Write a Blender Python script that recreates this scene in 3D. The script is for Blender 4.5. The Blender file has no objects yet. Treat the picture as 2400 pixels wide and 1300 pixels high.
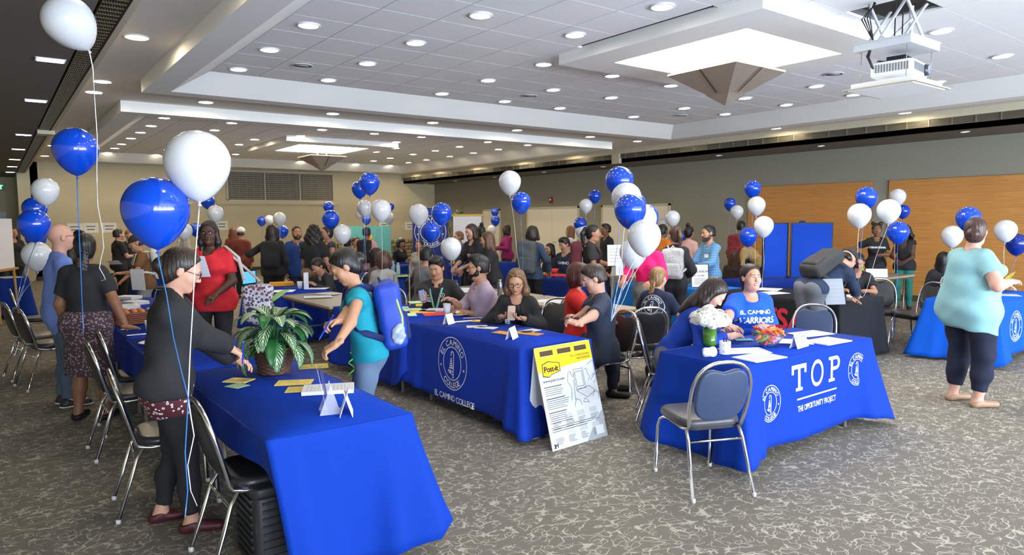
import bpy, math, random
import numpy as np
from mathutils import Vector, Matrix

# ------------------------------------------------------------------ camera, world, lights, exposure
SC = bpy.context.scene
COL = SC.collection
PI = math.pi
H = 1.78                                   # camera height in metres
F_PX = 1613.3                              # focal length in pixels of the 2400x1300 frame
YAW, PITCH, ROLL = (math.radians(a) for a in (36.966, -4.813, -0.4606))
_cy, _sy, _cp, _sp, _cr, _sr = math.cos(YAW), math.sin(YAW), math.cos(PITCH), math.sin(PITCH), math.cos(ROLL), math.sin(ROLL)
FWD = np.array([_sy*_cp, _cy*_cp, _sp])
_r = np.array([_cy, -_sy, 0.0])
_u = np.cross(_r, FWD)
RIGHT = _cr*_r + _sr*_u
UP = -_sr*_r + _cr*_u
CAM = np.array([0, 0, H])
cam_data = bpy.data.cameras.new('camera')
cam_data.sensor_width = 36
cam_data.lens = F_PX/2400*36
cam_data.clip_start = .05
cam_data.clip_end = 200
cam = bpy.data.objects.new('camera', cam_data)
COL.objects.link(cam)
cam.matrix_world = Matrix([[RIGHT[i], UP[i], -FWD[i], CAM[i]] for i in range(3)] + [[0, 0, 0, 1]])
SC.camera = cam
world = bpy.data.worlds.new('world')
SC.world = world
world.use_nodes = True
world.node_tree.nodes['Background'].inputs[0].default_value = (.75, .85, 1, 1)
world.node_tree.nodes['Background'].inputs[1].default_value = 1.0
SC.view_settings.view_transform = 'Standard'
SC.view_settings.look = 'None'
SC.view_settings.gamma = 1
SC.view_settings.use_curve_mapping = False
SC.view_settings.exposure = 0.85
SC.cycles.use_denoising = True
SC.cycles.max_bounces = 8
SC.cycles.diffuse_bounces = 5
SC.cycles.sample_clamp_indirect = 4.0
DAY = (.80, .89, 1.0)
WARM = (1.0, .88, .68)
NEUT = (1.0, .96, .90)
# daylight entering through the windows of the wall behind the camera, plus an added ceiling uplight
WIN = [(-1.2 + 2.75*i, 2.3) for i in range(6)]        # (centre x, width) of each window
WY, WZ0, WZ1 = -7.2, .60, 3.05
for wx, ww in WIN:
    ld = bpy.data.lights.new('window_daylight', 'AREA')
    ld.shape = 'RECTANGLE'; ld.size = ww - .1; ld.size_y = WZ1 - WZ0 - .1
    ld.energy = 105; ld.color = DAY
    lo = bpy.data.objects.new('window_daylight', ld)
    COL.objects.link(lo)
    lo.location = (wx, WY + .06, (WZ0 + WZ1)/2)
    lo.rotation_euler = (PI/2, 0, 0)
    gd = bpy.data.lights.new('window_ground_light', 'AREA')      # invented fill lamp at each sill, tilted up to brighten the ceiling
    gd.shape = 'RECTANGLE'; gd.size = ww - .1; gd.size_y = .9; gd.energy = 235; gd.color = (.70, .83, 1.0)
    go = bpy.data.objects.new('window_ground_light', gd); COL.objects.link(go)
    go.location = (wx, WY + .40, 1.1); go.rotation_euler = (math.radians(90 + 48), 0, 0)

def ray(px, py):
    return RIGHT*((px - 1200)/F_PX) - UP*((py - 650)/F_PX) + FWD
def onz(px, py, z=0.0):
    d = ray(px, py); return CAM + d*((z - H)/d[2])
def hor(px):
    return 524.0 - 27.1*(px + 19.6)/3369.0
def at(px, d, z=0.0):                      # ground point in image column px at camera depth d
    p = CAM + ray(px, hor(px))*d
    return np.array([p[0], p[1], z])
def at3(px, py, d):
    return CAM + ray(px, py)*d

# ------------------------------------------------------------------ helpers
def lin(c):
    return tuple((v/12.92 if v <= .04045 else ((v + .055)/1.055)**2.4) for v in c)
def rgb(r, g, b):
    return lin((r/255, g/255, b/255))
_mats = {}
def mat(name, col=(.5, .5, .5), rough=.6, metal=0.0, bump=0.0, bscale=200, var=0.0, vscale=8, emit=0.0, ecol=None,
        trans=0.0, alpha=1.0, coat=0.0, sheen=0.0, sub=0.0, ior=1.45):
    if name in _mats: return _mats[name]
    m = bpy.data.materials.new(name); m.use_nodes = True
    nt = m.node_tree; b = nt.nodes['Principled BSDF']
    b.inputs['Base Color'].default_value = (*col, 1)
    b.inputs['Roughness'].default_value = rough
    b.inputs['Metallic'].default_value = metal
    b.inputs['IOR'].default_value = ior
    if trans: b.inputs['Transmission Weight'].default_value = trans
    if alpha < 1: b.inputs['Alpha'].default_value = alpha
    if coat: b.inputs['Coat Weight'].default_value = coat
    if sheen: b.inputs['Sheen Weight'].default_value = sheen
    if sub:
        b.inputs['Subsurface Weight'].default_value = sub
        b.inputs['Subsurface Radius'].default_value = (.02, .008, .005)
        b.inputs['Subsurface Scale'].default_value = .5
    if emit:
        b.inputs['Emission Color'].default_value = (*(ecol or col), 1)
        b.inputs['Emission Strength'].default_value = emit
    if bump or var:
        tc = nt.nodes.new('ShaderNodeTexCoord')
        n = nt.nodes.new('ShaderNodeTexNoise')
        nt.links.new(tc.outputs['Object'], n.inputs['Vector'])
        if bump:
            n.inputs['Scale'].default_value = bscale
            bp = nt.nodes.new('ShaderNodeBump'); bp.inputs['Strength'].default_value = bump; bp.inputs['Distance'].default_value = .004
            nt.links.new(n.outputs['Fac'], bp.inputs['Height']); nt.links.new(bp.outputs['Normal'], b.inputs['Normal'])
        if var:
            n2 = nt.nodes.new('ShaderNodeTexNoise'); n2.inputs['Scale'].default_value = vscale
            nt.links.new(tc.outputs['Object'], n2.inputs['Vector'])
            mx = nt.nodes.new('ShaderNodeMix'); mx.data_type = 'RGBA'
            mx.inputs[6].default_value = (*[max(0, c*(1 - var)) for c in col], 1)
            mx.inputs[7].default_value = (*[min(1, c*(1 + var)) for c in col], 1)
            nt.links.new(n2.outputs['Fac'], mx.inputs[0]); nt.links.new(mx.outputs[2], b.inputs['Base Color'])
    _mats[name] = m
    return m
def nodes(name, rough=.7):
    m = bpy.data.materials.new(name); m.use_nodes = True; _mats[name] = m
    nt = m.node_tree; b = nt.nodes['Principled BSDF']; b.inputs['Roughness'].default_value = rough
    tc = nt.nodes.new('ShaderNodeTexCoord')
    return m, nt, b, tc
def N(nt, typ, **kw):
    n = nt.nodes.new('ShaderNode' + typ)
    for k, v in kw.items():
        if k.startswith('i_'):
            key = k[2:]; n.inputs[int(key) if key.isdigit() else key].default_value = v
        else: setattr(n, k, v)
    return n
def ramp(nt, stops, interp='LINEAR'):
    r = nt.nodes.new('ShaderNodeValToRGB'); r.color_ramp.interpolation = interp
    e = r.color_ramp.elements
    while len(e) < len(stops): e.new(.5)
    for i, (p, c) in enumerate(stops): e[i].position = p; e[i].color = (*c, 1)
    return r

def tag(o, label=None, cat=None, group=None, kind=None):
    if label: o['label'] = label
    if cat: o['category'] = cat
    if group: o['group'] = group
    if kind: o['kind'] = kind
    return o
def empty(name, loc=(0, 0, 0), rz=0.0, label=None, cat=None, group=None):
    o = bpy.data.objects.new(name, None); COL.objects.link(o)
    o.empty_display_size = .1
    o.location = loc; o.rotation_euler = (0, 0, rz)
    return tag(o, label, cat, group)
def link(name, me, parent=None, loc=(0, 0, 0), rz=0.0, label=None, cat=None, group=None, kind=None):
    o = bpy.data.objects.new(name, me); COL.objects.link(o)
    o.location = loc; o.rotation_euler = (0, 0, rz)
    if parent is not None: o.parent = parent
    return tag(o, label, cat, group, kind)
def np_mesh(name, V, F, mats, mi=None, smooth=True):
    me = bpy.data.meshes.new(name)
    V = np.asarray(V, np.float32); F = np.asarray(F, np.int32)
    n, k = F.shape
    me.vertices.add(len(V)); me.vertices.foreach_set('co', V.ravel())
    me.loops.add(n*k); me.loops.foreach_set('vertex_index', F.ravel())
    me.polygons.add(n)
    me.polygons.foreach_set('loop_start', np.arange(0, n*k, k, dtype=np.int32))
    me.polygons.foreach_set('loop_total', np.full(n, k, np.int32))
    me.polygons.foreach_set('use_smooth', np.full(n, smooth))
    for m in mats: me.materials.append(m)
    if mi is not None: me.polygons.foreach_set('material_index', np.asarray(mi, np.int32))
    me.update(calc_edges=True); me.validate()
    return me

class MB:
    """collects shapes that become ONE mesh"""
    def __init__(s): s.v = []; s.f = []; s.m = []; s.sm = []
    def add(s, V, F, mi=0, smooth=False, M=None):
        o = len(s.v)
        if M is not None: V = [tuple(M @ Vector(p)) for p in V]
        s.v += [tuple(p) for p in V]
        for f in F: s.f.append(tuple(i + o for i in f)); s.m.append(mi); s.sm.append(smooth)
        return s
    def box(s, c, size, mi=0, M=None, rz=0.0):
        x, y, z = (d/2 for d in size)
        V = [(sx*x, sy*y, sz*z) for sz in (-1, 1) for sy in (-1, 1) for sx in (-1, 1)]
        if rz: cr, sr = math.cos(rz), math.sin(rz); V = [(a*cr - b*sr, a*sr + b*cr, d) for a, b, d in V]
        V = [(a + c[0], b + c[1], d + c[2]) for a, b, d in V]
        return s.add(V, [(0, 2, 3, 1), (4, 5, 7, 6), (0, 1, 5, 4), (2, 6, 7, 3), (0, 4, 6, 2), (1, 3, 7, 5)], mi, False, M)
    def lathe(s, prof, n=20, mi=0, M=None, smooth=True, c=(0, 0, 0)):
        V = []; Fc = []; k = len(prof)
        for i in range(n):
            a = 2*PI*i/n
            for r, z in prof: V.append((c[0] + r*math.cos(a), c[1] + r*math.sin(a), c[2] + z))
        for i in range(n):
            j = (i + 1) % n
            for q in range(k - 1): Fc.append((i*k + q, j*k + q, j*k + q + 1, i*k + q + 1))
        if prof[0][0] > 1e-6: Fc.append(tuple(i*k for i in range(n))[::-1])
        if prof[-1][0] > 1e-6: Fc.append(tuple(i*k + k - 1 for i in range(n)))
        return s.add(V, Fc, mi, smooth, M)
    def tube(s, pts, r, n=8, mi=0, M=None, closed=False, flat=1.0, ref=(0, 0, 1), caps=True):
        P = [Vector(p) for p in pts]; k = len(P); V = []; Fc = []
        rr = r if hasattr(r, '__len__') else [r]*k
        for i, p in enumerate(P):
            t = (P[(i + 1) % k] - P[i - 1]) if closed else (P[min(i + 1, k - 1)] - P[max(i - 1, 0)])
            t.normalize()
            a = Vector(ref); a = a - t*a.dot(t)
            if a.length < 1e-3: a = Vector((1, 0, 0)) - t*t.x
            if a.length < 1e-3: a = Vector((0, 1, 0)) - t*t.y
            a.normalize(); b = t.cross(a)
            for j in range(n):
                q = 2*PI*j/n
                V.append(tuple(p + a*(rr[i]*flat*math.cos(q)) + b*(rr[i]*math.sin(q))))
        for i in range(k if closed else k - 1):
            i2 = (i + 1) % k
            for j in range(n):
                j2 = (j + 1) % n
                Fc.append((i*n + j, i2*n + j, i2*n + j2, i*n + j2)[::-1])
        if not closed and caps: Fc.append(tuple(range(n))); Fc.append(tuple((k - 1)*n + j for j in range(n))[::-1])
        return s.add(V, Fc, mi, True, M)
    def prism(s, poly, z0, z1, mi=0, M=None):
        n = len(poly)
        V = [(x, y, z0) for x, y in poly] + [(x, y, z1) for x, y in poly]
        Fc = [tuple(range(n))[::-1], tuple(range(n, 2*n))] + [(i, (i + 1) % n, n + (i + 1) % n, n + i) for i in range(n)]
        return s.add(V, Fc, mi, False, M)
    def pad(s, poly, z0, z1, r, mi=0, M=None, steps=3):
        """cushion: outline with rounded top and bottom edges"""
        n = len(poly); cx = sum(p[0] for p in poly)/n; cy = sum(p[1] for p in poly)/n
        rad = sum(math.hypot(p[0] - cx, p[1] - cy) for p in poly)/n
        lv = []
        for i in range(steps + 1):
            a = PI/2*i/steps; lv.append((r*(1 - math.sin(a)), z0 + r*(1 - math.cos(a))))
        lv += [(d, z0 + z1 - z) for d, z in lv[::-1]]
        V = []; Fc = []
        for d, z in lv:
            q = 1 - d/rad
            V += [(cx + (x - cx)*q, cy + (y - cy)*q, z) for x, y in poly]
        L = len(lv)
        for l in range(L - 1):
            for i in range(n):
                j = (i + 1) % n; Fc.append((l*n + i, l*n + j, (l + 1)*n + j, (l + 1)*n + i))
        Fc.append(tuple(range(n))[::-1]); Fc.append(tuple((L - 1)*n + i for i in range(n)))
        return s.add(V, Fc, mi, True, M)
    def mesh(s, name, mats):
        me = bpy.data.meshes.new(name)
        me.from_pydata(s.v, [], s.f)
        for m in (mats if isinstance(mats, (list, tuple)) else [mats]): me.materials.append(m)
        me.polygons.foreach_set('material_index', s.m)
        me.polygons.foreach_set('use_smooth', s.sm)
        me.update()
        return me
    def build(s, name, mats, parent=None, **kw):
        return link(name, s.mesh(name, mats), parent, **kw)
def rrect(w, d, r, n=4, cx=0, cy=0):
    P = []
    for sx, sy, a0 in ((1, 1, 0), (-1, 1, 90), (-1, -1, 180), (1, -1, 270)):
        for i in range(n + 1):
            a = math.radians(a0 + 90*i/n); P.append((cx + sx*(w/2 - r) + r*math.cos(a), cy + sy*(d/2 - r) + r*math.sin(a)))
    return P
def MX(loc=(0, 0, 0), rz=0.0, rx=0.0, ry=0.0, sc=1.0):
    return Matrix.Translation(loc) @ Matrix.Rotation(rz, 4, 'Z') @ Matrix.Rotation(ry, 4, 'Y') @ Matrix.Rotation(rx, 4, 'X') @ Matrix.Scale(sc, 4)
def frame(o, x, y, z):
    """matrix whose columns are the given axes"""
    return Matrix([[x[i], y[i], z[i], o[i]] for i in range(3)] + [[0, 0, 0, 1]])
def copy_tree(o, loc=None, rz=None, parent=None, **kw):
    c = o.copy(); COL.objects.link(c); c.parent = parent
    if loc is not None: c.location = loc
    if rz is not None: c.rotation_euler = (0, 0, rz)
    for ch in o.children: copy_tree(ch, parent=c)
    return tag(c, **kw)

# ------------------------------------------------------------------ lettering (made first, while the scene is small)
_glyph = {}
def glyph(ch):
    if ch in _glyph: return _glyph[ch]
    cu = bpy.data.curves.new('glyph', 'FONT'); cu.body = ch; cu.size = 1.0; cu.resolution_u = 3
    o = bpy.data.objects.new('glyph', cu); COL.objects.link(o)
    dg = bpy.context.evaluated_depsgraph_get()
    me = bpy.data.meshes.new_from_object(o.evaluated_get(dg))
    V = [tuple(v.co) for v in me.vertices]; Fc = [tuple(p.vertices) for p in me.polygons]
    w = max([v[0] for v in V], default=.25); x0 = min([v[0] for v in V], default=0)
    bpy.data.objects.remove(o); bpy.data.curves.remove(cu); bpy.data.meshes.remove(me)
    _glyph[ch] = (V, Fc, x0, w)
    return _glyph[ch]
for _c in "ABCDEFGHIJKLMNOPRSTUWXYabcdefghijklmnopqrstuvwxyz0123456789.-:'&": glyph(_c)
def text_w(t, size, sp=.06):
    return sum((.3 if c == ' ' else glyph(c)[3] - glyph(c)[2] + sp) for c in t)*size
def put_text(mb, t, size, M, mi=0, sp=.06, bold=0.0, align='c', sx=1.0):
    """flat letters in the XY plane of M, baseline at y=0"""
    x = {'c': -text_w(t, size, sp)/2, 'l': 0, 'r': -text_w(t, size, sp)}[align]*sx
    for c in t:
        if c == ' ': x += .3*size*sx; continue
        V, Fc, x0, w = glyph(c)
        offs = [(0, 0)] if not bold else [(-bold, 0), (bold, 0), (0, bold), (0, -bold), (0, 0)]
        for k, (bx, by) in enumerate(offs):
            mb.add([((vx - x0)*size*sx + x + bx*size, vy*size + by*size, .00004*k) for vx, vy, vz in V], Fc, mi, False, M)
        x += (w - x0 + sp)*size*sx
def arc_text(mb, t, size, r, a_mid, M, mi=0, sp=.1, bold=0.0, bottom=False):
    ws = [(.35 if c == ' ' else glyph(c)[3] - glyph(c)[2] + sp)*size for c in t]
    tot = sum(ws); s = -tot/2
    for c, w in zip(t, ws):
        m = s + w/2; s += w
        if c == ' ': continue
        if not bottom: a = a_mid - m/r; L = MX((r*math.cos(a), r*math.sin(a), 0), a - PI/2)
        else: a = a_mid + m/r; L = MX((r*math.cos(a), r*math.sin(a), 0), a + PI/2)
        put_text(mb, c, size, M @ L, mi, sp, bold)
def ring2d(mb, r0, r1, M, n=48, mi=0, z=0.0, ex=1.0):
    V = [(ex*r*math.cos(2*PI*i/n), r*math.sin(2*PI*i/n), z) for i in range(n) for r in (r0, r1)]
    mb.add(V, [(2*i, 2*i + 1, 2*((i + 1) % n) + 1, 2*((i + 1) % n)) for i in range(n)], mi, False, M)
def disc2d(mb, r, M, n=24, mi=0, c=(0, 0), z=0.0):
    mb.add([(c[0] + r*math.cos(2*PI*i/n), c[1] + r*math.sin(2*PI*i/n), z) for i in range(n)], [tuple(range(n))], mi, False, M)
def line2d(mb, pts, w, M, mi=0, z=0.0):
    for (x0, y0), (x1, y1) in zip(pts[:-1], pts[1:]):
        dx, dy = x1 - x0, y1 - y0; l = math.hypot(dx, dy) or 1; nx, ny = -dy/l*w/2, dx/l*w/2
        mb.add([(x0 + nx, y0 + ny, z), (x0 - nx, y0 - ny, z), (x1 - nx, y1 - ny, z), (x1 + nx, y1 + ny, z)], [(0, 1, 2, 3)], mi, False, M)
def seal(mb, r, M, mi=0, lw=.035):
    """round college seal: two rings, lettering on the arc, a mission bell on its hook"""
    ring2d(mb, r*(1 - lw), r, M, 64, mi); ring2d(mb, r*(.60), r*(.60 + lw), M, 64, mi)
    arc_text(mb, 'EL CAMINO', r*.30, r*.69, PI/2, M, mi, .13, .02)
    arc_text(mb, 'COLLEGE', r*.30, r*.91, -PI/2, M, mi, .13, .02, True)
    for a in (PI*1.06, -PI*.06): disc2d(mb, r*.045, M, 12, mi, (r*.81*math.cos(a), r*.81*math.sin(a)))
    B = lambda P: [(x*r, y*r) for x, y in P]
    line2d(mb, B([(.07, -.32), (.10, -.05), (.10, .36), (.06, .44), (-.03, .45), (-.08, .38), (-.08, .28)]), r*.045, M, mi)
    for k in range(5):
        y = .20 - .085*k; w = .045 + .022*k
        mb.add([(x*r, q*r, 0) for x, q in ((-.08 - w - .01, y - .07), (-.07 + w, y - .045), (-.07 + w - .012, y + .01), (-.08 - w + .012, y - .015))], [(0, 1, 2, 3)], mi, False, M)
    line2d(mb, B([(-.30, -.28), (-.20, -.36), (.02, -.42), (.10, -.40), (.06, -.33), (-.10, -.27), (-.30, -.28)]), r*.035, M, mi)
    disc2d(mb, r*.05, M, 10, mi, (-.13*r, -.345*r))
    line2d(mb, B([(.02, -.46), (.10, -.46), (.10, -.53), (.0, -.53)]), r*.03, M, mi)
# ------------------------------------------------------------------ surfaces
def carpet_mat():
    m, nt, b, tc = nodes('carpet', .95)
    mp = N(nt, 'Mapping'); mp.inputs['Scale'].default_value = (1, 1.25, 1); mp.inputs['Rotation'].default_value = (0, 0, .5)
    nt.links.new(tc.outputs['Object'], mp.inputs[0])
    def worm(scale, detail, centre, width, off):
        n = N(nt, 'TexNoise', i_Scale=scale, i_Detail=detail, i_Roughness=.55)
        mo = N(nt, 'Mapping'); mo.inputs['Location'].default_value = off; nt.links.new(mp.outputs[0], mo.inputs[0]); nt.links.new(mo.outputs[0], n.inputs['Vector'])
        s = N(nt, 'Math', operation='SUBTRACT', i_1=centre); nt.links.new(n.outputs['Fac'], s.inputs[0])
        a = N(nt, 'Math', operation='ABSOLUTE'); nt.links.new(s.outputs[0], a.inputs[0])
        r = N(nt, 'MapRange'); r.inputs['From Min'].default_value = width*.4; r.inputs['From Max'].default_value = width; r.inputs['To Min'].default_value = 1; r.inputs['To Max'].default_value = 0
        nt.links.new(a.outputs[0], r.inputs[0]); return r
    w1 = worm(8.5, .6, .5, .017, (0, 0, 0)); w2 = worm(9.5, .6, .5, .016, (7.3, 3.1, 0)); w3 = worm(10.5, .6, .46, .014, (2.3, 9.1, 4))
    mxa = N(nt, 'Math', operation='MAXIMUM'); nt.links.new(w1.outputs[0], mxa.inputs[0]); nt.links.new(w2.outputs[0], mxa.inputs[1])
    mxb = N(nt, 'Math', operation='MAXIMUM'); nt.links.new(mxa.outputs[0], mxb.inputs[0]); nt.links.new(w3.outputs[0], mxb.inputs[1])
    brk = N(nt, 'TexNoise', i_Scale=11, i_Detail=1); nt.links.new(tc.outputs['Object'], brk.inputs['Vector'])
    br = N(nt, 'MapRange'); br.inputs['From Min'].default_value = .40; br.inputs['From Max'].default_value = .47; nt.links.new(brk.outputs['Fac'], br.inputs[0])
    mm = N(nt, 'Math', operation='MULTIPLY'); nt.links.new(mxb.outputs[0], mm.inputs[0]); nt.links.new(br.outputs[0], mm.inputs[1])
    sp = N(nt, 'TexNoise', i_Scale=260, i_Detail=2); nt.links.new(tc.outputs['Object'], sp.inputs['Vector'])
    base = ramp(nt, [(.3, rgb(86, 81, 73)), (.5, rgb(122, 115, 104)), (.7, rgb(154, 147, 135))]); nt.links.new(sp.outputs['Fac'], base.inputs[0])
    line = ramp(nt, [(.3, rgb(166, 159, 144)), (.7, rgb(216, 209, 194))]); nt.links.new(sp.outputs['Fac'], line.inputs[0])
    mx = N(nt, 'Mix', data_type='RGBA'); nt.links.new(mm.outputs[0], mx.inputs[0]); nt.links.new(base.outputs[0], mx.inputs[6]); nt.links.new(line.outputs[0], mx.inputs[7])
    nt.links.new(mx.outputs[2], b.inputs['Base Color'])
    bp = N(nt, 'Bump', i_Strength=.5, i_Distance=.006); nt.links.new(sp.outputs['Fac'], bp.inputs['Height']); nt.links.new(bp.outputs[0], b.inputs['Normal'])
    return m
def wood_mat(name, c0, c1, scale=(1, .6, 14)):
    m, nt, b, tc = nodes(name, .45)
    mp = N(nt, 'Mapping'); mp.inputs['Scale'].default_value = scale; nt.links.new(tc.outputs['Object'], mp.inputs[0])
    n = N(nt, 'TexNoise', i_Scale=3, i_Detail=6, i_Roughness=.65); nt.links.new(mp.outputs[0], n.inputs['Vector'])
    r = ramp(nt, [(.3, c0), (.7, c1)]); nt.links.new(n.outputs['Fac'], r.inputs[0]); nt.links.new(r.outputs[0], b.inputs['Base Color'])
    return m
M_CARPET = carpet_mat()
M_TILE = mat('ceiling_tile', rgb(243, 243, 244), .9, bump=.15, bscale=300)
M_TBAR = mat('ceiling_tbar', rgb(118, 118, 122), .6)
M_PLASTER = mat('plaster', rgb(238, 238, 235), .85, bump=.04, bscale=60)
M_SOFFIT = mat('soffit_paint', rgb(228, 224, 216), .85)
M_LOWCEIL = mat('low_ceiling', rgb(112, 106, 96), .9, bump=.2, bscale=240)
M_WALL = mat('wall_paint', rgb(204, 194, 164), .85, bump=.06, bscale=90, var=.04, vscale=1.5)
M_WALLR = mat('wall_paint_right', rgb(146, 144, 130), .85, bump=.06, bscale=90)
M_DOOR = mat('door_paint', rgb(236, 231, 214), .5)
M_DOORW = mat('door_white', rgb(214, 216, 220), .5)
M_DARK = mat('dark_slot', rgb(38, 32, 22), .8)
M_GRILLE = mat('bronze_grille', rgb(120, 110, 90), .45, metal=.4)
M_GRILLE2 = mat('silver_grille', rgb(150, 146, 132), .35, metal=.6)
M_VENTBACK = mat('vent_backing', rgb(112, 106, 92), .8)
M_CREAM = mat('cream_trim', rgb(205, 196, 172), .6)
M_WOOD = wood_mat('panel_wood', rgb(180, 120, 58), rgb(208, 150, 84))
M_WHITE = mat('white_paint', rgb(232, 233, 235), .5)
M_EMIT = mat('downlight_glow', (1, .95, .84), .5, emit=20, ecol=(1, .90, .74))
M_EMITF = mat('downlight_glow_far', (1, .92, .75), .5, emit=85, ecol=(1, .82, .56))
M_EMITC = mat('cool_light_glow', (.9, .95, 1), .5, emit=6, ecol=(.85, .93, 1))
M_EMITS = mat('small_light_glow', (.9, 1, .98), .5, emit=1.6, ecol=(.9, 1, .97))
M_SKY = mat('skylight_glow', (1, .98, .93), .5, emit=10, ecol=(1, .95, .85))
XR, YB, ZS, ZT, ZR, ZL = 15.4, 26.0, 3.67, 3.74, 3.50, 3.315
XFL, XFR = .86, 13.8

def S(mb, name, mats, parent=None):
    return mb.build(name, mats, parent, kind='structure')
S(MB().box((5.7, 10.7, -.1), (19.6, 36.2, .2)), 'floor', M_CARPET)
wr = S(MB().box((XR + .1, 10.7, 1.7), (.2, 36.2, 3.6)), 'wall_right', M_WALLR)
wb = S(MB().box(((1.02 + XR)/2, YB + .1, 1.9), (XR - 1.02, .2, 3.8)), 'wall_back', M_WALL)
S(MB().box((.955, YB + 1.35, 1.9), (.53, 2.7, 3.8)), 'wall_recess', M_WALL)
S(MB().box((-1.5, YB + 2.6, 1.9), (5.2, .2, 3.8)), 'wall_far', M_WALL)
S(MB().box((-4.1, 10.7, 1.9), (.2, 36.2, 3.8)), 'wall_left', M_WALL)
fw = MB()
edges = [-4.1] + [e for wx, ww in WIN for e in (wx - ww/2, wx + ww/2)] + [15.6]
for a, c in zip(edges[0::2], edges[1::2]): fw.box(((a + c)/2, WY - .1, 1.9), (c - a, .2, 3.8))
for wx, ww in WIN:
    fw.box((wx, WY - .1, WZ0/2), (ww, .2, WZ0)); fw.box((wx, WY - .1, (WZ1 + 3.8)/2), (ww, .2, 3.8 - WZ1))
S(fw, 'wall_front', M_WALL)
M_PANE = mat('window_glass', (1, 1, 1), .02, trans=1.0, ior=1.1)
M_FRAME = mat('window_frame', rgb(70, 66, 60), .4, metal=.5)
for i, (wx, ww) in enumerate(WIN):
    w = S(MB().box((wx, WY - .1, WZ0 + .03), (ww, .1, .06)).box((wx, WY - .1, WZ1 - .03), (ww, .1, .06)).box((wx - ww/2 + .03, WY - .1, (WZ0 + WZ1)/2), (.06, .1, WZ1 - WZ0)).box((wx + ww/2 - .03, WY - .1, (WZ0 + WZ1)/2), (.06, .1, WZ1 - WZ0)), 'window_%d' % (i + 1), M_FRAME)
    for k in (-1, 1): MB().box((wx + k*ww/4, WY - .1, (WZ0 + WZ1)/2), (ww/2 - .06, .012, WZ1 - WZ0 - .1)).build('pane', M_PANE, w)
    MB().box((wx, WY - .1, (WZ0 + WZ1)/2), (.05, .1, WZ1 - WZ0)).build('mullion', M_FRAME, w)
# ---- ceiling: slab, flat soffit, two dropped rings with tile fields, low perimeter ceilings
ceil = S(MB().box((5.7, 10.7, 3.96), (19.8, 36.4, .12)), 'ceiling', M_PLASTER)
R1 = (1.69, -.30, 12.30, 10.41)            # outer rectangle x0,y0,x1,y1 of the near ring
R2 = (1.70, 12.32, 12.42, 23.0)
sf = MB()
def slab(x0, y0, x1, y1, z0, z1, mb): mb.box(((x0 + x1)/2, (y0 + y1)/2, (z0 + z1)/2), (x1 - x0, y1 - y0, z1 - z0))
for x0, y0, x1, y1 in ((XFL, -7.2, R1[0], YB), (R1[2] + .1, -7.2, XFR, YB), (R1[0], -7.2, R1[2] + .1, R1[1]), (R1[0], R1[3], R1[2] + .1, R2[1]), (R1[0], R2[3], R1[2] + .1, YB)):
    slab(x0, y0, x1, y1, ZS, ZS + .2, sf)
sof = S(sf, 'ceiling_soffit', M_SOFFIT)
def ring(idx, R, sl=.40, w=.30):
    x0, y0, x1, y1 = R
    def rect(i, z): return [(x0 + i, y0 + i, z), (x1 - i, y0 + i, z), (x1 - i, y1 - i, z), (x0 + i, y1 - i, z)]
    V = rect(0, ZS + .05) + rect(0, ZR) + rect(w, ZR) + rect(w + sl, ZT) + rect(w + sl, ZT + .1)
    Fc = [(a*4 + i, a*4 + (i + 1) % 4, (a + 1)*4 + (i + 1) % 4, (a + 1)*4 + i) for a in range(4) for i in range(4)]
    S(MB().add(V, Fc), 'trim_%d' % idx, M_PLASTER)
    return x0 + w + sl, y0 + w + sl, x1 - w - sl, y1 - w - sl
t1 = ring(1, R1); t2 = ring(2, R2)
BOX = (5.54, 3.65, 8.26, 6.39); BOX2 = (5.5, 15.85, 8.35, 18.85)
HOLE = (6.42, 2.78, 7.18, 3.36)
tb = MB()
for t in (t1, t2): slab(t[0] - .05, t[1] - .05, t[2] + .05, t[3] + .05, ZT + .028, ZT + .04, tb)
S(tb, 'ceiling_grid', M_TBAR)
tile_me = {}
rest = MB(); cnt = 0
for fi, (t, bx) in enumerate(((t1, BOX), (t2, BOX2))):
    nx = 15; ny = 15; dx = (t[2] - t[0])/nx; dy = (t[3] - t[1])/ny
    me = MB().box((0, 0, .012), (dx - .016, dy - .008, .024)).mesh('ceiling_tile', M_TILE)
    for j in (range(ny - 1, -1, -1) if fi == 0 else range(ny)):
        for i in range(nx):
            cx, cy = t[0] + (i + .5)*dx, t[1] + (j + .5)*dy
            if bx[0] + .2 < cx < bx[2] - .2 and bx[1] + .2 < cy < bx[3] - .2: continue
            if HOLE[0] < cx < HOLE[2] and HOLE[1] < cy < HOLE[3]: continue
            if cnt < 300 and not (fi == 0 and j < 4):
                link('ceiling_tile', me, ceil, loc=(cx, cy, ZT)); cnt += 1
            else: rest.box((cx, cy, ZT + .012), (dx - .016, dy - .008, .024))
rest.build('ceiling_tiles_beyond', M_TILE, ceil, kind='stuff')
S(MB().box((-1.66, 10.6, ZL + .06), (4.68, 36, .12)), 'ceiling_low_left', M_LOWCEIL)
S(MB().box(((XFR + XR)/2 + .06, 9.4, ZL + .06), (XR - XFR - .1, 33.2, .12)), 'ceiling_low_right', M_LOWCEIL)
S(MB().box((XFL + .03, 9.4, (ZL + ZS)/2 + .1), (.06, 33.2, ZS - ZL + .2)), 'trim_3', M_CREAM)
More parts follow.
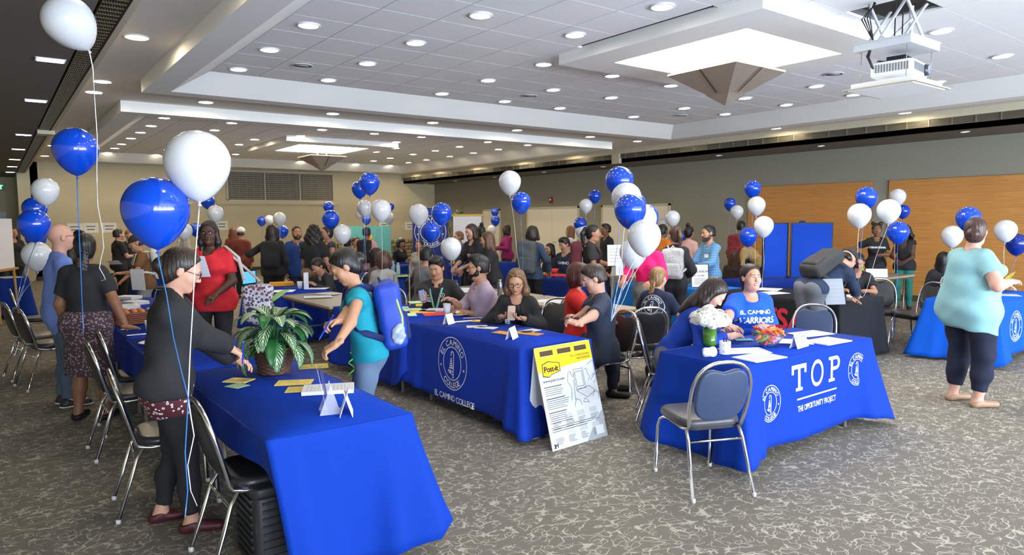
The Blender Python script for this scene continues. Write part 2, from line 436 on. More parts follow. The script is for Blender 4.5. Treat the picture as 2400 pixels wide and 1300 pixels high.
# left underside grille: long bars and cross bars
vy = [(-3.5, 13.9), (14.2, 25.9)]
for a, c in vy:
    g = empty('air_grille', ((.70 + XFL)/2, (a + c)/2, ZL), 0, 'long bronze air grille under the left soffit, %s stretch' % ('front' if a < 0 else 'rear'), 'grille')
    MB().box((0, 0, .09), (.16, c - a, .01)).build('backing', M_DARK, g)
    mb = MB()
    for k in range(10): mb.box((-.076 + .0169*k, 0, .02), (.004, c - a, .04))
    mb.build('long_bar', M_GRILLE, g, kind='stuff')
    cb = MB(); y = a + .05
    while y < c: cb.box((0, y - (a + c)/2, .018), (.155, .006, .034)); y += .11
    cb.build('cross_bar', M_GRILLE, g, kind='stuff')
    MB().box((.083, 0, .02), (.012, c - a, .05)).build('edge', M_DARK, g)
MB().box(((.70 + XFL)/2 + .03, 14.05, ZL - .01), (.24, .3, .10)).build('trim_4', M_CREAM, kind='structure')
# right fascia with grille band and dark slot
S(MB().box((XFR + .06, 9.4, (3.54 + ZS + .2)/2), (.1, 33.2, ZS + .2 - 3.54)), 'trim_5', M_CREAM)
S(MB().box((XFR + .14, 9.4, 3.43), (.06, 33.2, .24)), 'trim_6', M_DARK)
yblk = 13.55
for a, c in ((-3.5, yblk - .14), (yblk + .14, 25.9)):
    g = empty('air_grille', (XFR + .03, (a + c)/2, 3.41), 0, 'silver air grille band along the right soffit, %s stretch' % ('front' if a < 0 else 'rear'), 'grille')
    MB().box((.03, 0, .064), (.01, c - a, .128)).build('backing', M_VENTBACK, g)
    mb = MB()
    for k in range(7): mb.box((0, 0, .008 + .0185*k), (.02, c - a, .007))
    mb.build('long_bar', M_GRILLE2, g, kind='stuff')
    cb = MB(); y = a
    while y < c: cb.box((-.004, y - (a + c)/2, .064), (.03, .018, .128)); y += .38
    cb.build('divider', M_GRILLE2, g, kind='stuff')
S(MB().box((XFR + .03, yblk, 3.42), (.1, .28, .26)), 'trim_7', M_CREAM)
S(MB().box((XR - .015, 9.4, .06), (.03, 33, .12)), 'baseboard_right', mat('rubber_base', rgb(70, 64, 56), .6))
S(MB().box(((1.02 + XR)/2, YB - .015, .06), (XR - 1.05, .03, .12)), 'baseboard_back', mat('rubber_base'))
# doors of the right wall and the far left door
def door(i, y0, y1, h, leaves):
    d = S(MB().box((XR - .02, (y0 + y1)/2, h - .03), (.06, y1 - y0, .06)).box((XR - .02, y0 + .03, h/2), (.06, .06, h)).box((XR - .02, y1 - .03, h/2), (.06, .06, h)), 'door_%d' % i, M_CREAM)
    n = leaves; w = (y1 - y0 - .12)/n
    for k in range(n):
        cy = y0 + .06 + w*(k + .5)
        lf = MB().box((XR - .012, cy, h/2 - .03), (.04, w - .012, h - .07)).build('door_leaf', M_DOOR, d)
        MB().tube([(XR - .05, cy + w*.40, 1.0), (XR - .08, cy + w*.40, 1.0), (XR - .08, cy + w*.30, 1.0)], .012, 8).build('door_handle', M_GRILLE2, lf)
door(1, 21.15, 22.3, 2.18, 1); door(2, 16.75, 19.5, 2.2, 2); door(3, 12.95, 15.7, 2.2, 2)
d4 = S(MB().box((-.2, YB + 2.46, 1.12), (1.35, .08, 2.24)), 'door_4', M_CREAM)
MB().box((-.2, YB + 2.42, 1.09), (1.2, .06, 2.14)).build('door_leaf', M_DOORW, d4)
# timber panels on the right wall, board by board
for i, (y0, y1) in enumerate(((7.34, 10.41), (-2.6, 6.98))):
    p = S(MB().box((XR - .01, (y0 + y1)/2, 1.33), (.02, y1 - y0, 2.44)), 'trim_%d' % (8 + i), mat('panel_back', rgb(120, 78, 36), .7))
    me = MB().box((0, 0, 0), (.025, y1 - y0 - .06, .3005)).mesh('board', M_WOOD)
    for k in range(8): link('board', me, p, loc=(XR - .03, (y0 + y1)/2, .28 + .302*k))
    fr = MB()
    for yy in (y0 + .015, y1 - .015): fr.box((XR - .03, yy, 1.33), (.03, .03, 2.44))
    fr.build('edge_strip', M_WOOD, p)
# big return-air vent on the back wall
vx0, vx1, vz0, vz1 = 6.82, 10.76, 2.57, 3.575
v = empty('return_vent', ((vx0 + vx1)/2, YB, vz0), 0, 'wide framed return air vent high on the back wall', 'vent')
vw = vx1 - vx0; vh = vz1 - vz0
MB().box((0, -.02, vh/2), (vw, .03, vh)).build('backing', M_VENTBACK, v)
fr = MB().box((0, -.06, -.02), (vw + .1, .07, .05)).box((0, -.06, vh + .02), (vw + .1, .07, .05)).box((-vw/2 - .02, -.06, vh/2), (.05, .07, vh + .06)).box((vw/2 + .02, -.06, vh/2), (.05, .07, vh + .06))
fr.build('frame', M_CREAM, v)
me = MB().box((0, 0, 0), (.035, .05, vh)).mesh('mullion', M_CREAM)
for k in (-1, 1): link('mullion', me, v, loc=(k*vw/6, -.06, vh/2))
me = MB().box((0, 0, 0), (vw, .02, .03)).mesh('louvre', mat('louvre', rgb(140, 135, 120), .5, metal=.3))
for k in range(13): link('louvre', me, v, loc=(0, -.045, .05 + k*(vh - .1)/12))
me = MB().box((0, 0, 0), (.014, .02, vh)).mesh('bar', mat('vent_bar', rgb(150, 145, 130), .5))
for k in range(15): link('bar', me, v, loc=(-vw/2 + vw*(k + .5)/15, -.058, vh/2))
S(MB().box(((vx0 + vx1)/2 - .1, YB - .05, 2.47), (vw + .6, .1, .12)), 'trim_10', M_WALL)
# downlights
def light_proto(name, r, m_em, label, group, trim=M_WHITE):
    o = empty(name, (0, 0, 0), 0, label, 'light', group)
    MB().lathe([(r, .0), (r*1.18, -.004), (r*1.18, -.010), (r*1.0, -.014), (r, .0)], 24).build('trim_ring', trim, o)
    MB().lathe([(0, -.004), (r, -.004)], 24).build('lens', m_em, o)
    return o
def place(proto, pts):
    for i, p in enumerate(pts):
        if i == 0: proto.location = p
        else: copy_tree(proto, p)
near = [(2.65, 6.88), (3.86, 5.6), (5.08, 4.4), (2.65, 8.1), (3.86, 6.87), (5.08, 5.6), (2.65, 9.35), (3.86, 8.1), (5.7, 6.87), (3.86, 9.35), (5.7, 8.1), (6.92, 6.87), (5.7, 9.35), (6.92, 8.12), (8.14, 6.87), (6.92, 9.36), (8.14, 8.1), (10, 6.88), (8.14, 9.37), (10, 8.13), (10, 5.66), (11.2, 6.88), (10, 9.35), (11.2, 8.14), (8.17, 3.24), (10.06, 3.29), (11.2, 4.47), (11.2, 5.7), (2.65, 5.6), (2.65, 4.4), (2.65, 3.2), (3.86, 4.4), (3.86, 3.2), (5.08, 3.2), (2.65, 2.0), (5.08, 2.0), (8.17, 2.0), (10.06, 2.0)]
place(light_proto('downlight', .098, M_EMIT, 'round recessed downlight in the near white tile ceiling', 'near tile ceiling downlights'), [(x, y, ZT - .001) for x, y in near])
farx = [2.7, 3.92, 5.13, 5.78, 7.0, 8.2, 8.88, 10.12, 11.41]
fary = [14.42, 15.74, 17.0, 18.3, 19.75, 20.95, 22.3]
far = [(x, y) for x in (2.7, 10.12, 11.41) for y in fary] + [(3.92, 14.42), (3.92, 15.74), (5.13, 17.0), (5.13, 18.3), (5.78, 21), (3.92, 22.3), (5.78, 14.42), (5.78, 15.7), (7.0, 14.42), (8.2, 15.66), (8.2, 14.4), (8.88, 18.2), (8.88, 17.0), (3.92, 19.75), (8.2, 20.95), (8.2, 22.3)]
place(light_proto('downlight', .10, M_EMITF, 'round recessed downlight in the far tile ceiling by the back wall', 'far tile ceiling downlights'), [(x, y, ZT - .001) for x, y in far])
sof_l = [(1.29, 8.05), (1.29, 10.8), (1.29, 11.74), (2.81, 11.74), (4.91, 11.74), (6.94, 11.74), (9.0, 11.74), (11.12, 11.74), (12.74, 11.78), (1.29, 5.3), (1.29, 2.6), (1.3, 17.5), (1.3, 20.3), (1.3, 23.5), (1.9, 24.4), (3.4, 24.5), (5.2, 24.5), (10.6, 24.5), (12.4, 24.5)]
place(light_proto('downlight', .105, M_EMITF, 'round warm downlight in the flat soffit between the raised ceilings', 'soffit downlights'), [(x, y, ZS - .001) for x, y in sof_l])
sc_y = []
for px, py in ((1842, 304), (2142, 273), (1348, 367), (975, 412), (1030, 402), (1118, 392), (1227, 378)):
    d = ray(px, py); sc_y.append((d*(XFR/d[0]))[1])
place(light_proto('downlight', .105, M_EMITF, 'round warm downlight in the soffit strip beside the right air grille', 'right soffit downlights'), [(13.42, y, ZS - .001) for y in sc_y])
place(light_proto('downlight', .07, M_EMITS, 'small pale downlight in the low ceiling along the right wall', 'right wall downlights'), [(x, y, ZL - .001) for x, y in ((14.4, 10.62), (14.4, 8.0), (14.5, 14.75), (14.7, 26 - .5), (14.7, 23.2), (14.65, 20.45), (14.5, 17.48), (14.3, 5.2))])
o = empty('strip_light', (0, 0, 0), 0, 'short rectangular cool light in the low left ceiling', 'light', 'left ceiling strip lights')
MB().box((0, 0, -.004), (.24, .17, .008)).build('trim_ring', M_WHITE, o)
MB().box((0, 0, -.009), (.21, .14, .004)).build('lens', M_EMITC, o)
place(o, [(.53, y, ZL - .001) for y in (7.91, 10.6, 14.75, 17.66, 20.5, 23.1, 25.6, 5.2)])
# ceiling speakers
sp = empty('ceiling_speaker', (0, 0, 0), 0, 'round grey speaker grille in the tile ceiling', 'speaker', 'ceiling speakers')
MB().lathe([(.13, 0), (.135, -.008), (.115, -.012), (.115, -.006)], 24).build('rim', mat('speaker_rim', rgb(190, 190, 194), .6), sp)
MB().lathe([(0, -.009), (.115, -.006)], 24).build('mesh_cover', mat('speaker_mesh', rgb(168, 168, 174), .8, bump=.5, bscale=900), sp)
place(sp, [(*onz(px, py, ZT)[:2], ZT) for px, py in ((708, 153), (1240, 224), (1953, 173), (1595, 270))])
# luminous ceiling boxes with hanging inverted pyramids
M_PYR = mat('pyramid_metal', rgb(146, 134, 122), .5, metal=.3)
M_PYRD = mat('pyramid_slot', rgb(78, 68, 54), .6)
def lumen(B, which, cx, cy, tip):
    x0, y0, x1, y1 = B
    g = empty('skylight_box', ((x0 + x1)/2, (y0 + y1)/2, 3.62), 0, 'square luminous ceiling box over the %s of the hall' % which, 'light')
    w, d = x1 - x0, y1 - y0; p = 1.8
    mb = MB()
    for sx, sy, lx, ly in ((-1, 0, (w - p)/2, d), (1, 0, (w - p)/2, d), (0, -1, p, (d - p)/2), (0, 1, p, (d - p)/2)):
        mb.box((sx*(w + p)/4, sy*(d + p)/4, .07), (lx, ly, .14))
    mb.build('frame', M_PLASTER, g)
    MB().box((0, 0, .05), (p, p, .01)).build('diffuser', M_SKY, g)
    h = empty('pyramid_pendant', (cx, cy, tip), 0, 'inverted grey metal pyramid hanging under the %s luminous box' % which, 'light fitting')
    a = .47; hz = .34
    V = [(0, 0, 0)] + [(sx*a, sy*a, hz) for sx, sy in ((-1, -1), (1, -1), (1, 1), (-1, 1))] + [(sx*a, sy*a, hz + .02) for sx, sy in ((-1, -1), (1, -1), (1, 1), (-1, 1))]
    MB().add(V, [(0, 2, 1), (0, 3, 2), (0, 4, 3), (0, 1, 4), (1, 2, 6, 5), (2, 3, 7, 6), (3, 4, 8, 7), (4, 1, 5, 8), (5, 6, 7, 8)]).build('shell', M_PYR, h)
    b = .14; bz = b/a*hz
    V = [(0, 0, -.02)] + [(sx*b*1.15, sy*b*1.15, bz + .005) for sx, sy in ((-1, -1), (1, -1), (1, 1), (-1, 1))]
    MB().add(V, [(0, 2, 1), (0, 3, 2), (0, 4, 3), (0, 1, 4), (1, 2, 3, 4)]).build('tip_cap', M_PYR, h)
    for k in range(4):
        R = Matrix.Rotation(k*PI/2, 4, 'Z')
        q = MB()
        for s in (-1, 1): q.add([(s*.022 - .008, -.1, bz*.75 - .008), (s*.022 + .008, -.1, bz*.75 - .008), (s*.022 + .008, -a - .01, hz - .004), (s*.022 - .008, -a - .01, hz - .004)], [(0, 1, 2, 3)], 0, False, R)
        q.add([(-.016, -.1, bz*.75 - .003), (.016, -.1, bz*.75 - .003), (.016, -a - .004, hz), (-.016, -a - .004, hz)], [(0, 1, 2, 3)], 1, False, R)
        q.build('slot_rib', [M_PYR, M_PYRD], h)
    for sx in (-.12, .12):
        MB().tube([(sx, 0, hz), (sx, 0, 3.66 - tip)], .012, 8).build('hanger', M_WHITE, h)
lumen(BOX, 'near part', 6.91, 5.02, 3.10); lumen(BOX2, 'far part', 6.93, 17.35, 3.08)
# signs and fittings on the walls
M_PAPER = mat('paper', rgb(236, 236, 234), .8)
M_INK = mat('ink', rgb(40, 40, 46), .8)
def wall_note(px, py, label, w=.42, h=.32, lines=2):
    p = ray(px, py); p = CAM + p*((YB - .012)/p[1])
    o = MB().box((0, 0, 0), (w, .004, h)).build('paper_sign', M_PAPER, loc=(p[0], YB - .01, p[2]), label=label, cat='sign')
    mb = MB()
    for k in range(lines): mb.box((0, -.004, .05 - .1*k), (w*(.62 - .1*k), .002, .035))
    mb.build('lettering', mat('ink_grey', rgb(120, 118, 122), .8), o)
for (px, py), l in zip(((176, 535), (213, 534), (256, 533), (520, 528), (900, 529), (960, 529)), ('paper sign with two words on the back wall, first of three in a row', 'paper sign with two words on the back wall, middle of three in a row', 'paper sign with one word on the back wall, last of three in a row', 'paper sign on the back wall below the big vent', 'paper sign on the back wall behind the aqua display board', 'paper sign on the back wall beside the blue banner')):
    wall_note(px, py, l)
ex = MB().box((0, 0, 0), (.52, .05, .24)).build('exit_sign', mat('exit_case', rgb(150, 156, 140), .5), loc=(.18, YB + 2.4, 2.98), label='green EXIT sign above the white door', cat='sign')
mb = MB(); put_text(mb, 'EXIT', .19, frame((0.0, -.03, -.07), (1, 0, 0), (0, 0, 1), (0, -1, 0)), 0, .08, .02)
mb.build('lettering', mat('exit_green', (.1, .9, .25), .5, emit=2.0, ecol=(.15, .9, .35)), ex)
al = MB().box((0, 0, 0), (.06, .12, .2)).box((-.04, 0, .03), (.04, .06, .06), 1).build('fire_alarm', [mat('alarm_red', rgb(150, 30, 24), .4), M_WHITE], loc=(XR - .03, 18.16, 2.42), label='red fire alarm strobe above the double doors', cat='alarm')
# projector on its scissor lift
pj = empty('projector_lift', (6.8, 3.07, 3.30), 0, 'white scissor projector lift let down from the ceiling', 'lift')
M_LIFT = mat('lift_paint', rgb(206, 210, 216), .45)
M_CABLE = mat('black_cable', rgb(24, 24, 26), .5)
MB().box((0, 0, .035), (.60, .50, .07)).box((0, 0, .072), (.62, .52, .006)).build('tray', M_LIFT, pj)
for y in (-.16, .16):
    for a, c in (((-.22, y, .08), (.2, y, .43)), ((.2, y, .08), (-.22, y, .43))):
        MB().tube([a, c], .016, 6, flat=.5).build('scissor_arm', M_LIFT, pj)
for x in (-.2, .2):
    MB().tube([(x, -.17, .43), (x*.3, .17, .08)], .014, 6).build('scissor_arm', M_LIFT, pj)
MB().tube([(.16, -.05, .07), (.16, -.05, .43)], .02, 10).build('mast', M_LIFT, pj)
for k in range(4):
    MB().tube([(-.25 + .012*k, .1, .43), (-.28 + .01*k, .12 + .03*k, .3), (-.24, .1, .08), (-.27 - .015*k, .12, -.06), (-.22 - .01*k, .1, -.16), (-.12, .08, -.17)], .006, 6).build('cable', M_CABLE, pj)
for x in (-.05, .1): MB().tube([(x, 0, .07), (x, 0, .43)], .006, 6).build('cable', M_CABLE, pj)
for x in (-.25, .25):
    for y in (-.2, .2): MB().tube([(x, y, -.33), (x, y, .0)], .003, 5).build('suspension_wire', M_GRILLE2, pj)
ho = MB().box((0, 0, 0), (.76, .58, .02)).build('lift_opening', M_DARK, loc=(6.8, 3.07, ZT + .015), label='dark square opening in the ceiling above the projector lift', cat='opening')
pr = empty('projector', (6.82, 3.05, 3.06), .12, 'white ceiling projector with louvred side and round lens', 'projector')
MB().pad(rrect(.46, .36, .04), 0, .13, .02).build('case', M_WHITE, pr)
lv = MB().box((0, 0, 0), (.012, .006, .07)).mesh('louvre', mat('vent_grey', rgb(120, 122, 126), .6))
for k in range(14): link('louvre', lv, pr, loc=(-.18 + .02*k, -.181, .068))
for k in range(12): link('louvre', lv, pr, loc=(-.231, -.14 + .024*k, .068), rz=PI/2)
MB().lathe([(.0, .03), (.045, .03), (.055, .0), (.055, -.06)], 24, 0, MX((.14, -.18, .065), 0, PI/2)).lathe([(0, .032), (.04, .032)], 24, 1, MX((.14, -.18, .065), 0, PI/2)).build('lens', [mat('lens_ring', rgb(70, 72, 78), .3, metal=.5), mat('lens_glass', rgb(120, 140, 190), .05, emit=.5, ecol=(.5, .6, 1))], pr)
MB().box((0, 0, .16), (.2, .16, .06)).tube([(-.2, -.12, .14), (.2, .12, .14)], .012, 6).tube([(-.2, .12, .14), (.2, -.12, .14)], .012, 6).build('mount', M_CABLE, pr)
pl = empty('closure_panel', (6.8, 3.06, 2.95), 0, 'white square closure panel hanging below the projector', 'panel')
MB().box((0, 0, .035), (.62, .54, .05)).build('rim', M_WHITE, pl)
MB().box((0, 0, .004), (.74, .64, .008)).build('panel_edge', M_CREAM, pl)
MB().box((0, 0, -.003), (.66, .57, .008)).build('panel_tile', M_TILE, pl)
# ------------------------------------------------------------------ tables, cloths, chairs
M_TOP = mat('table_laminate', rgb(176, 166, 146), .45, var=.05, vscale=30)
M_TEDGE = mat('table_edge', rgb(92, 84, 72), .5)
M_TLEG = mat('table_leg', rgb(150, 144, 134), .4, metal=.6)
TABLES = []
def table(x0, y0, x1, y1, label, group=None, h=.745):
    TABLES.append((x0, y0, x1, y1))
    w, d = x1 - x0, y1 - y0
    t = empty('folding_table', ((x0 + x1)/2, (y0 + y1)/2, 0), 0, label, 'table', group)
    MB().pad(rrect(w, d, .02, 3), h - .032, h, .006).build('tabletop', M_TOP, t)
    MB().box((0, 0, h - .045), (w - .04, d - .04, .03)).build('apron', M_TEDGE, t)
    lx, ly = (w/2 - .09, d/2 - .22) if d > w else (w/2 - .22, d/2 - .09)
    for sx in (-1, 1):
        for sy in (-1, 1): MB().tube([(sx*lx, sy*ly, h - .05), (sx*lx, sy*ly, .0)], .016, 8).build('leg', M_TLEG, t)
    for s in (-1, 1):
        a, c = (((-lx, s*ly, .3), (lx, s*ly, .3)) if d > w else ((s*lx, -ly, .3), (s*lx, ly, .3)))
        MB().tube([a, c], .011, 6).build('crossbar', M_TLEG, t)
    return t
def cloth_mat(name, col, rough=.75):
    m, nt, b, tc = nodes(name, rough)
    b.inputs['Base Color'].default_value = (*col, 1)
    b.inputs['Specular IOR Level'].default_value = .18; b.inputs['Sheen Weight'].default_value = .02; b.inputs['Sheen Roughness'].default_value = .5
    w = N(nt, 'TexWave', i_Scale=1.2, i_Distortion=5.0, i_Detail=3); nt.links.new(tc.outputs['Object'], w.inputs['Vector'])
    n = N(nt, 'TexNoise', i_Scale=700); nt.links.new(tc.outputs['Object'], n.inputs['Vector'])
    v = N(nt, 'TexNoise', i_Scale=5, i_Detail=3); nt.links.new(tc.outputs['Object'], v.inputs['Vector'])
    a = N(nt, 'Math', operation='MULTIPLY_ADD', i_1=.12); nt.links.new(n.outputs['Fac'], a.inputs[0]); nt.links.new(v.outputs['Fac'], a.inputs[2])
    bp = N(nt, 'Bump', i_Strength=.25, i_Distance=.012); nt.links.new(a.outputs[0], bp.inputs['Height']); nt.links.new(bp.outputs[0], b.inputs['Normal'])
    return m
M_BLUE = cloth_mat('blue_cloth', rgb(18, 56, 168))
M_BLUE2 = cloth_mat('bright_blue_cloth', rgb(0, 52, 158))
M_ROYAL = cloth_mat('royal_blue_cloth', rgb(6, 84, 196))
M_SKYB = cloth_mat('sky_blue_cloth', rgb(22, 110, 190))
M_NAVY = cloth_mat('navy_cloth', rgb(20, 54, 150))
M_BLACKC = cloth_mat('black_cloth', rgb(32, 34, 40))
M_PRINT = mat('white_print', rgb(238, 240, 245), .7)
def cloth(x0, y0, x1, y1, hem, m, label, zt=.752, amp=.012, flare=.10, seed=1, group=None, wide=.015, pinch=0.0):
    """draped cloth; hem = heights of the lower edge on sides front(-y), right(+x), back(+y), left(-x)"""
    rnd = random.Random(seed); w, d = x1 - x0, y1 - y0
    cx, cy = (x0 + x1)/2, (y0 + y1)/2
    pts = []                                     # x, y, outward normal, distance to corner, side, s
    sides = [((x0, y0), (x1, y0), (0, -1)), ((x1, y0), (x1, y1), (1, 0)), ((x1, y1), (x0, y1), (0, 1)), ((x0, y1), (x0, y0), (-1, 0))]
    P = []
    tot = 0
    for k, (a, b, n) in enumerate(sides):
        L = math.hypot(b[0] - a[0], b[1] - a[1]); cnt = max(10, int(L/.03))
        for i in range(cnt):
            t = i/cnt; s = t*L
            P.append((a[0] + (b[0] - a[0])*t - cx, a[1] + (b[1] - a[1])*t - cy, n, min(s, L - s), k, tot + s, t, L))
        tot += L
    rows = 14; V = []; Fc = []; n = len(P)
    ph = [rnd.uniform(0, 6.28) for _ in range(6)]
    for r in range(rows + 1):
        t = max(0, (r - 1)/(rows - 1))
        for (x, y, nn, dc, k, s, u, L) in P:
            prev, nxt = hem[(k - 1) % 4], hem[(k + 1) % 4]
            h = hem[k]
            bl = .30
            ss = u*L
            if ss < bl: q = .5*(1 - ss/bl)**2; h = h*(1 - q) + min(prev, h)*q if prev < h else h*(1 - q) + (prev*.5 + h*.5)*q
            if L - ss < bl: q = .5*(1 - (L - ss)/bl)**2; h = h*(1 - q) + min(nxt, h)*q if nxt < h else h*(1 - q) + (nxt*.5 + h*.5)*q
            nx_, ny_ = nn
            if dc < .16:                         # round the normal over the corner
                pk = sides[(k - 1) % 4][2] if ss < L/2 else sides[(k + 1) % 4][2]
                q = .5*(1 - dc/.16); nx_, ny_ = nx_*(1 - q) + pk[0]*q, ny_*(1 - q) + pk[1]*q
                l = math.hypot(nx_, ny_); nx_, ny_ = nx_/l, ny_/l
            drop = zt - h
            z = zt if r == 0 else zt - .004 - (drop - .004)*t
            f = amp*(math.sin(s*7.3 + ph[0]) + .7*math.sin(s*13.1 + ph[1] + t) + .5*math.sin(s*21.7 + ph[2]))*t**1.3
            c = math.exp(-(dc/.17)**2)
            fc = .035*math.sin(s*38 + ph[3])*c*t**1.2
            off = .004 if r == 0 else .008 + wide*t*min(1, drop/.5) + (f*(1 - .2*c) + fc + flare*c*t**1.15)*min(1, drop/.6)
            hz = z + (.012*math.sin(s*5.1 + ph[4]) if t > .9 else 0)*(drop > .4)
            px_ = 0.0
            if pinch:
                e0 = math.hypot(x - (x0 - cx), y - (y0 - cy)); q = math.exp(-(e0/.30)**2)
                px_ = pinch*q*t; off *= 1 - .75*q
            V.append((x + nx_*off + px_, y + ny_*off, max(.006, hz)))
    for r in range(rows):
        for i in range(n):
            j = (i + 1) % n; Fc.append((r*n + i, (r + 1)*n + i, (r + 1)*n + j, r*n + j))
    mb = MB().add(V, Fc, 0, True)
    gx = max(2, int(w/.12)); gy = max(2, int(d/.12)); G = []
    mb.add([(x, y, zt) for x, y, *_ in P], [tuple(range(n))], 0, True)
    o = mb.build('tablecloth', m, loc=(cx, cy, 0), label=label, cat='tablecloth', group=group)
    sol = o.modifiers.new('thick', 'SOLIDIFY'); sol.thickness = .002; sol.offset = -1
    return o
def side_frame(x0, y0, x1, y1, side, u, z, zt=.752, hem=.1, wide=.015, off=.012):
    """frame on a cloth side: origin u metres along the side as seen from outside (left to right), height z"""
    t = (zt - z)/(zt - hem); o_ = .008 + wide*t + off
    sl = wide/(zt - hem); up = Vector((0, 0, 1))
    if side == 'front': o = (x0 + u, y0 - o_, z); X = Vector((1, 0, 0)); Nn = Vector((0, -1, 0))
    else: o = (x0 - o_, y1 - u, z); X = Vector((0, -1, 0)); Nn = Vector((-1, 0, 0))
    Y = (up - Nn*sl).normalized(); Z = X.cross(Y)
    return frame(o, X, Y, Z)
def cloth_print(mb, name, parent, Mx, m=None):
    o = mb.build(name, m or M_PRINT, parent)
    o.matrix_local = Matrix.Translation(-parent.location) @ Mx
    md = o.modifiers.new('hug', 'SHRINKWRAP'); md.target = parent; md.wrap_method = 'PROJECT'; md.wrap_mode = 'ABOVE_SURFACE'; md.offset = .003
    md.use_project_z = True; md.use_negative_direction = True; md.use_positive_direction = True; md.project_limit = .30
    return o

M_CHROME = mat('chrome', (.72, .72, .73), .16, metal=1.0)
M_VINYL = mat('black_vinyl', rgb(40, 41, 46), .38, bump=.08, bscale=120, coat=.1)
M_VINYLB = mat('slate_vinyl', rgb(52, 66, 96), .45, bump=.08, bscale=120)
M_RUB = mat('leg_tip', rgb(190, 190, 194), .4)
def chair_proto(backmat, seatmat):
    c = empty('banquet_chair')
    seat = rrect(.43, .43, .10, 5, 0, .03)
    MB().pad(seat, .425, .485, .028, steps=4).build('seat', seatmat, c)
    MB().pad(rrect(.40, .40, .09, 5, 0, .03), .41, .428, .004).build('seat_pan', mat('seat_pan', rgb(30, 30, 32), .6), c)
    tilt = .26
    def bp(u, v, o=0.0):                          # point on the tilted back plane: u sideways, v up from the seat
        return (u, -.20 - v*math.sin(tilt) + o*math.cos(tilt), .46 + v*math.cos(tilt) + o*math.sin(tilt))
    arch = []
    for i in range(25):
        a = PI*(i/24)
        arch.append((-.205*math.copysign(abs(math.cos(a))**.75, math.cos(a))*-1, .20 + .235*math.sin(a)**.8))
    arch = [(x, y) for x, y in arch][::-1]
    left = [(-.185, .0), (-.197, .07), (-.204, .14)]
    path = [(-.19, .05, .425), (-.19, -.12, .42), (-.187, -.185, .435)] + [bp(*p) for p in left] + [bp(*p) for p in arch] + [bp(-p[0], p[1]) for p in left[::-1]] + [(.187, -.185, .435), (.19, -.12, .42), (.19, .05, .425)]
    MB().tube(path, .0125, 8, flat=1.0).build('back_frame', M_CHROME, c)
    # upholstered back: oval pad with a dipped top edge
    pol = []
    for i in range(28):
        a = -PI + 2*PI*i/28
        x = .178*math.copysign(abs(math.cos(a))**.6, math.cos(a)); y = .215 + .185*math.copysign(abs(math.sin(a))**.7, math.sin(a))
        if y > .3: y -= .035*math.exp(-(x/.07)**2)
        pol.append((x, y))
    Mb = frame(bp(0, 0, -.018), Vector((1, 0, 0)), Vector((0, -math.sin(tilt), math.cos(tilt))), Vector((0, math.cos(tilt), math.sin(tilt))).cross(Vector((0, 0, 0))) if False else Vector((1, 0, 0)).cross(Vector((0, -math.sin(tilt), math.cos(tilt)))))
    MB().pad(pol, -.036, .002, .014, 0, Mb).build('backrest', backmat, c)
    for s in (-1, 1):
        lg = MB().tube([(s*.19, .05, .425), (s*.192, .15, .42), (s*.197, .20, .395), (s*.203, .225, .34), (s*.21, .245, .012)], .0115, 8).build('leg', M_CHROME, c)
        MB().lathe([(.0, 0), (.015, 0), (.015, .025), (.0, .026)], 10, c=(s*.21, .245, 0)).build('foot_cap', M_RUB, lg)
        lg = MB().tube([(s*.187, -.16, .425), (s*.192, -.20, .36), (s*.213, -.315, .012)], .0115, 8).build('leg', M_CHROME, c)
        MB().lathe([(.0, 0), (.015, 0), (.015, .025), (.0, .026)], 10, c=(s*.213, -.316, 0)).build('foot_cap', M_RUB, lg)
        MB().lathe([(0, 0), (.009, 0), (.009, .004), (0, .005)], 8, 0, MX((s*.207, bp(0, .12)[1], bp(0, .12)[2]), 0, 0, s*PI/2)).build('rivet', M_CHROME, c)
    MB().tube([(-.192, -.205, .35), (.192, -.205, .35)], .009, 6).build('stretcher', M_CHROME, c)
    return c
CH_BLACK = chair_proto(M_VINYL, M_VINYL); CH_BLUE = chair_proto(M_VINYLB, mat('grey_vinyl', rgb(74, 74, 82), .35, bump=.08, bscale=120))
_used = {}
def chair(x, y, a, label, group=None, proto=None):
    """chair whose sitter faces world angle a (degrees)"""
    p = proto or CH_BLACK; rz = math.radians(a - 90)
    if id(p) not in _used:
        _used[id(p)] = 1; p.location = (x, y, 0); p.rotation_euler = (0, 0, rz); return tag(p, label, 'chair', group)
    c = copy_tree(p, (x, y, 0), rz)
    if 'group' in c: del c['group']
    return tag(c, label, 'chair', group)

# row of tables beside the left chairs
table(1.08, 3.30, 1.72, 5.03, 'folding table under the blue cloth with the potted plant')
cloth(.97, 3.22, 1.74, 5.05, (.02, .30, .5, .56), M_BLUE2, 'bright blue cloth on the table with the potted plant', seed=3, amp=.008, flare=.16, wide=.012, pinch=.11)
table(.90, 5.10, 1.66, 6.90, 'folding table under the blue cloth with the plates of food')
cloth(.90, 5.10, 1.66, 6.90, (.6, .25, .6, .45), M_BLUE, 'blue cloth on the table with the plates of food', seed=4)
table(.92, 6.95, 1.68, 8.75, 'folding table under the blue cloth with the bread basket')
cloth(.92, 6.95, 1.68, 8.75, (.5, .2, .1, .4), M_BLUE, 'blue cloth on the table with the bread basket', seed=5)
table(.94, 8.80, 1.70, 10.6, 'folding table under the blue cloth with leaflets, beside the man in the brown tee')
cloth(.94, 8.80, 1.70, 10.6, (.4, .2, .1, .4), M_BLUE, 'blue cloth on the table with leaflets, beside the man in the brown tee', seed=6)
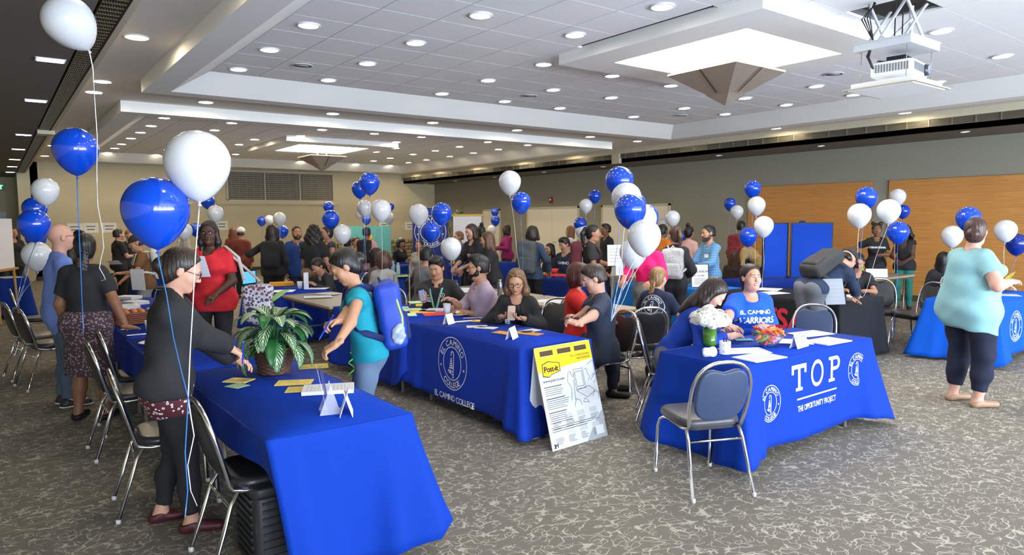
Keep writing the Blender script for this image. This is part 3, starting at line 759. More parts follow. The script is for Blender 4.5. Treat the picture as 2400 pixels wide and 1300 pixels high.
# middle row
E1 = (3.30, 4.28, 4.06, 6.08)
table(*E1, 'folding table under the blue college seal cloth')
e1 = cloth(*E1, (.03, .3, .4, .12), M_BLUE, 'blue cloth with a large white round college seal', seed=7, amp=.004, flare=.10)
mb = MB(); seal(mb, .245, MX((0, 0, 0))); put_text(mb, 'EL CAMINO COLLEGE', .075, MX((.03, -.345, 0)), 0, .05, .02)
cloth_print(mb, 'seal_print', e1, side_frame(*E1, 'left', .80, .475, hem=.12))
table(3.24, 6.12, 4.0, 7.88, 'folding table under the blue cloth with coloured handouts')
cloth(3.24, 6.12, 4.0, 7.88, (.4, .3, .4, .08), M_BLUE, 'blue cloth on the table with coloured handouts', seed=8)
table(3.2, 7.92, 3.96, 9.66, 'bare grey folding table between two blue covered tables')
table(3.2, 9.72, 3.96, 11.5, 'folding table under the blue cloth with orange envelopes')
cloth(3.2, 9.72, 3.96, 11.5, (.04, .3, .3, .05), M_BLUE, 'blue cloth on the table with orange envelopes', seed=9)
# the table of the opportunity project
TP = (4.10, 2.80, 5.93, 3.53)
table(*TP, 'folding table under the blue cloth lettered TOP')
tp = cloth(*TP, (.10, .03, .4, .05), M_BLUE2, 'bright blue cloth lettered TOP with two white seals', seed=12, amp=.005, flare=.17)
mb = MB(); fr_ = lambda u, z: MX((u - .96, z - .4, 0))
def slab_letter(ch, Mx, h=.20, t=.032):
    bx = lambda x0, y0, x1, y1: mb.add([(x0, y0, 0), (x1, y0, 0), (x1, y1, 0), (x0, y1, 0)], [(0, 1, 2, 3)], 0, False, Mx)
    if ch == 'T':
        bx(-.10, h - t, .10, h); bx(-.10, h - .07, -.072, h - t); bx(.072, h - .07, .10, h - t); bx(-t/2, 0, t/2, h - t); bx(-.045, 0, -t/2, .024); bx(t/2, 0, .045, .024)
    elif ch == 'O': ring2d(mb, .076*h/.2, .105*h/.2, Mx @ MX((0, h/2, 0)), 40, ex=.86)
    else:
        bx(-.06, 0, -.06 + t, h); bx(-.09, 0, -.06, .024); bx(-.06 + t, 0, .0, .024); bx(-.09, h - .024, -.06, h)
        n = 16; V = []
        for i in range(n + 1):
            a = -PI/2 + PI*i/n
            V += [(.02 + .058*math.cos(a), h*.72 + .056*math.sin(a), 0), (.02 + .028*math.cos(a), h*.72 + .028*math.sin(a), 0)]
        mb.add(V, [(2*i, 2*i + 2, 2*i + 3, 2*i + 1) for i in range(n)], 0, False, Mx)
        bx(-.06 + t, h*.72 + .028, .02, h*.72 + .056); bx(-.06 + t, h*.72 - .056, .02, h*.72 - .028)
for ch, u in (('T', .70), ('O', .96), ('P', 1.22)): slab_letter(ch, fr_(u, .475))
line2d(mb, [(-.29, 0), (.29, 0)], .012, fr_(.96, .41)); put_text(mb, 'THE OPPORTUNITY PROJECT', .062, fr_(.96, .315), 0, .05, .015, sx=.72)
seal(mb, .135, fr_(.32, .44)); seal(mb, .135, fr_(1.57, .52))
cloth_print(mb, 'seal_print', tp, side_frame(*TP, 'front', .96, .4, hem=.10))
# black table, sky blue table and further tables of the right rows
MS = (8.05, 4.18, 9.15, 5.98)
table(*MS, 'folding table under the black cloth lettered MESA')
ms = cloth(*MS, (.02, .03, .1, .02), M_BLACKC, 'black cloth lettered MESA in red', seed=14, amp=.008, flare=.06)
mb = MB(); put_text(mb, 'MESA', .36, MX((0, 0, 0)), 0, .04, .035)
cloth_print(mb, 'lettering', ms, side_frame(*MS, 'left', 1.0, .36, hem=.02), mat('red_print', rgb(205, 44, 66), .7))
table(8.02, 6.05, 8.78, 7.85, 'folding table under the sky blue cloth')
cloth(8.02, 6.05, 8.78, 7.85, (.02, .1, .1, .02), M_SKYB, 'sky blue cloth on the table with the framed notice', seed=15, amp=.008)
RT = (9.35, 2.98, 11.18, 3.75)
table(*RT, 'folding table under the bright blue cloth beside the tall woman in aqua')
rt = cloth(*RT, (.10, .05, .1, .02), M_ROYAL, 'bright blue cloth with a white seal, beside the woman in aqua', seed=16, amp=.010, flare=.2)
mb = MB(); seal(mb, .19, MX((0, 0, 0))); cloth_print(mb, 'seal_print', rt, side_frame(*RT, 'front', .60, .43, hem=.10))
for x0, y0, x1, y1, what, m in (
        (9.75, 6.35, 11.2, 7.1, 'folding table carrying the blue display boards', M_NAVY),
        (11.3, 5.45, 13.1, 6.2, 'folding table in front of the woman with two hair buns', None),
        (5.25, 5.45, 6.0, 7.2, 'bare folding table behind the seated woman in the red shirt', None),
        (5.25, 7.25, 6.0, 9.05, 'bare folding table behind the bearded man in the lavender shirt', None),
        (7.75, 8.6, 8.5, 10.4, 'folding table under the blue cloth with red trays', M_NAVY),
        (5.2, 11.3, 6.0, 13.1, 'folding table under the blue cloth with the green cutting mat', M_NAVY),
        (6.4, 13.8, 8.1, 14.5, 'folding table under the blue cloth before the blue banner', M_NAVY),
        (8.3, 13.0, 10.1, 13.76, 'folding table under the blue cloth near the easel', M_NAVY),
        (-1.3, 15.9, .5, 16.66, 'folding table under the blue cloth beside the wooden easel', M_NAVY),
        (2.3, 15.6, 4.1, 16.36, 'folding table under the blue cloth near the man in the grey jacket', M_NAVY)):
    table(x0, y0, x1, y1, what)
    if m: cloth(x0, y0, x1, y1, (.05, .05, .05, .05), m, what.replace('folding table under the ', 'draped ').replace('folding table carrying', 'navy cloth under'), seed=int(x0*10), amp=.008)
# chairs
for i, (x, y, a, l) in enumerate((
        (1.08, 3.72, 0, 'black chair with balloon ribbons tied to its top, beside the black plastic case'),
        (.83, 4.76, -4, 'black chair on the left of the table, behind the woman in the black cardigan'),
        (.83, 6.08, 2, 'black chair in front of the woman with the long braid'),
        (.97, 6.72, 0, 'black chair pushed under the table with the plates'),
        (.36, 9.75, 10, 'black chair with chrome rim standing left of the bald man'),
        (.46, 9.10, 14, 'black chair partly hidden by the bald man'),
        (.46, 11.6, 0, 'black chair farther back behind the bald man'))):
    chair(x, y, a, l)
chair(3.74, 2.87, 66, 'slate blue chair with chrome frame standing before the TOP table', None, CH_BLUE)
chair(6.45, 3.62, 205, 'slate blue chair at the far side of the TOP table, unoccupied', None, CH_BLUE)
chair(4.78, 3.98, -48, 'black chair under the seated woman in the royal blue cardigan')
chair(4.62, 4.72, 172, 'black chair under the seated man in the navy shirt')
for px, d, a, l in ((1502, 7.2, 62, 'black chair behind the seated girl with the braid'), (1296, 7.5, 215, 'black chair beside the woman in the black blazer'), (1322, 7.95, 200, 'black chair behind the woman in the red shirt'),
        (2091, 9.6, 228, 'black chair facing the black covered table with a cord hanging on it'), (2158, 9.2, 160, 'black chair turned sideways behind the woman in aqua'), (2275, 10.2, 250, 'black chair behind the blue covered table on the right'), (905, 8.9, 235, 'black chair with oval back behind the teal shirt woman'), (950, 9.6, 200, 'tall backed black chair beside the luggage handle'),
        (1090, 8.2, 225, 'black chair beside the lanyard man'), (2046, 10.2, 240, 'black chair of the seated man in the black tee'), (1630, 12.2, 230, 'black chair behind the man in the blue plaid shirt'), (420, 12.6, 60, 'black chair behind the man in the brown tee'), (360, 14.0, 30, 'black chair in the rear left group'), (860, 11.6, 230, 'black chair near the woman with very long dark hair')):
    p = at(px, d); chair(p[0], p[1], a, l)
# ------------------------------------------------------------------ bodies: smooth blended volumes turned into one surface
A3 = lambda *p: np.array(p, float)
def unit(v): v = np.asarray(v, float); return v/np.linalg.norm(v)
def cap(a, b, ra, rb, k=.03, flat=None, cut=None, neg=False):
    a, b = A3(*a), A3(*b); r = max(ra, rb)*(1.0 if flat is None else max(1, flat[1])); 
    return dict(t='c', a=a, b=b, ra=ra, rb=rb, k=k, flat=flat, cut=cut, neg=neg, lo=np.minimum(a, b) - r, hi=np.maximum(a, b) + r)
def ell(c, r, R=None, k=.03, cut=None, neg=False):
    c = A3(*c); r = A3(*r); R = np.eye(3) if R is None else np.asarray(R)
    e = np.abs(R.T) @ r
    return dict(t='e', c=c, r=r, R=R, k=k, cut=cut, neg=neg, lo=c - e, hi=c + e)
def rbx(c, b, r, R=None, k=.02, cut=None, neg=False):
    c = A3(*c); b = A3(*b); R = np.eye(3) if R is None else np.asarray(R)
    e = np.abs(R.T) @ (b + r)
    return dict(t='b', c=c, b=b, r=r, R=R, k=k, cut=cut, neg=neg, lo=c - e, hi=c + e)
def _eval(p, x, y, z, inf):
    if p['t'] == 'c':
        a = p['a']; ab = p['b'] - a; L2 = max(1e-9, ab @ ab)
        qx, qy, qz = x - a[0], y - a[1], z - a[2]
        if p['flat'] is not None:
            u, s = p['flat']; g = (1/s - 1)*(qx*u[0] + qy*u[1] + qz*u[2]); h0 = None
            t = np.clip((qx*ab[0] + qy*ab[1] + qz*ab[2])/L2, 0, 1)
            qx, qy, qz = qx - t*ab[0], qy - t*ab[1], qz - t*ab[2]
            g = (1/s - 1)*(qx*u[0] + qy*u[1] + qz*u[2])
            qx, qy, qz = qx + g*u[0], qy + g*u[1], qz + g*u[2]
        else:
            t = np.clip((qx*ab[0] + qy*ab[1] + qz*ab[2])/L2, 0, 1)
            qx, qy, qz = qx - t*ab[0], qy - t*ab[1], qz - t*ab[2]
        d = np.sqrt(qx*qx + qy*qy + qz*qz) - (p['ra'] + (p['rb'] - p['ra'])*t) - inf
    elif p['t'] == 'e':
        R = p['R']; c = p['c']; r = p['r'] + inf
        qx, qy, qz = x - c[0], y - c[1], z - c[2]
        q = [(R[i, 0]*qx + R[i, 1]*qy + R[i, 2]*qz)/r[i] for i in range(3)]
        k0 = np.sqrt(q[0]**2 + q[1]**2 + q[2]**2); k1 = np.sqrt((q[0]/r[0])**2 + (q[1]/r[1])**2 + (q[2]/r[2])**2) + 1e-9
        d = k0*(k0 - 1)/k1
    else:
        R = p['R']; c = p['c']; b = p['b']
        qx, qy, qz = x - c[0], y - c[1], z - c[2]
        q = [np.abs(R[i, 0]*qx + R[i, 1]*qy + R[i, 2]*qz) - b[i] for i in range(3)]
        d = np.sqrt(sum(np.maximum(v, 0)**2 for v in q)) + np.minimum(np.maximum(np.maximum(q[0], q[1]), q[2]), 0) - p['r'] - inf
    if p['cut'] is not None:
        for pt, n in p['cut']: d = np.maximum(d, (x - pt[0])*n[0] + (y - pt[1])*n[1] + (z - pt[2])*n[2])
    return d
_ED = [((0, 0, 0), (1, 0, 0)), ((0, 1, 0), (1, 1, 0)), ((0, 0, 1), (1, 0, 1)), ((0, 1, 1), (1, 1, 1)), ((0, 0, 0), (0, 1, 0)), ((1, 0, 0), (1, 1, 0)), ((0, 0, 1), (0, 1, 1)), ((1, 0, 1), (1, 1, 1)), ((0, 0, 0), (0, 0, 1)), ((1, 0, 0), (1, 0, 1)), ((0, 1, 0), (0, 1, 1)), ((1, 1, 0), (1, 1, 1))]
def sdf_mesh(prims, h, inf=0.0, disp=None, cuts=()):
    """blend the volumes and return (vertices, quads)"""
    pos = [p for p in prims if not p['neg']]
    lo = np.min([p['lo'] for p in pos], axis=0) - inf - 3*h - .012; hi = np.max([p['hi'] for p in pos], axis=0) + inf + 3*h + .012
    n = np.ceil((hi - lo)/h).astype(int) + 1
    ax = [lo[i] + h*np.arange(n[i]) for i in range(3)]
    D = np.full(n, .2, np.float32)
    for p in prims:
        m = inf + p['k'] + 2*h
        i0 = np.maximum(0, np.floor((p['lo'] - m - lo)/h).astype(int)); i1 = np.minimum(n, np.ceil((p['hi'] + m - lo)/h).astype(int) + 1)
        if np.any(i1 <= i0): continue
        x = ax[0][i0[0]:i1[0], None, None]; y = ax[1][None, i0[1]:i1[1], None]; z = ax[2][None, None, i0[2]:i1[2]]
        d = _eval(p, x, y, z, 0 if p['neg'] else inf).astype(np.float32)
        sl = tuple(slice(a, b) for a, b in zip(i0, i1)); B = D[sl]; k = p['k']
        if p['neg']:
            a, b = -B, d; q = np.clip(.5 + .5*(b - a)/k, 0, 1); D[sl] = -(b*(1 - q) + a*q - k*q*(1 - q))
        else:
            q = np.clip(.5 + .5*(d - B)/k, 0, 1); D[sl] = d*(1 - q) + B*q - k*q*(1 - q)
    X, Y, Z = ax[0][:, None, None], ax[1][None, :, None], ax[2][None, None, :]
    if disp is not None: D += disp(X, Y, Z).astype(np.float32)
    for pt, nn in cuts: D = np.maximum(D, (X - pt[0])*nn[0] + (Y - pt[1])*nn[1] + (Z - pt[2])*nn[2])
    s = D < 0
    c = np.zeros(n - 1, np.int8)
    for dx in (0, 1):
        for dy in (0, 1):
            for dz in (0, 1): c += s[dx:n[0] - 1 + dx, dy:n[1] - 1 + dy, dz:n[2] - 1 + dz]
    mix = (c > 0) & (c < 8)
    idx = np.full(n - 1, -1, np.int32); ci = np.argwhere(mix); idx[mix] = np.arange(len(ci))
    acc = np.zeros((len(ci), 3)); num = np.zeros(len(ci))
    for a, b in _ED:
        a, b = np.array(a), np.array(b)
        da = D[tuple((ci + a).T)]; db = D[tuple((ci + b).T)]
        m = (da < 0) != (db < 0); t = (da[m]/(da[m] - db[m]))[:, None]
        acc[m] += a + (b - a)*t; num[m] += 1
    V = lo + h*(ci + acc/np.maximum(num, 1)[:, None])
    Fs = []
    for axn in range(3):
        o = [i for i in range(3) if i != axn]
        s0 = s.take(range(n[axn] - 1), axn); s1 = s.take(range(1, n[axn]), axn)
        e = np.argwhere(s0 != s1); e = e[(e[:, o[0]] > 0) & (e[:, o[1]] > 0) & (e[:, o[0]] < n[o[0]] - 1) & (e[:, o[1]] < n[o[1]] - 1)]
        if not len(e): continue
        inside = s[tuple(e.T)]
        u = np.zeros(3, int); u[o[0]] = 1; w = np.zeros(3, int); w[o[1]] = 1
        q = np.stack([idx[tuple((e - u - w).T)], idx[tuple((e - w).T)], idx[tuple(e.T)], idx[tuple((e - u).T)]], 1)
        flip = inside if axn != 1 else ~inside
        q[~flip] = q[~flip][:, ::-1]
        Fs.append(q)
    Fc = np.concatenate(Fs) if Fs else np.zeros((0, 4), int)
    return V, Fc
def joinm(parts):
    V, Fc, mi = [], [], []; o = 0
    for v, f, m in parts: V.append(v); Fc.append(f + o); mi.append(np.full(len(f), m) if np.isscalar(m) else m); o += len(v)
    return np.concatenate(V), np.concatenate(Fc), np.concatenate(mi)
def ball(c, r, n=8):
    V, Fc = [], []
    for i in range(n + 1):
        t = PI*i/n
        for j in range(2*n): p = PI*j/n; V.append((c[0] + r*math.sin(t)*math.cos(p), c[1] + r*math.sin(t)*math.sin(p), c[2] + r*math.cos(t)))
    m = 2*n
    for i in range(n):
        for j in range(m): Fc.append((i*m + j, (i + 1)*m + j, (i + 1)*m + (j + 1) % m, i*m + (j + 1) % m))
    return np.array(V), np.array(Fc)

# ------------------------------------------------------------------ materials of people
def skin_mat(c):
    k = 'skin_%d_%d_%d' % c
    return _mats.get(k) or mat(k, rgb(*c), .52, var=.06, vscale=30, sub=.12)
def fab(name, c, rough=.85, bump=.25, bscale=500):
    return _mats.get(name) or mat(name, rgb(*c), rough, bump=bump, bscale=bscale, var=.08, vscale=14)
def hair_mat(name, c, tip=None):
    if name in _mats: return _mats[name]
    m, nt, b, tc = nodes(name, .42)
    mp = N(nt, 'Mapping'); mp.inputs['Scale'].default_value = (1, 1, .12); nt.links.new(tc.outputs['Object'], mp.inputs[0])
    n = N(nt, 'TexNoise', i_Scale=130, i_Detail=3); nt.links.new(mp.outputs[0], n.inputs['Vector'])
    c = rgb(*c); t = rgb(*tip) if tip else tuple(min(1, v*1.9 + .008) for v in c)
    r = ramp(nt, [(.35, tuple(v*.6 for v in c)), (.55, c), (.75, t)]); nt.links.new(n.outputs['Fac'], r.inputs[0]); nt.links.new(r.outputs[0], b.inputs['Base Color'])
    bp = N(nt, 'Bump', i_Strength=.6, i_Distance=.006); nt.links.new(n.outputs['Fac'], bp.inputs['Height']); nt.links.new(bp.outputs[0], b.inputs['Normal'])
    return m
def check_mat(name, base, line, scale=22, w=.18):
    """woven check for plaid shirts"""
    if name in _mats: return _mats[name]
    m, nt, b, tc = nodes(name, .85)
    sx = N(nt, 'SeparateXYZ'); nt.links.new(tc.outputs['Object'], sx.inputs[0])
    outs = []
    ad = N(nt, 'Math', operation='ADD'); nt.links.new(sx.outputs[0], ad.inputs[0]); nt.links.new(sx.outputs[1], ad.inputs[1])
    for src in (ad.outputs[0], sx.outputs[2]):
        mu = N(nt, 'Math', operation='MULTIPLY', i_1=scale); nt.links.new(src, mu.inputs[0])
        fr = N(nt, 'Math', operation='FRACT'); nt.links.new(mu.outputs[0], fr.inputs[0])
        lt = N(nt, 'Math', operation='LESS_THAN', i_1=w); nt.links.new(fr.outputs[0], lt.inputs[0]); outs.append(lt)
    s = N(nt, 'Math', operation='ADD'); nt.links.new(outs[0].outputs[0], s.inputs[0]); nt.links.new(outs[1].outputs[0], s.inputs[1])
    hf = N(nt, 'Math', operation='MULTIPLY', i_1=.5); nt.links.new(s.outputs[0], hf.inputs[0])
    mx = N(nt, 'Mix', data_type='RGBA'); mx.inputs[6].default_value = (*rgb(*base), 1); mx.inputs[7].default_value = (*rgb(*line), 1)
    nt.links.new(hf.outputs[0], mx.inputs[0]); nt.links.new(mx.outputs[2], b.inputs['Base Color'])
    return m
def spot_mat(name, base, spot, scale=34, size=.32, third=None):
    """small printed motif on cloth"""
    if name in _mats: return _mats[name]
    m, nt, b, tc = nodes(name, .8)
    v = N(nt, 'TexVoronoi', i_Scale=scale); nt.links.new(tc.outputs['Object'], v.inputs['Vector'])
    r = ramp(nt, [(size*.45, rgb(*(third or base))), (size*.5, rgb(*spot)), (size, rgb(*spot)), (size + .02, rgb(*base))], 'CONSTANT')
    nt.links.new(v.outputs['Distance'], r.inputs[0]); nt.links.new(r.outputs[0], b.inputs['Base Color'])
    return m
M_EYE = mat('eye_white', rgb(225, 220, 214), .3); M_IRIS = mat('iris', rgb(40, 26, 18), .2)
M_GLASS = mat('spectacle_frame', rgb(28, 26, 28), .3); M_GLASSC = mat('spectacle_clear', rgb(190, 192, 200), .25)

def ik(a, t, l1, l2, pole):
    a, t = A3(*a), A3(*t); d = t - a; L = np.linalg.norm(d); L = min(L, (l1 + l2)*.995) + 1e-9; dn = d/np.linalg.norm(d)
    x = (l1*l1 - l2*l2 + L*L)/(2*L); y = math.sqrt(max(0, l1*l1 - x*x))
    p = A3(*pole); p = p - dn*(p @ dn); p = p/max(1e-6, np.linalg.norm(p))
    return a + dn*x + p*y, a + dn*L
def hand_prims(W, hd, n, side, q, curl=.35, spread=1.0, thumb=.6):
    hd = unit(hd); n = n - hd*(n @ hd); n = unit(n); s = np.cross(hd, n)*side
    pr = [rbx(W + hd*.048*q, (.030*q, .036*q, .006*q), .009*q, R=np.array([s, hd, n]), k=.012),
          cap(W - hd*.03*q, W + hd*.02*q, .026*q, .027*q, k=.02, flat=(n, .8))]
    for i, L in enumerate((.070, .080, .074, .058)):
        b = W + hd*(.086 - .006*abs(i - 1))*q + s*(.033 - .0215*i)*q
        d = unit(hd + s*(.10 - .07*i)*spread); ang = 0
        segs = (L*.45, L*.32, L*.26); r = (.0088, .0080, .0070)
        for j in range(3):
            ang += curl*(.8, 1.1, .9)[j]
            dd = d*math.cos(ang) + n*math.sin(ang); e = b + dd*segs[j]*q
            pr.append(cap(b, e, r[j]*q, r[min(j + 1, 2)]*q*.96, k=.006)); b = e
    b = W + hd*.026*q + s*.032*q; d1 = unit(hd*.72 + s*.62 + n*.25); e = b + d1*.040*q
    pr.append(cap(b, e, .0125*q, .0102*q, k=.014)); d2 = unit(hd*1.0 + s*.15 + n*thumb); f = e + d2*.034*q
    pr.append(cap(e, f, .0100*q, .0080*q, k=.006))
    return pr
HAIR = {}
def person(p, a, S, label, pose='stand', lean=0.0, b=1.0, bd=None, fem=False, skin=(196, 148, 120), head=(0, 0), hair=None, hair_c=('black_hair', (22, 18, 18)),
           top=None, bottom=None, rh=None, lh=None, rh_dir=None, lh_dir=None, rh_n=None, lh_n=None, curl=(.35, .35), feet=None, seat=.48, q=1, glasses=None, beard=None, shoe=(30, 28, 28),
           outer=None, twist=0.0, sole=None, lip=None, thighs=1.0, knees=None, name='person', belly=0.0, groupx=None, fine=None, brow=True, eyes=True, pelvis=None, smile=False):
    """one figure: p ground point, a facing angle (degrees), S stature, q detail 1 near .. 3 far; hands as local targets (right, forward, up)"""
    s = S/1.70; bd = bd or b
    HB = {0: .012, 1: .015, 2: .020, 3: .026}[q]; HC = {0: .010, 1: .012, 2: .016, 3: .022}[q]; HH = {0: .005, 1: .006, 2: .008, 3: .0105}[q]; HA = {0: .0045, 1: .005, 2: .006, 3: .0075}[q]
    up = A3(0, math.sin(lean), math.cos(lean)); fw = A3(0, math.cos(lean), -math.sin(lean)); rt = A3(1, 0, 0)
    if twist:
        ct, st = math.cos(twist), math.sin(twist); rt2 = rt*ct + fw*st; fw2 = fw*ct - rt*st
    else: rt2, fw2 = rt, fw
    P = A3(*(pelvis or (0, 0, .90*s if pose == 'stand' else seat + .095*s)))
    R = np.array([rt, fw, up]); R2 = np.array([rt2, fw2, up])
    sw = (.140 if fem else .160)*s*(.70 + .30*b)
    SH = {k: P + up*.455*s + rt2*k*sw for k in (1, -1)}
    torso = [ell(P + up*.03*s, (.160*b*s*(1.06 if fem else 1), .112*bd*s, .13*s), R, .05),
             ell(P + up*.19*s, ((.122 if fem else .137)*b*s, .095*bd*s, .15*s), R, .07),
             ell(P + up*.355*s, ((.136 if fem else .150)*(.3 + .7*b)*s, .107*bd*s, .17*s), R2, .06),
             cap(SH[-1]*.86 + SH[1]*.14, SH[-1]*.14 + SH[1]*.86, .052*s, .052*s, .05)]
    for k in (1, -1): torso.append(cap(P + up*.515*s + rt2*k*.02*s - fw*.012*s, SH[k]*.8 + (P + up*.455*s)*.2 + up*.012*s, .044*s, .042*s, .03))
    if fem:
        for k in (1, -1): torso.append(ell(P + up*.335*s + fw2*.085*bd*s + rt2*k*.066*s*b, (.060*s*b, .052*s*bd, .062*s), R2, .05))
    if belly: torso.append(ell(P + up*.13*s + fw*.05*s, (.15*b*s, (.09 + belly)*s, .15*s), R, .08))
    # legs
    hip = {k: P + rt*k*.086*b*s for k in (1, -1)}
    tl, cl = .425*s, .406*s
    legs = []; kn = {}; an = {}
    for k in (1, -1):
        if feet: ft = A3(*feet[0 if k == 1 else 1]) + A3(0, 0, .075)
        elif pose == 'stand': ft = A3(k*.10*b, -.01, .075)
        else: ft = A3(k*.13, .42*s, .075)
        pole = (k*.05, 1, .2) if pose == 'stand' else (k*.15, .35, 1)
        kn[k], an[k] = ik(hip[k], ft, tl, cl, pole)
        th = thighs*(.35 + .65*b)
        legs += [cap(hip[k], kn[k], .088*s*th, .056*s*th, .05), cap(kn[k], kn[k]*.55 + an[k]*.45, .055*s*th, .054*s*th, .03), cap(kn[k]*.55 + an[k]*.45, an[k], .053*s*th, .036*s, .03)]
        if pose == 'stand': legs.append(ell(hip[k] - fw*.05*s - up*.0*s, (.085*s*b, .085*s*bd, .10*s), R, .06))
    # arms
    arms = []; el = {}; wr = {}; hdir = {}; hn = {}
    ul, fl = .285*s, .245*s
    ab = .45 + .55*b
    for k, tgt, hdr, hnn in ((1, rh, rh_dir, rh_n), (-1, lh, lh_dir, lh_n)):
        if tgt is None: t = SH[k] + A3(k*(.05 + .09*(b - 1)*2), .06, -.505*s)
        else: t = A3(*tgt)
        pole = A3(k*.7, -.75, -.45)
        el[k], wr[k] = ik(SH[k], t, ul, fl, pole)
        hdir[k] = unit(hdr) if hdr is not None else unit(wr[k] - el[k])
        hn[k] = A3(*hnn) if hnn is not None else (A3(-k, 0.1, -.15) if tgt is None else A3(-k*.25, 0, -1))
        arms.append((k, cap(SH[k], el[k], .050*s*ab, .040*s*ab, .045), cap(el[k], wr[k], .042*s*ab, .027*s*(.7 + .3*ab), .025)))
    # head
    hs = (.55 + .45*s)*(1.02 if fem else 1.05)
    nb = P + up*.52*s
    nd = unit(up*.55 + A3(0, 0, .45) + fw*.22)
    yaw, pit = math.radians(head[0]), math.radians(head[1])
    hf = unit(A3(math.sin(-yaw)*-1 if False else math.sin(yaw), math.cos(yaw), 0)*math.cos(pit) + A3(0, 0, math.sin(pit)))
    hr = unit(np.cross(hf, A3(0, 0, 1))); hu = np.cross(hr, hf)
    HCn = nb + nd*.135*s + hu*.045*hs
    RH = np.array([hr, hf, hu])
    L = lambda x, y, z: HCn + (hr*x + hf*y + hu*z)*hs
    E = lambda c, r, k=.02, **kw: ell(L(*c), A3(*r)*hs, RH, k*hs, **kw)
    fat = 1 + .10*max(0, b - 1)*2
    hp = [E((0, -.012, .030), (.077, .098, .088), .02), E((0, .018, -.030), (.063*fat, .074, .088), .03), E((0, .034, -.074), (.045*fat, .047, .040), .03),
          E((0, .072, -.098), (.020, .020, .017), .025)]
    for k in (1, -1):
        hp += [E((k*.036, .056, -.028), (.030*fat, .028, .030), .025), E((k*.079, -.006, -.006), (.010, .020, .031), .008)]
    hp.append(cap(L(-.034, .079, .024), L(.034, .079, .024), .013*hs, .013*hs, .02))
    for k in (1, -1): hp.append(E((k*.031, .102, .004), (.017, .019, .0085), .010, neg=True))
    hp += [cap(L(0, .086, .010), L(0, .106, -.026), .008*hs, .0125*hs, .012), E((.010, .097, -.031), (.009, .011, .008), .008), E((-.010, .097, -.031), (.009, .011, .008), .008),
           E((0, .089, -.059), (.023, .012, .0065), .006), E((0, .087, -.068), (.019, .012, .0065), .006)]
    neck = cap(nb - up*.05*s, L(0, -.018, -.055), .060*s*(.84 if fem else .98)*(.6 + .4*b), .054*hs*(.84 if fem else 1)*(.7 + .3*b), .03)
    hp.append(cap(nb + (L(0, -.018, -.055) - nb)*.3, L(0, -.018, -.055), .056*s*(.84 if fem else 1)*(.6 + .4*b), .054*hs*(.84 if fem else 1)*(.7 + .3*b), .025))
    if b > 1.15: hp.append(E((0, .020, -.098), (.055, .05, .035), .03))
    fo = []
    for k in (1, -1):
        f0 = an[k] - A3(0, 0, .035); f1 = an[k] + A3(k*.015, .125*s, -.052)
        fo += [cap(an[k], f0 + A3(0, -.02, -.0), .036*s, .036*s, .02), cap(f0, f1, .036*s, .027*s, .03, flat=(A3(0, 0, 1), .8))]
    body = torso + legs + [x for _, u, f in arms for x in (u, f)] + [neck] + fo
    parts = [(*sdf_mesh(body, HB), 0)]
    hv, hfc = sdf_mesh(hp, HH)
    loc = ((hv - HCn) @ RH.T)/hs
    fcn = loc[hfc].mean(1)
    lipm = (np.abs(fcn[:, 0]) < .023) & (fcn[:, 1] > .075) & (fcn[:, 2] < -.052) & (fcn[:, 2] > -.0745)
    lm_ = np.where(lipm, 1, 0)
    if smile: lm_ = np.where((np.abs(fcn[:, 0]) < .017) & (fcn[:, 1] > .08) & (fcn[:, 2] < -.0595) & (fcn[:, 2] > -.0675), 2, lm_)
    parts.append((hv, hfc, lm_))
    if eyes:
        for k in (1, -1):
            v, f = ball(L(k*.031, .0760, .004), .0122*hs, 6); parts.append((v, f, 2))
            v, f = ball(L(k*.031, .0820, .004), .0074*hs, 5); parts.append((v, f, 3))
    for k, cu in ((1, curl[0]), (-1, curl[1])):
        parts.append((*sdf_mesh(hand_prims(wr[k], hdir[k], hn[k], k, s, cu), HA), 0))
    V, Fc, mi = joinm(parts)
    sm = skin_mat(skin)
    lipc = lip or tuple(int(c*f) for c, f in zip(skin, (.86, .66, .66)))
    me = np_mesh('person', V, Fc, [sm, mat('lip_%d_%d_%d' % lipc, rgb(*lipc), .4), M_EYE, M_IRIS], mi)
    root = link(name, me, None, loc=(p[0], p[1], 0), rz=math.radians(a - 90), label=label, cat='person', group=groupx)
    J = dict(P=P, up=up, fw=fw, rt=rt, fw2=fw2, rt2=rt2, SH=SH, el=el, wr=wr, hdir=hdir, hn=hn, L=L, s=s, hs=hs, hr=hr, hf=hf, hu=hu, an=an, kn=kn, root=root, a=a, p=p, b=b, bd=bd, HC=HC, nb=nb)
    rz = math.radians(a - 90); cz, sz = math.cos(rz), math.sin(rz)
    J['W'] = lambda v: A3(p[0] + v[0]*cz - v[1]*sz, p[1] + v[0]*sz + v[1]*cz, v[2])
    J['V'] = lambda v: A3(v[0]*cz - v[1]*sz, v[0]*sz + v[1]*cz, v[2])
    rnd = random.Random(int(abs(p[0])*1000) + int(abs(p[1])*77)); ph = [rnd.uniform(0, 6) for _ in range(6)]
    wr_amp = .0035
    def folds(x, y, z): return wr_amp*(np.sin(31*z + 9*x + ph[0]) + .8*np.sin(23*x - 27*z + 11*y + ph[1]) + .7*np.sin(41*y + 19*z - 13*x + ph[2]))
    def skin_mesh(nm, prims, inf, m, dsp=folds, h=None, cuts=()):
        v, f = sdf_mesh(prims, h or HC, inf, dsp, cuts)
        if len(f): return link(nm, np_mesh(nm, v, f, [m]), root)
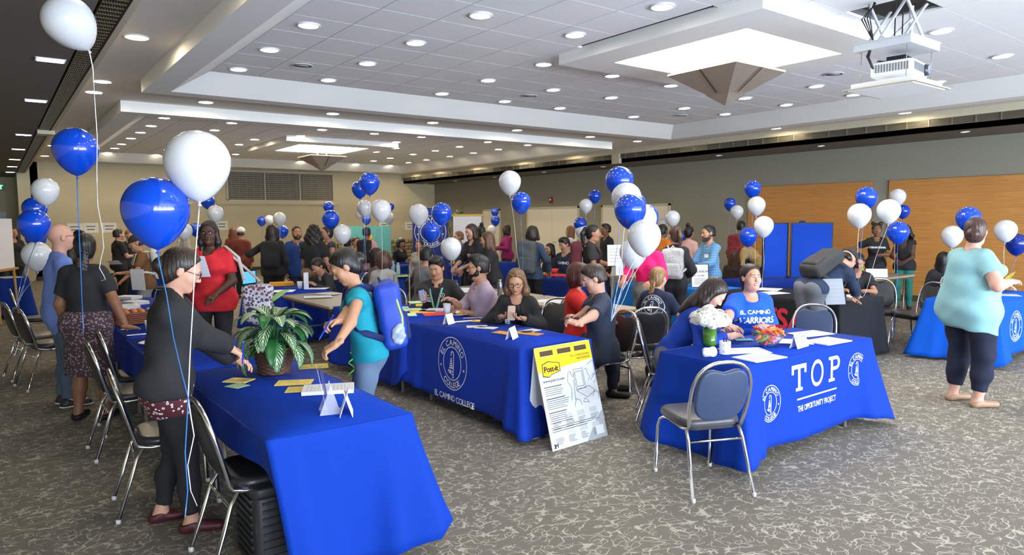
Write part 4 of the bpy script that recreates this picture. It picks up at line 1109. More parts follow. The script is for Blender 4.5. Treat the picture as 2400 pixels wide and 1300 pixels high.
    def sleeve(t, inf, grow=0.0):
        out = []
        for k, u, f in arms:
            L_ = t['sleeve']
            if L_ <= 0: continue
            if L_ <= 1:
                e = SH[k] + (el[k] - SH[k])*L_; n_ = unit(el[k] - SH[k])
                c_ = dict(u); c_['ra'] = u['ra'] + .004; c_['rb'] = u['rb'] + .012 + grow; c_['cut'] = [(e, n_)]; out.append(c_)
            else:
                c_ = dict(u); c_['rb'] = u['rb'] + .006; out.append(c_)
                e = el[k] + (wr[k] - el[k])*(L_ - 1); n_ = unit(wr[k] - el[k])
                c_ = dict(f); c_['ra'] = f['ra'] + .006; c_['rb'] = f['rb'] + .010 + grow; c_['cut'] = [(e, n_)]; out.append(c_)
        return out
    def garment(nm, t, inf):
        hem = t.get('hem', .10); nk = t.get('neck', .515); tilt = t.get('tilt', .45)
        lo_c = (P - up*hem*s, -unit(up + fw*t.get('hemtilt', 0)))
        tor = [dict(x, cut=[lo_c]) for x in torso]
        tor += [dict(l, cut=[lo_c]) for l in legs if l['t'] == 'e' or (pose == 'stand' and l['a'][2] > P[2] - .01)] if hem > .02 else []
        if hem > .05: tor.append(dict(ell(P - up*.06*s, (.168*b*s, .125*bd*s, .16*s), R, .06), cut=[lo_c]))
        if pose != 'stand' and hem > .04:
            tor.append(dict(cap(hip[1], hip[-1], .085*s*b, .085*s*b, .05), cut=[lo_c]))
        if t.get('boxy'): tor.append(dict(ell(P + up*.12*s, (.158*b*s, .115*bd*s, .24*s), R, .08), cut=[lo_c]))
        pr = list(tor)
        if t.get('open'):
            w = t['open']; c0 = P + up*.34*s + fw2*.14*s
            pr.append(ell(c0, (w*s, .10*s, .26*s), R2, .01, neg=True))
        nr = t.get('nr', .066)*s*(.6 + .4*b)
        pr.append(cap(P + up*.515*s + fw2*.030*s*tilt, P + up*.62*s + fw2*.06*s, nr, nr*1.05, .008, neg=True))
        pr.append(ell(P + up*(.505 - .02*tilt)*s + fw2*.085*s, (nr*.85, .06*s, .035*s), R2, .008, neg=True))
        if t.get('vneck'): pr.append(ell(P + up*.50*s + fw2*.10*s, (.055*s, .07*s, .13*s), R2, .01, neg=True))
        pr += sleeve(t, inf, t.get('loose', .0))
        g = skin_mesh(nm, pr, inf, t['m'])
        if t.get('collar'):
            cpr = []
            for k in (1, -1):
                cpr.append(cap(nb + rt2*k*.058*s - fw2*.03*s + up*.008*s, nb + rt2*k*.034*s + fw2*.082*s - up*.034*s, .013*s, .008*s, .02, flat=(up, 1.5)))
            cpr.append(cap(nb + rt2*.050*s - fw2*.042*s + up*.012*s, nb - rt2*.050*s - fw2*.042*s + up*.012*s, .018*s, .018*s, .03))
            skin_mesh('collar', cpr, .006, t.get('cm') or t['m'], None)
        return g
    if top: J['top'] = garment('shirt', top, top.get('inf', .015))
    if outer: J['outer'] = garment(outer.get('name', 'jacket'), outer, outer.get('inf', .024))
    if bottom:
        bt = bottom.get('type', 'trousers'); top_c = (P + up*bottom.get('rise', .09)*s, up)
        if bt == 'trousers':
            pr = [dict(torso[0], cut=[top_c]), dict(torso[1], cut=[top_c])]
            ln = bottom.get('len', 1.0)
            for i, l in enumerate(legs):
                l = dict(l); k = 1 if i < len(legs)/2 else -1
                e = kn[k] + (an[k] - kn[k])*(ln if ln < 1 else .96); 
                l['cut'] = [(e, unit(an[k] - kn[k])), top_c] if l['t'] == 'c' else [top_c]
                if l['t'] == 'c': g_ = bottom.get('loose', .0); l['ra'] += g_*.6; l['rb'] += g_
                pr.append(l)
            skin_mesh('trousers', pr, .010, bottom['m'])
        else:
            ln = bottom.get('len', .5)*s
            if pose == 'stand':
                pr = [dict(torso[0], cut=[top_c]), dict(torso[1], cut=[top_c]), dict(cap(P - A3(0, 0, .02), P - A3(0, 0, ln + .1), .158*b*s, (.17 + bottom.get('flare', .03))*b*s, .06, flat=(A3(0, 1, 0), .80)), cut=[(P - A3(0, 0, ln), A3(0, 0, -1))])] + [dict(l, cut=[top_c]) for l in legs if l['t'] == 'e']
            else:
                pr = [dict(torso[0], cut=[top_c])] + [dict(l, ra=l['ra'] + .02, rb=l['rb'] + .03) for l in legs if l['t'] == 'c' and l['b'][2] > .3] + [cap((hip[1] + hip[-1])/2, (kn[1] + kn[-1])/2, .1*s, .07*s, .06)]
            skin_mesh('skirt', pr, .011, bottom['m'])
    # shoes
    sm_ = fab('shoe_%d_%d_%d' % shoe, shoe, .5, .05)
    shp = {}
    for k in (1, -1):
        f0 = an[k] - A3(0, 0.03, .037); f1 = an[k] + A3(k*.018, .150*s, -.046)
        pr = [cap(f0, f1, .040*s, .032*s, .03, flat=(A3(0, 0, 1), .85)), cap(an[k] - A3(0, .012, .012), f0, .043*s, .040*s, .02)]
        if sole is not None or True:
            o = skin_mesh('shoe', pr, .004, sm_, None, max(.008, HC*.7), cuts=[(A3(0, 0, .004), A3(0, 0, -1))] + ([(an[k] + A3(0, 0, -.005), A3(0, -.35, 1))] if bottom and bottom.get('len', 1) < 1 else []))
            if sole and o is not None:
                v, f = sdf_mesh([cap(A3(f0[0], f0[1] - .008, .016), A3(f1[0], f1[1] + .010, .016), .046*s, .040*s, .02, flat=(A3(0, 0, 1), .3))], .008)
                link('sole', np_mesh('sole', v, f, [fab('sole_%d_%d_%d' % sole, sole, .6, .05)]), o)
    # hair
    if hair:
        hm = hair_mat(*hair_c)
        face = [(L(0, .050, .052), unit(hf*.86 - hu*.50))]
        fr2 = [(L(0, .062, .058), unit(hf*.80 - hu*.60))]
        base = dict(E((0, -.016, .036), (.086, .107, .094), .02), cut=face)
        hh = [base]
        nape = dict(E((0, -.048, -.030), (.074, .066, .075), .03), cut=face)
        if hair == 'short': hh = [dict(E((0, -.016, .036), (.083, .104, .092), .02), cut=face + [(L(0, 0, -.045), -hu)]), dict(nape, cut=face + [(L(0, 0, -.055), -hu)])]
        if hair == 'quiff': hh = [dict(base, cut=fr2 + [(L(0, 0, -.04), -hu)]), dict(nape, cut=face + [(L(0, 0, -.055), -hu)]), E((0, .022, .104), (.068, .066, .032), .03)]
        if hair == 'buzz': hh = [dict(E((0, -.014, .033), (.0795, .1005, .0900), .02), cut=face + [(L(0, 0, -.05), -hu)])]
        if hair in ('long', 'wavy', 'curly'):
            w = {'long': 1.0, 'wavy': 1.12, 'curly': 1.3}[hair]; ln = .22 if hair != 'curly' else .24
            hh += [nape, dict(E((0, -.055, -ln*.55), (.090*w, .055*w, ln*.95), .04))]
            for k in (1, -1):
                hh.append(cap(L(k*.072, -.005, .02), L(k*.085*w, .005, -.10), .024*hs*w, .030*hs*w, .03*hs))
                hh.append(cap(L(k*.085*w, .0, -.10), L(k*.080*w, .012, -.21), .030*hs*w, .018*hs, .03*hs))
        if hair == 'bob':
            hh += [nape, E((0, -.045, -.045), (.098, .078, .115), .04)]
            for k in (1, -1): hh.append(cap(L(k*.074, .012, .03), L(k*.088, .026, -.085), .024*hs, .030*hs, .03*hs))
            hh.append(dict(E((0, .02, .075), (.075, .075, .045), .02), cut=[(L(0, .085, .05), unit(hf*.9 - hu*.3))]))
        if hair in ('ponytail', 'lowpony', 'braid', 'sidebraid'):
            hh.append(nape)
            if hair == 'ponytail':
                hh += [E((0, -.125, .055), (.026, .026, .026), .02), cap(L(0, -.135, .06), L(0, -.165, -.02), .024*hs, .034*hs, .02), cap(L(0, -.165, -.02), L(0, -.135, -.24), .034*hs, .012*hs, .02)]
            elif hair == 'lowpony':
                hh += [E((0, -.112, -.04), (.024, .024, .024), .02), cap(L(0, -.118, -.04), L(0, -.10, -.22), .026*hs, .012*hs, .02)]
            else:
                ln = .50 if hair == 'braid' else .30
                b0 = L(0, -.108, -.045); x_ = -.02
                for i in range(int(ln/.032)):
                    z0 = -.05 - .032*i
                    for k in (1, -1): hh.append(ell(L(k*.012 + x_*i*.12, -.112 - .012*math.sin(i*.2) , z0 - (k > 0)*.016), A3(.019, .018, .022)*hs*(1 - .35*i/(ln/.032)), RH, .008))
        if hair == 'bun': hh += [nape, E((0, -.118, .045), (.045, .042, .045), .012)]
        if hair == 'lowbun': hh += [nape, E((0, -.120, -.015), (.050, .036, .045), .014)]
        if hair == 'topbun': hh += [nape, E((0, -.055, .150), (.040, .040, .036), .012)]
        if hair == 'buns':
            hh.append(nape)
            for k in (1, -1): hh.append(E((k*.066, -.03, .125), (.036, .036, .034), .012))
        if hair == 'cap':
            hh = [dict(nape, cut=face + [(L(0, 0, -.055), -hu)])]
        def strands(x, y, z):
            qx, qy, qz = x - HCn[0], y - HCn[1], z - HCn[2]
            if hair == 'curly': return .010*np.sin(70*qx + ph[0])*np.sin(62*qz + ph[1])*np.sin(66*qy + ph[2])
            if hair == 'wavy': return .0035*np.sin(38*qz + 12*np.sin(24*qx + 20*qy) + ph[0])
            an_ = np.arctan2(qx, -qy + .001); return .0016*np.sin(26*an_ + 9*qz)
        skin_mesh('hair', hh, .002, hm, strands, min(.009, HH*1.35))
        if hair == 'cap':
            cm = top.get('capm') or fab('cap_black', (34, 34, 36))
            cp = [dict(E((0, -.012, .040), (.088, .108, .094), .02), cut=[(L(0, 0, .028), -hu)]), cap(L(-.045, .085, .040), L(.045, .085, .040), .030*hs, .030*hs, .02, flat=(hu, .3)), cap(L(-.03, .125, .030), L(.03, .125, .030), .034*hs, .034*hs, .03, flat=(hu, .22))]
            skin_mesh('cap', cp, .002, cm, None, HH*1.2)
    if brow and q <= 2:
        bm = hair_mat(*hair_c) if hair else hair_mat('dark_brow', (50, 38, 30))
        for k in (1, -1): skin_mesh('eyebrow', [cap(L(k*.014, .0962, .0262), L(k*.042, .0892, .0258), .0040*hs, .0032*hs, .004)], 0, bm, None, .0035)
    if beard:
        bm = hair_mat(*beard[1])
        pr = [E((0, .070, -.094), (.030, .030, .026), .02)] if beard[0] == 'goatee' else [dict(E((0, .026, -.066), (.064, .066, .062), .02), cut=[(L(0, 0, -.038), hu)]), E((0, .074, -.100), (.030, .028, .026), .02)]
        pr.append(E((0, .088, -.068), (.019, .030, .006), .004, neg=True))
        if beard[0] != 'goatee': pr += [cap(L(-.02, .093, -.049), L(.02, .093, -.049), .0055*hs, .0055*hs, .006)] + [cap(L(k*.068, .0, -.005), L(k*.058, .02, -.06), .012*hs, .02*hs, .02) for k in (1, -1)]
        skin_mesh('beard', pr, .001, bm, None, HH)
    if glasses:
        gm = M_GLASSC if glasses == 'clear' else M_GLASS
        mb = MB()
        for k in (1, -1):
            ov = [tuple(L(k*.033 + .024*math.cos(t)*abs(math.cos(t))**-.25, .1045 - .10*abs(k*.033 + .024*math.cos(t))**1.5, .002 + .017*math.sin(t)*abs(math.sin(t) or 1e-3)**-.2)) for t in [2*PI*(i + .5)/16 for i in range(16)]]
            mb.tube(ov, .0022*hs, 5, closed=True)
            mb.tube([tuple(L(k*.058, .098, .006)), tuple(L(k*.079, .05, .008)), tuple(L(k*.084, -.01, .006))], .002*hs, 5)
        mb.tube([tuple(L(-.011, .106, .006)), tuple(L(0, .110, .008)), tuple(L(.011, .106, .006))], .002*hs, 5)
        mb.build('glasses', gm, root)
    return J
def shirt_print(J, texts, z=.36, m=None, back=False, mark=None, x0=0.0, gap=.022):
    """lettering that lies on the chest or back of a shirt"""
    s = J['s']; fw = -J['fw2'] if back else J['fw2']; rt = -J['rt2'] if back else J['rt2']
    X = -rt                                     # left to right as the reader sees it
    d = (.107*J['bd'] + .012)*s + gap
    o = J['P'] + J['up']*z*s + fw*d
    Mx = frame(o, X, J['up'], np.cross(X, J['up']))
    mb = MB(); I4 = Matrix()
    for t, size, dy, sx in texts: put_text(mb, t, size*s, MX((x0, dy*s, 0)), 0, .06, .03, sx=sx)
    if mark: mark(mb, I4)
    o = mb.build('shirt_lettering', m or M_PRINT, J['root']); o.matrix_local = Mx
    tgt = J.get('outer') or J.get('top')
    if tgt is not None:
        md = o.modifiers.new('hug', 'SHRINKWRAP'); md.target = tgt; md.wrap_method = 'PROJECT'; md.wrap_mode = 'ABOVE_SURFACE'; md.offset = .003
        md.use_project_z = True; md.use_negative_direction = True; md.use_positive_direction = True; md.project_limit = .15
    return o
def badge(J, x=-.07, z=.36, w=.075, h=.055, tilt=0.0, text=None):
    s = J['s']; o = J['P'] + J['up']*z*s + J['fw2']*((.118*J['bd'])*s + .012) + J['rt2']*x*s - J['fw2']*abs(x)*.25
    R_ = frame(o, -J['rt2'], J['up'], np.cross(-J['rt2'], J['up']))
    mb = MB(); n = 5
    for q, (cx_, cy_, ww, hh_, mi) in enumerate(((0, 0, w, h, 0), (0, h*.30, w*.9, h*.14, 1), (0, -h*.08, w*.62, h*.20, 1))):
        V = [(cx_ - ww/2 + ww*a/n, cy_ - hh_/2 + hh_*b/n, .0012*(q > 0)) for b in range(n + 1) for a in range(n + 1)]
        mb.add(V, [(b*(n + 1) + a, b*(n + 1) + a + 1, (b + 1)*(n + 1) + a + 1, (b + 1)*(n + 1) + a) for b in range(n) for a in range(n)], mi)
    ob = mb.build('name_badge', [M_PAPER, mat('badge_ink', rgb(70, 80, 130), .8)], J['root']); R_.translation += Vector(J['fw2'])*.06; ob.matrix_local = R_
    tgt = J.get('outer') or J.get('top')
    md = ob.modifiers.new('hug', 'SHRINKWRAP'); md.target = tgt; md.wrap_method = 'PROJECT'; md.wrap_mode = 'ABOVE_SURFACE'; md.offset = .004
    md.use_project_z = True; md.use_negative_direction = True; md.use_positive_direction = True; md.project_limit = .2
    return ob
def backpack(J, m, label, pocket=None, accent=None, depth=.13, h=.25, w=.15, z=.30, strap=None, extra=None):
    """pack on the back of the figure J, with shoulder straps"""
    s = J['s']; bk = -J['fw2']; up = J['up']; rt = J['rt2']; W = J['W']
    R_ = np.array([rt, bk, up])
    d0 = (.107*J['bd'] + .035)*s
    c = J['P'] + up*z*s + bk*(d0 + depth/2)
    root = J['root']
    loc = J['p']; rz = math.radians(J['a'] - 90)
    v, f = sdf_mesh([rbx(c, (w - .05, depth/2 - .04, h - .06), .05, R_, .03), ell(c + up*h*.35, (w*.85, depth*.5, h*.62), R_, .04)], .012, 0, lambda x, y, z_: .004*np.sin(30*z_ + 17*x))
    g = link('backpack', np_mesh('backpack', v, f, [m]), None, loc=(loc[0], loc[1], 0), rz=rz, label=label, cat='backpack')
    v, f = sdf_mesh([rbx(c + bk*depth*.48 - up*h*.38, (w*.72 - .03, .012, h*.42 - .03), .03, R_, .02)], .010)
    link('front_pocket', np_mesh('front_pocket', v, f, [pocket or m]), g)
    sm = strap or m
    for k in (1, -1):
        pts = [J['P'] + up*(z*s + h*.8) + bk*d0 + rt*k*.06*s, J['SH'][k]*.62 + (J['P'] + up*.475*s)*.38 + up*.078*s + bk*.02, J['SH'][k]*.66 + (J['P'] + up*.475*s)*.34 + up*.055*s - bk*.07, J['P'] + up*.36*s - bk*(.135*J['bd'])*s + rt*k*.115*s*J['b'], J['P'] + up*.22*s - bk*.05 + rt*k*.175*s*J['b'], J['P'] + up*(z*s - h*.6) + bk*d0 + rt*k*w*.8]
        P_ = []
        for i in range(len(pts) - 1):
            for t in (0, .33, .66): P_.append(tuple(pts[i] + (pts[i + 1] - pts[i])*t))
        P_.append(tuple(pts[-1]))
        MB().tube(P_, .024, 8, flat=.35, ref=tuple(up*.6 - bk)).build('strap', sm, g)
    if accent:
        mb = MB(); mb.tube([tuple(c + bk*(depth*.30) + rt*(w*.93) + up*h*.55), tuple(c + bk*depth*.42 + rt*w*.97 - up*h*.05), tuple(c + bk*depth*.30 + rt*w*.97 - up*h*.7)], .008, 6); mb.build('piping', accent, g)
        mb = MB(); mb.tube([tuple(c + bk*(depth*.30) - rt*(w*.93) + up*h*.55), tuple(c + bk*depth*.42 - rt*w*.97 - up*h*.05), tuple(c + bk*depth*.30 - rt*w*.97 - up*h*.7)], .008, 6); mb.build('piping', accent, g)
    MB().tube([tuple(c + up*h*.93 + rt*.03 - bk*.02), tuple(c + up*(h*.93 + .04) - bk*.03), tuple(c + up*h*.93 - rt*.03 - bk*.02)], .007, 6).build('grab_loop', sm, g)
    return g, c, R_
def held(J, k, name, mesh, off=(0, 0, 0), label='', cat='', M=None, group=None):
    """a thing in hand k (1 right, -1 left): placed in the palm frame (across, along fingers, palm normal)"""
    q = J['s']; hd = J['hdir'][k]; n = J['hn'][k] - hd*(J['hn'][k] @ hd); n = unit(n); s_ = np.cross(hd, n)*k
    o = J['wr'][k] + hd*(.075*q + off[1]) + s_*off[0] + n*(.022 + off[2])
    X, Y, Z = J['V'](s_*k), J['V'](hd), J['V'](np.cross(s_*k, hd))
    Mw = frame(J['W'](o), X, Y, Z)
    ob = link(name, mesh, None, label=label, cat=cat, group=group)
    ob.matrix_world = Mw @ (M or Matrix())
    return ob
def sleeve_band(J, k, f0, f1, m, r=.062):
    a, b = J['SH'][k], J['el'][k]; n = unit(b - a)
    v, f = sdf_mesh([cap(a, b, r*J['s'], r*.95*J['s'], .02, cut=[(a + (b - a)*f0, -n), (a + (b - a)*f1, n)])], .008)
    return link('sleeve_stripe', np_mesh('sleeve_stripe', v, f, [m]), J['root'])
# ------------------------------------------------------------------ the people
def face_at(p, v):                          # v: 0 towards the camera, 90 to the viewer's right, 180 away, -90 to the left
    return math.degrees(math.atan2(p[1], p[0])) + 180 + v
def w2l(p, a, w):
    rz = -math.radians(a - 90); c, s = math.cos(rz), math.sin(rz); x, y = w[0] - p[0], w[1] - p[1]
    return (x*c - y*s, x*s + y*c, w[2])
def ST(px, yt, d, v, label, S=None, pos=None, rw=None, lw=None, **kw):
    p = A3(*pos, 0) if pos is not None else at(px, d)
    if S is None: S = min(1.88, max(1.52, 1.78 - (yt - hor(px))*d/F_PX - .01))
    a = face_at(p, v)
    if rw is not None: kw['rh'] = w2l(p, a, rw)
    if lw is not None: kw['lh'] = w2l(p, a, lw)
    return person(p, a, S, label, **kw)
def SIT(px, yt, d, v, label, S=None, **kw):
    if S is None: S = min(1.85, max(1.48, (1.78 - (yt - hor(px))*d/F_PX - kw.get('seat', .48))/.895*1.7/ (math.cos(kw.get('lean', 0))*.6 + .4)))
    return ST(px, yt, d, v, label, S=S, pose='sit', **kw)
BLK = ('black_hair', (20, 17, 18)); DBR = ('dark_brown_hair', (38, 26, 22)); BRN = ('brown_hair', (72, 46, 32), (150, 100, 66)); AUB = ('auburn_hair', (70, 24, 24)); BLD = ('blonde_hair', (150, 112, 72), (205, 170, 122)); GRY = ('greying_hair', (52, 38, 32), (92, 70, 58))
SK = dict(pale=(212, 164, 146), fair=(200, 152, 130), tan=(186, 138, 110), olive=(178, 128, 100), brown=(134, 90, 66), dark=(98, 64, 50), deep=(80, 52, 42))
black = fab('black_jersey', (34, 34, 38)); navy = fab('navy_jersey', (30, 40, 66)); white = fab('white_cotton', (226, 226, 226)); denim = fab('denim', (66, 84, 116)); ddenim = fab('dark_denim', (38, 46, 66)); grey = fab('grey_knit', (120, 122, 126)); khaki = fab('khaki', (128, 108, 82)); char = fab('charcoal', (48, 50, 56)); lgrey = fab('light_grey_wool', (166, 162, 154))
tee = lambda m, sl=.62, **k: dict(m=m, sleeve=sl, hem=.10, **k)
tr = lambda m, **k: dict(m=m, **k)
# --- near figures
p1 = (.76, 4.32)
J1 = ST(0, 0, 0, 84, 'woman in a black cardigan over a floral blouse, signing at the plant table', S=1.61, pos=p1, fem=True, b=1.02, lean=.10, q=0, skin=SK['fair'], hair='lowbun', hair_c=DBR, glasses='dark', head=(-4, -24),
        top=dict(m=spot_mat('floral_burgundy', (82, 26, 38), (226, 222, 226), 42, .30, (60, 60, 110)), sleeve=.9, hem=.17, inf=.011), outer=dict(name='cardigan', m=black, sleeve=1.95, hem=.04, open=.035, inf=.028),
        bottom=tr(fab('black_twill', (30, 30, 34)), len=.9), shoe=(74, 26, 34), rw=onz(585, 842, .90), lw=onz(575, 868, .83), rh_dir=A3(-.25, .75, -.55), lh_dir=A3(.3, .9, -.2), curl=(.75, .5), feet=((.12, .10, 0), (-.10, -.08, 0)))
J2 = ST(0, 0, 0, -84, 'woman in a teal top with a blue backpack, leaning over the plant table', S=1.57, pos=(2.10, 4.52), fem=True, b=.92, lean=.16, q=0, skin=SK['tan'], hair='lowbun', hair_c=BLK, head=(4, -36),
        top=dict(m=fab('teal_jersey', (14, 138, 160)), sleeve=.22, hem=.03, nr=.08, tilt=1.2), bottom=tr(fab('pale_denim', (92, 112, 140)), loose=.008), rw=onz(756, 812, 1.02), lw=onz(772, 842, .93), rh_dir=A3(-.35, .9, -.1), lh_dir=A3(.1, .85, -.5), curl=(.85, .6))
BP2 = backpack(J2, fab('royal_nylon', (26, 62, 170), .5), 'royal blue backpack with lime piping and a dark mesh pocket', pocket=fab('navy_nylon', (26, 36, 92)), accent=mat('lime_piping', rgb(190, 230, 80), .5), depth=.16, h=.25, w=.15, z=.27, strap=fab('navy_nylon', (26, 36, 92)))
v_, f_ = sdf_mesh([ell(BP2[1] - J2['fw2']*.02 - J2['rt2']*.155 - J2['up']*.13, (.02, .05, .075), None, .02)], .007, 0, lambda x, y, z: .006*np.sin(90*z + 40*y)*np.sin(80*y))
link('side_pocket', np_mesh('side_pocket', v_, f_, [mat('crumpled_plastic', rgb(150, 162, 186), .3)]), BP2[0])
J3 = ST(0, 0, 0, 100, 'bald man with glasses in a periwinkle shirt and jeans', S=1.75, pos=(.50, 7.92), q=1, skin=SK['fair'], glasses='dark', beard=('goatee', ('goatee_hair', (52, 38, 32))), head=(-6, 4),
        top=dict(m=fab('periwinkle_cotton', (108, 132, 200)), sleeve=1.25, hem=.20, collar=True, boxy=True, loose=.012), bottom=tr(fab('worn_denim', (74, 90, 108)), loose=.02), shoe=(36, 36, 40), sole=(225, 225, 222), rh=(.19, .06, .86), b=1.05)
J4 = ST(0, 0, 0, 150, 'woman with a long black braid, black tee and patterned skirt', S=1.66, pos=(.64, 7.22), fem=True, b=1.22, q=0, skin=SK['brown'], hair='braid', hair_c=BLK, head=(-28, 4), top=dict(m=black, sleeve=.68, hem=.02), bottom=dict(type='skirt', m=spot_mat('patterned_skirt', (66, 48, 52), (150, 134, 150), 46, .34, (30, 24, 30)), len=.47, flare=.0), shoe=(26, 24, 26), rw=onz(300, 776, .80), rh_dir=A3(.3, .95, -.25), rh_n=A3(0, -.2, -1), curl=(.08, .35))
J5 = ST(492, 520, 7.6, -28, 'woman in a red tee with striped sleeve and glasses, patterned bag on her shoulder', fem=True, b=1.28, q=1, skin=SK['deep'], hair='long', hair_c=BLK, glasses='dark', head=(-14, -4), top=dict(m=fab('red_jersey', (206, 38, 50)), sleeve=.72, hem=.12, tilt=1.0), bottom=tr(black), rh=(.16, .30, 1.10), lh=(-.16, .24, 1.0))
for a_, b_, m_ in ((.50, .56, white), (.56, .60, black), (.60, .66, white)): sleeve_band(J5, -1, a_, b_, m_, .074)
J6 = ST(0, 0, 0, 128, 'large woman in an aqua blouse and navy leggings, seen from behind', S=1.74, pos=(7.30, 2.55), fem=True, b=1.62, bd=1.62, q=0, skin=SK['pale'], hair='lowbun', hair_c=('chestnut_hair', (72, 46, 42), (112, 76, 66)), head=(-42, 3), top=dict(m=fab('aqua_rayon', (140, 190, 198), .75), sleeve=.58, hem=.20, boxy=True, loose=.012, hemtilt=.25), bottom=tr(fab('navy_legging', (22, 28, 52)), len=.80), shoe=(164, 132, 108), thighs=1.02, rh=(.24, .20, 1.18), lh=(-.06, .30, 1.12), feet=((.13, .03, 0), (-.13, -.02, 0)))
J7 = SIT(1757, 625, 6.4, 22, 'smiling woman in a bright blue lettered tee seated at the TOP table', fem=True, b=1.30, lean=.06, smile=True, q=0, skin=SK['fair'], hair='lowpony', hair_c=DBR, head=(-10, 3), top=dict(m=fab('bright_blue_jersey', (20, 84, 214)), sleeve=.85, hem=.10, boxy=True, loose=.01), bottom=tr(ddenim), rw=onz(1702, 782, .79), lw=onz(1788, 764, .80), rh_dir=A3(-.5, .9, -.1), lh_dir=A3(.5, .9, 0), curl=(.3, .35))
shirt_print(J7, [('EL CAMINO', .048, .055, 1.35), ('WARRIORS', .085, -.035, .92)], .31)
J8 = SIT(1568, 0, 5.95, 86, 'woman in a royal blue cardigan bent over the TOP table, writing', S=1.66, fem=True, b=1.05, lean=.58, q=0, skin=SK['pale'], hair='long', hair_c=DBR, head=(0, -48), top=dict(m=fab('royal_knit', (22, 66, 178)), sleeve=1.95, hem=.02), bottom=tr(fab('grey_tweed', (110, 112, 114))), rh=(.22, .50, .80), lh=(.02, .46, .80))
J9 = SIT(1412, 627, 6.35, -78, 'man in a navy polo and clear glasses looking at his phone', q=0, b=1.24, lean=.06, skin=SK['fair'], hair='quiff', hair_c=GRY, glasses='clear', head=(6, -22), top=dict(m=fab('slate_navy_jersey', (48, 58, 78)), sleeve=.82, hem=.10, collar=True), bottom=tr(char), rw=onz(1318, 772, .84), lw=onz(1322, 782, .84), rh_dir=A3(-.4, .9, .3), lh_dir=A3(.4, .9, .3), curl=(.8, .8))
J10 = SIT(1350, 622, 6.95, 82, 'woman with an auburn bob in a red shirt, seated and turned aside', fem=True, b=1.05, q=0, skin=SK['tan'], hair='bob', hair_c=AUB, top=dict(m=fab('scarlet_jersey', (214, 44, 40)), sleeve=.68, hem=.10), bottom=tr(ddenim), rh=(.12, .38, .76), lh=(-.1, .36, .74), head=(-4, -3))
J11 = SIT(1212, 634, 6.9, -6, 'woman with wavy highlighted hair in a black blazer, using her phone', fem=True, q=0, skin=SK['tan'], hair='wavy', hair_c=('highlighted_hair', (104, 74, 50), (196, 152, 104)), glasses='dark', head=(2, -20), lean=.16, seat=.43, top=dict(m=fab('black_satin', (28, 30, 36), .35, .05), sleeve=.5, hem=.10, nr=.07), outer=dict(name='blazer', m=fab('black_wool', (32, 33, 36)), sleeve=1.95, hem=.10, open=.055), bottom=tr(black), rw=onz(1172, 742, .83), lw=onz(1228, 746, .83), rh_dir=A3(-.75, .55, .1), lh_dir=A3(.75, .55, .1), curl=(.55, .55), rh_n=A3(-.3, .2, 1), lh_n=A3(.3, .2, 1))
J12 = SIT(1138, 603, 7.4, -72, 'bearded man in a lavender shirt talking with his hands', q=0, b=1.24, skin=SK['tan'], hair='quiff', hair_c=BLK, glasses='dark', beard=('full', ('black_beard', (26, 22, 22))), head=(14, -2), lean=.10, seat=.46, top=dict(m=check_mat('lavender_check', (176, 158, 176), (158, 142, 166), 60, .3), sleeve=1.35, hem=.10, collar=True, loose=.01), bottom=tr(ddenim), rw=onz(1062, 703, .92), lw=onz(1085, 730, .79), rh_dir=A3(-.2, .9, .3), lh_dir=A3(.4, .9, .1), curl=(.45, .3))
J13 = SIT(1025, 606, 8.15, -12, 'man in a black polo with a green striped lanyard, checking his phone', q=0, seat=.45, lean=.08, b=1.24, belly=.03, skin=SK['tan'], hair='quiff', hair_c=BLK, head=(10, -18), top=dict(m=black, sleeve=.82, hem=.10, collar=True), bottom=tr(black), rw=onz(992, 722, .84), lw=onz(1070, 718, .80), rh_dir=A3(0, .7, .7), curl=(.9, .4))
J14 = SIT(985, 583, 9.6, 128, 'man in a grey sweater seated with his back turned beside the lanyard man', q=2, b=1.0, lean=.12, skin=SK['tan'], hair='short', hair_c=BLK, head=(-30, 0), top=dict(m=fab('grey_sweater', (112, 114, 120)), sleeve=1.95, hem=.12), bottom=tr(char), rh=(.1, .42, .80), lh=(-.2, .40, .80))
J15 = SIT(1530, 634, 7.4, 160, 'girl with a blonde braid in a navy lettered tee, seen from behind', fem=True, q=0, lean=.30, seat=.42, skin=SK['pale'], hair='sidebraid', hair_c=BLD, head=(12, -6), top=dict(m=navy, sleeve=.72, hem=.10, boxy=True), bottom=tr(denim), rh=(.1, .42, .78), lh=(-.1, .42, .78))
shirt_print(J15, [], .33, None, True, lambda mb, M: seal(mb, .13, M))
# --- middle distance, standing
J16 = ST(1108, 527, 11.6, -48, 'brunette woman with very long hair and a name tag on black', fem=True, q=1, skin=SK['fair'], hair='long', hair_c=('long_brown_hair', (50, 34, 28), (96, 66, 50)), head=(4, -14), top=dict(m=black, sleeve=1.2, hem=.05), bottom=tr(char), rh=(.1, .32, 1.0), lh=(-.1, .30, 1.0)); badge(J16, -.06, .30)
J17 = ST(1156, 545, 10.8, -98, 'woman with copper brown hair and a black tee, name tag on her side', fem=True, q=1, b=1.05, skin=SK['fair'], hair='long', hair_c=('copper_hair', (84, 52, 34), (160, 108, 66)), head=(0, -12), lean=.12, top=dict(m=black, sleeve=.6, hem=.05), bottom=tr(char), lh=(-.2, .22, .84)); badge(J17, .05, .24)
J18 = ST(1246, 532, 11.5, 158, 'person in a blue jacket with a big grey backpack', q=1, skin=SK['tan'], hair='bob', hair_c=DBR, top=dict(m=fab('dusty_blue_fleece', (58, 76, 104)), sleeve=1.95, hem=.06), bottom=tr(fab('black_twill', (30, 30, 34)), loose=.01), rh=(.28, .06, .92))
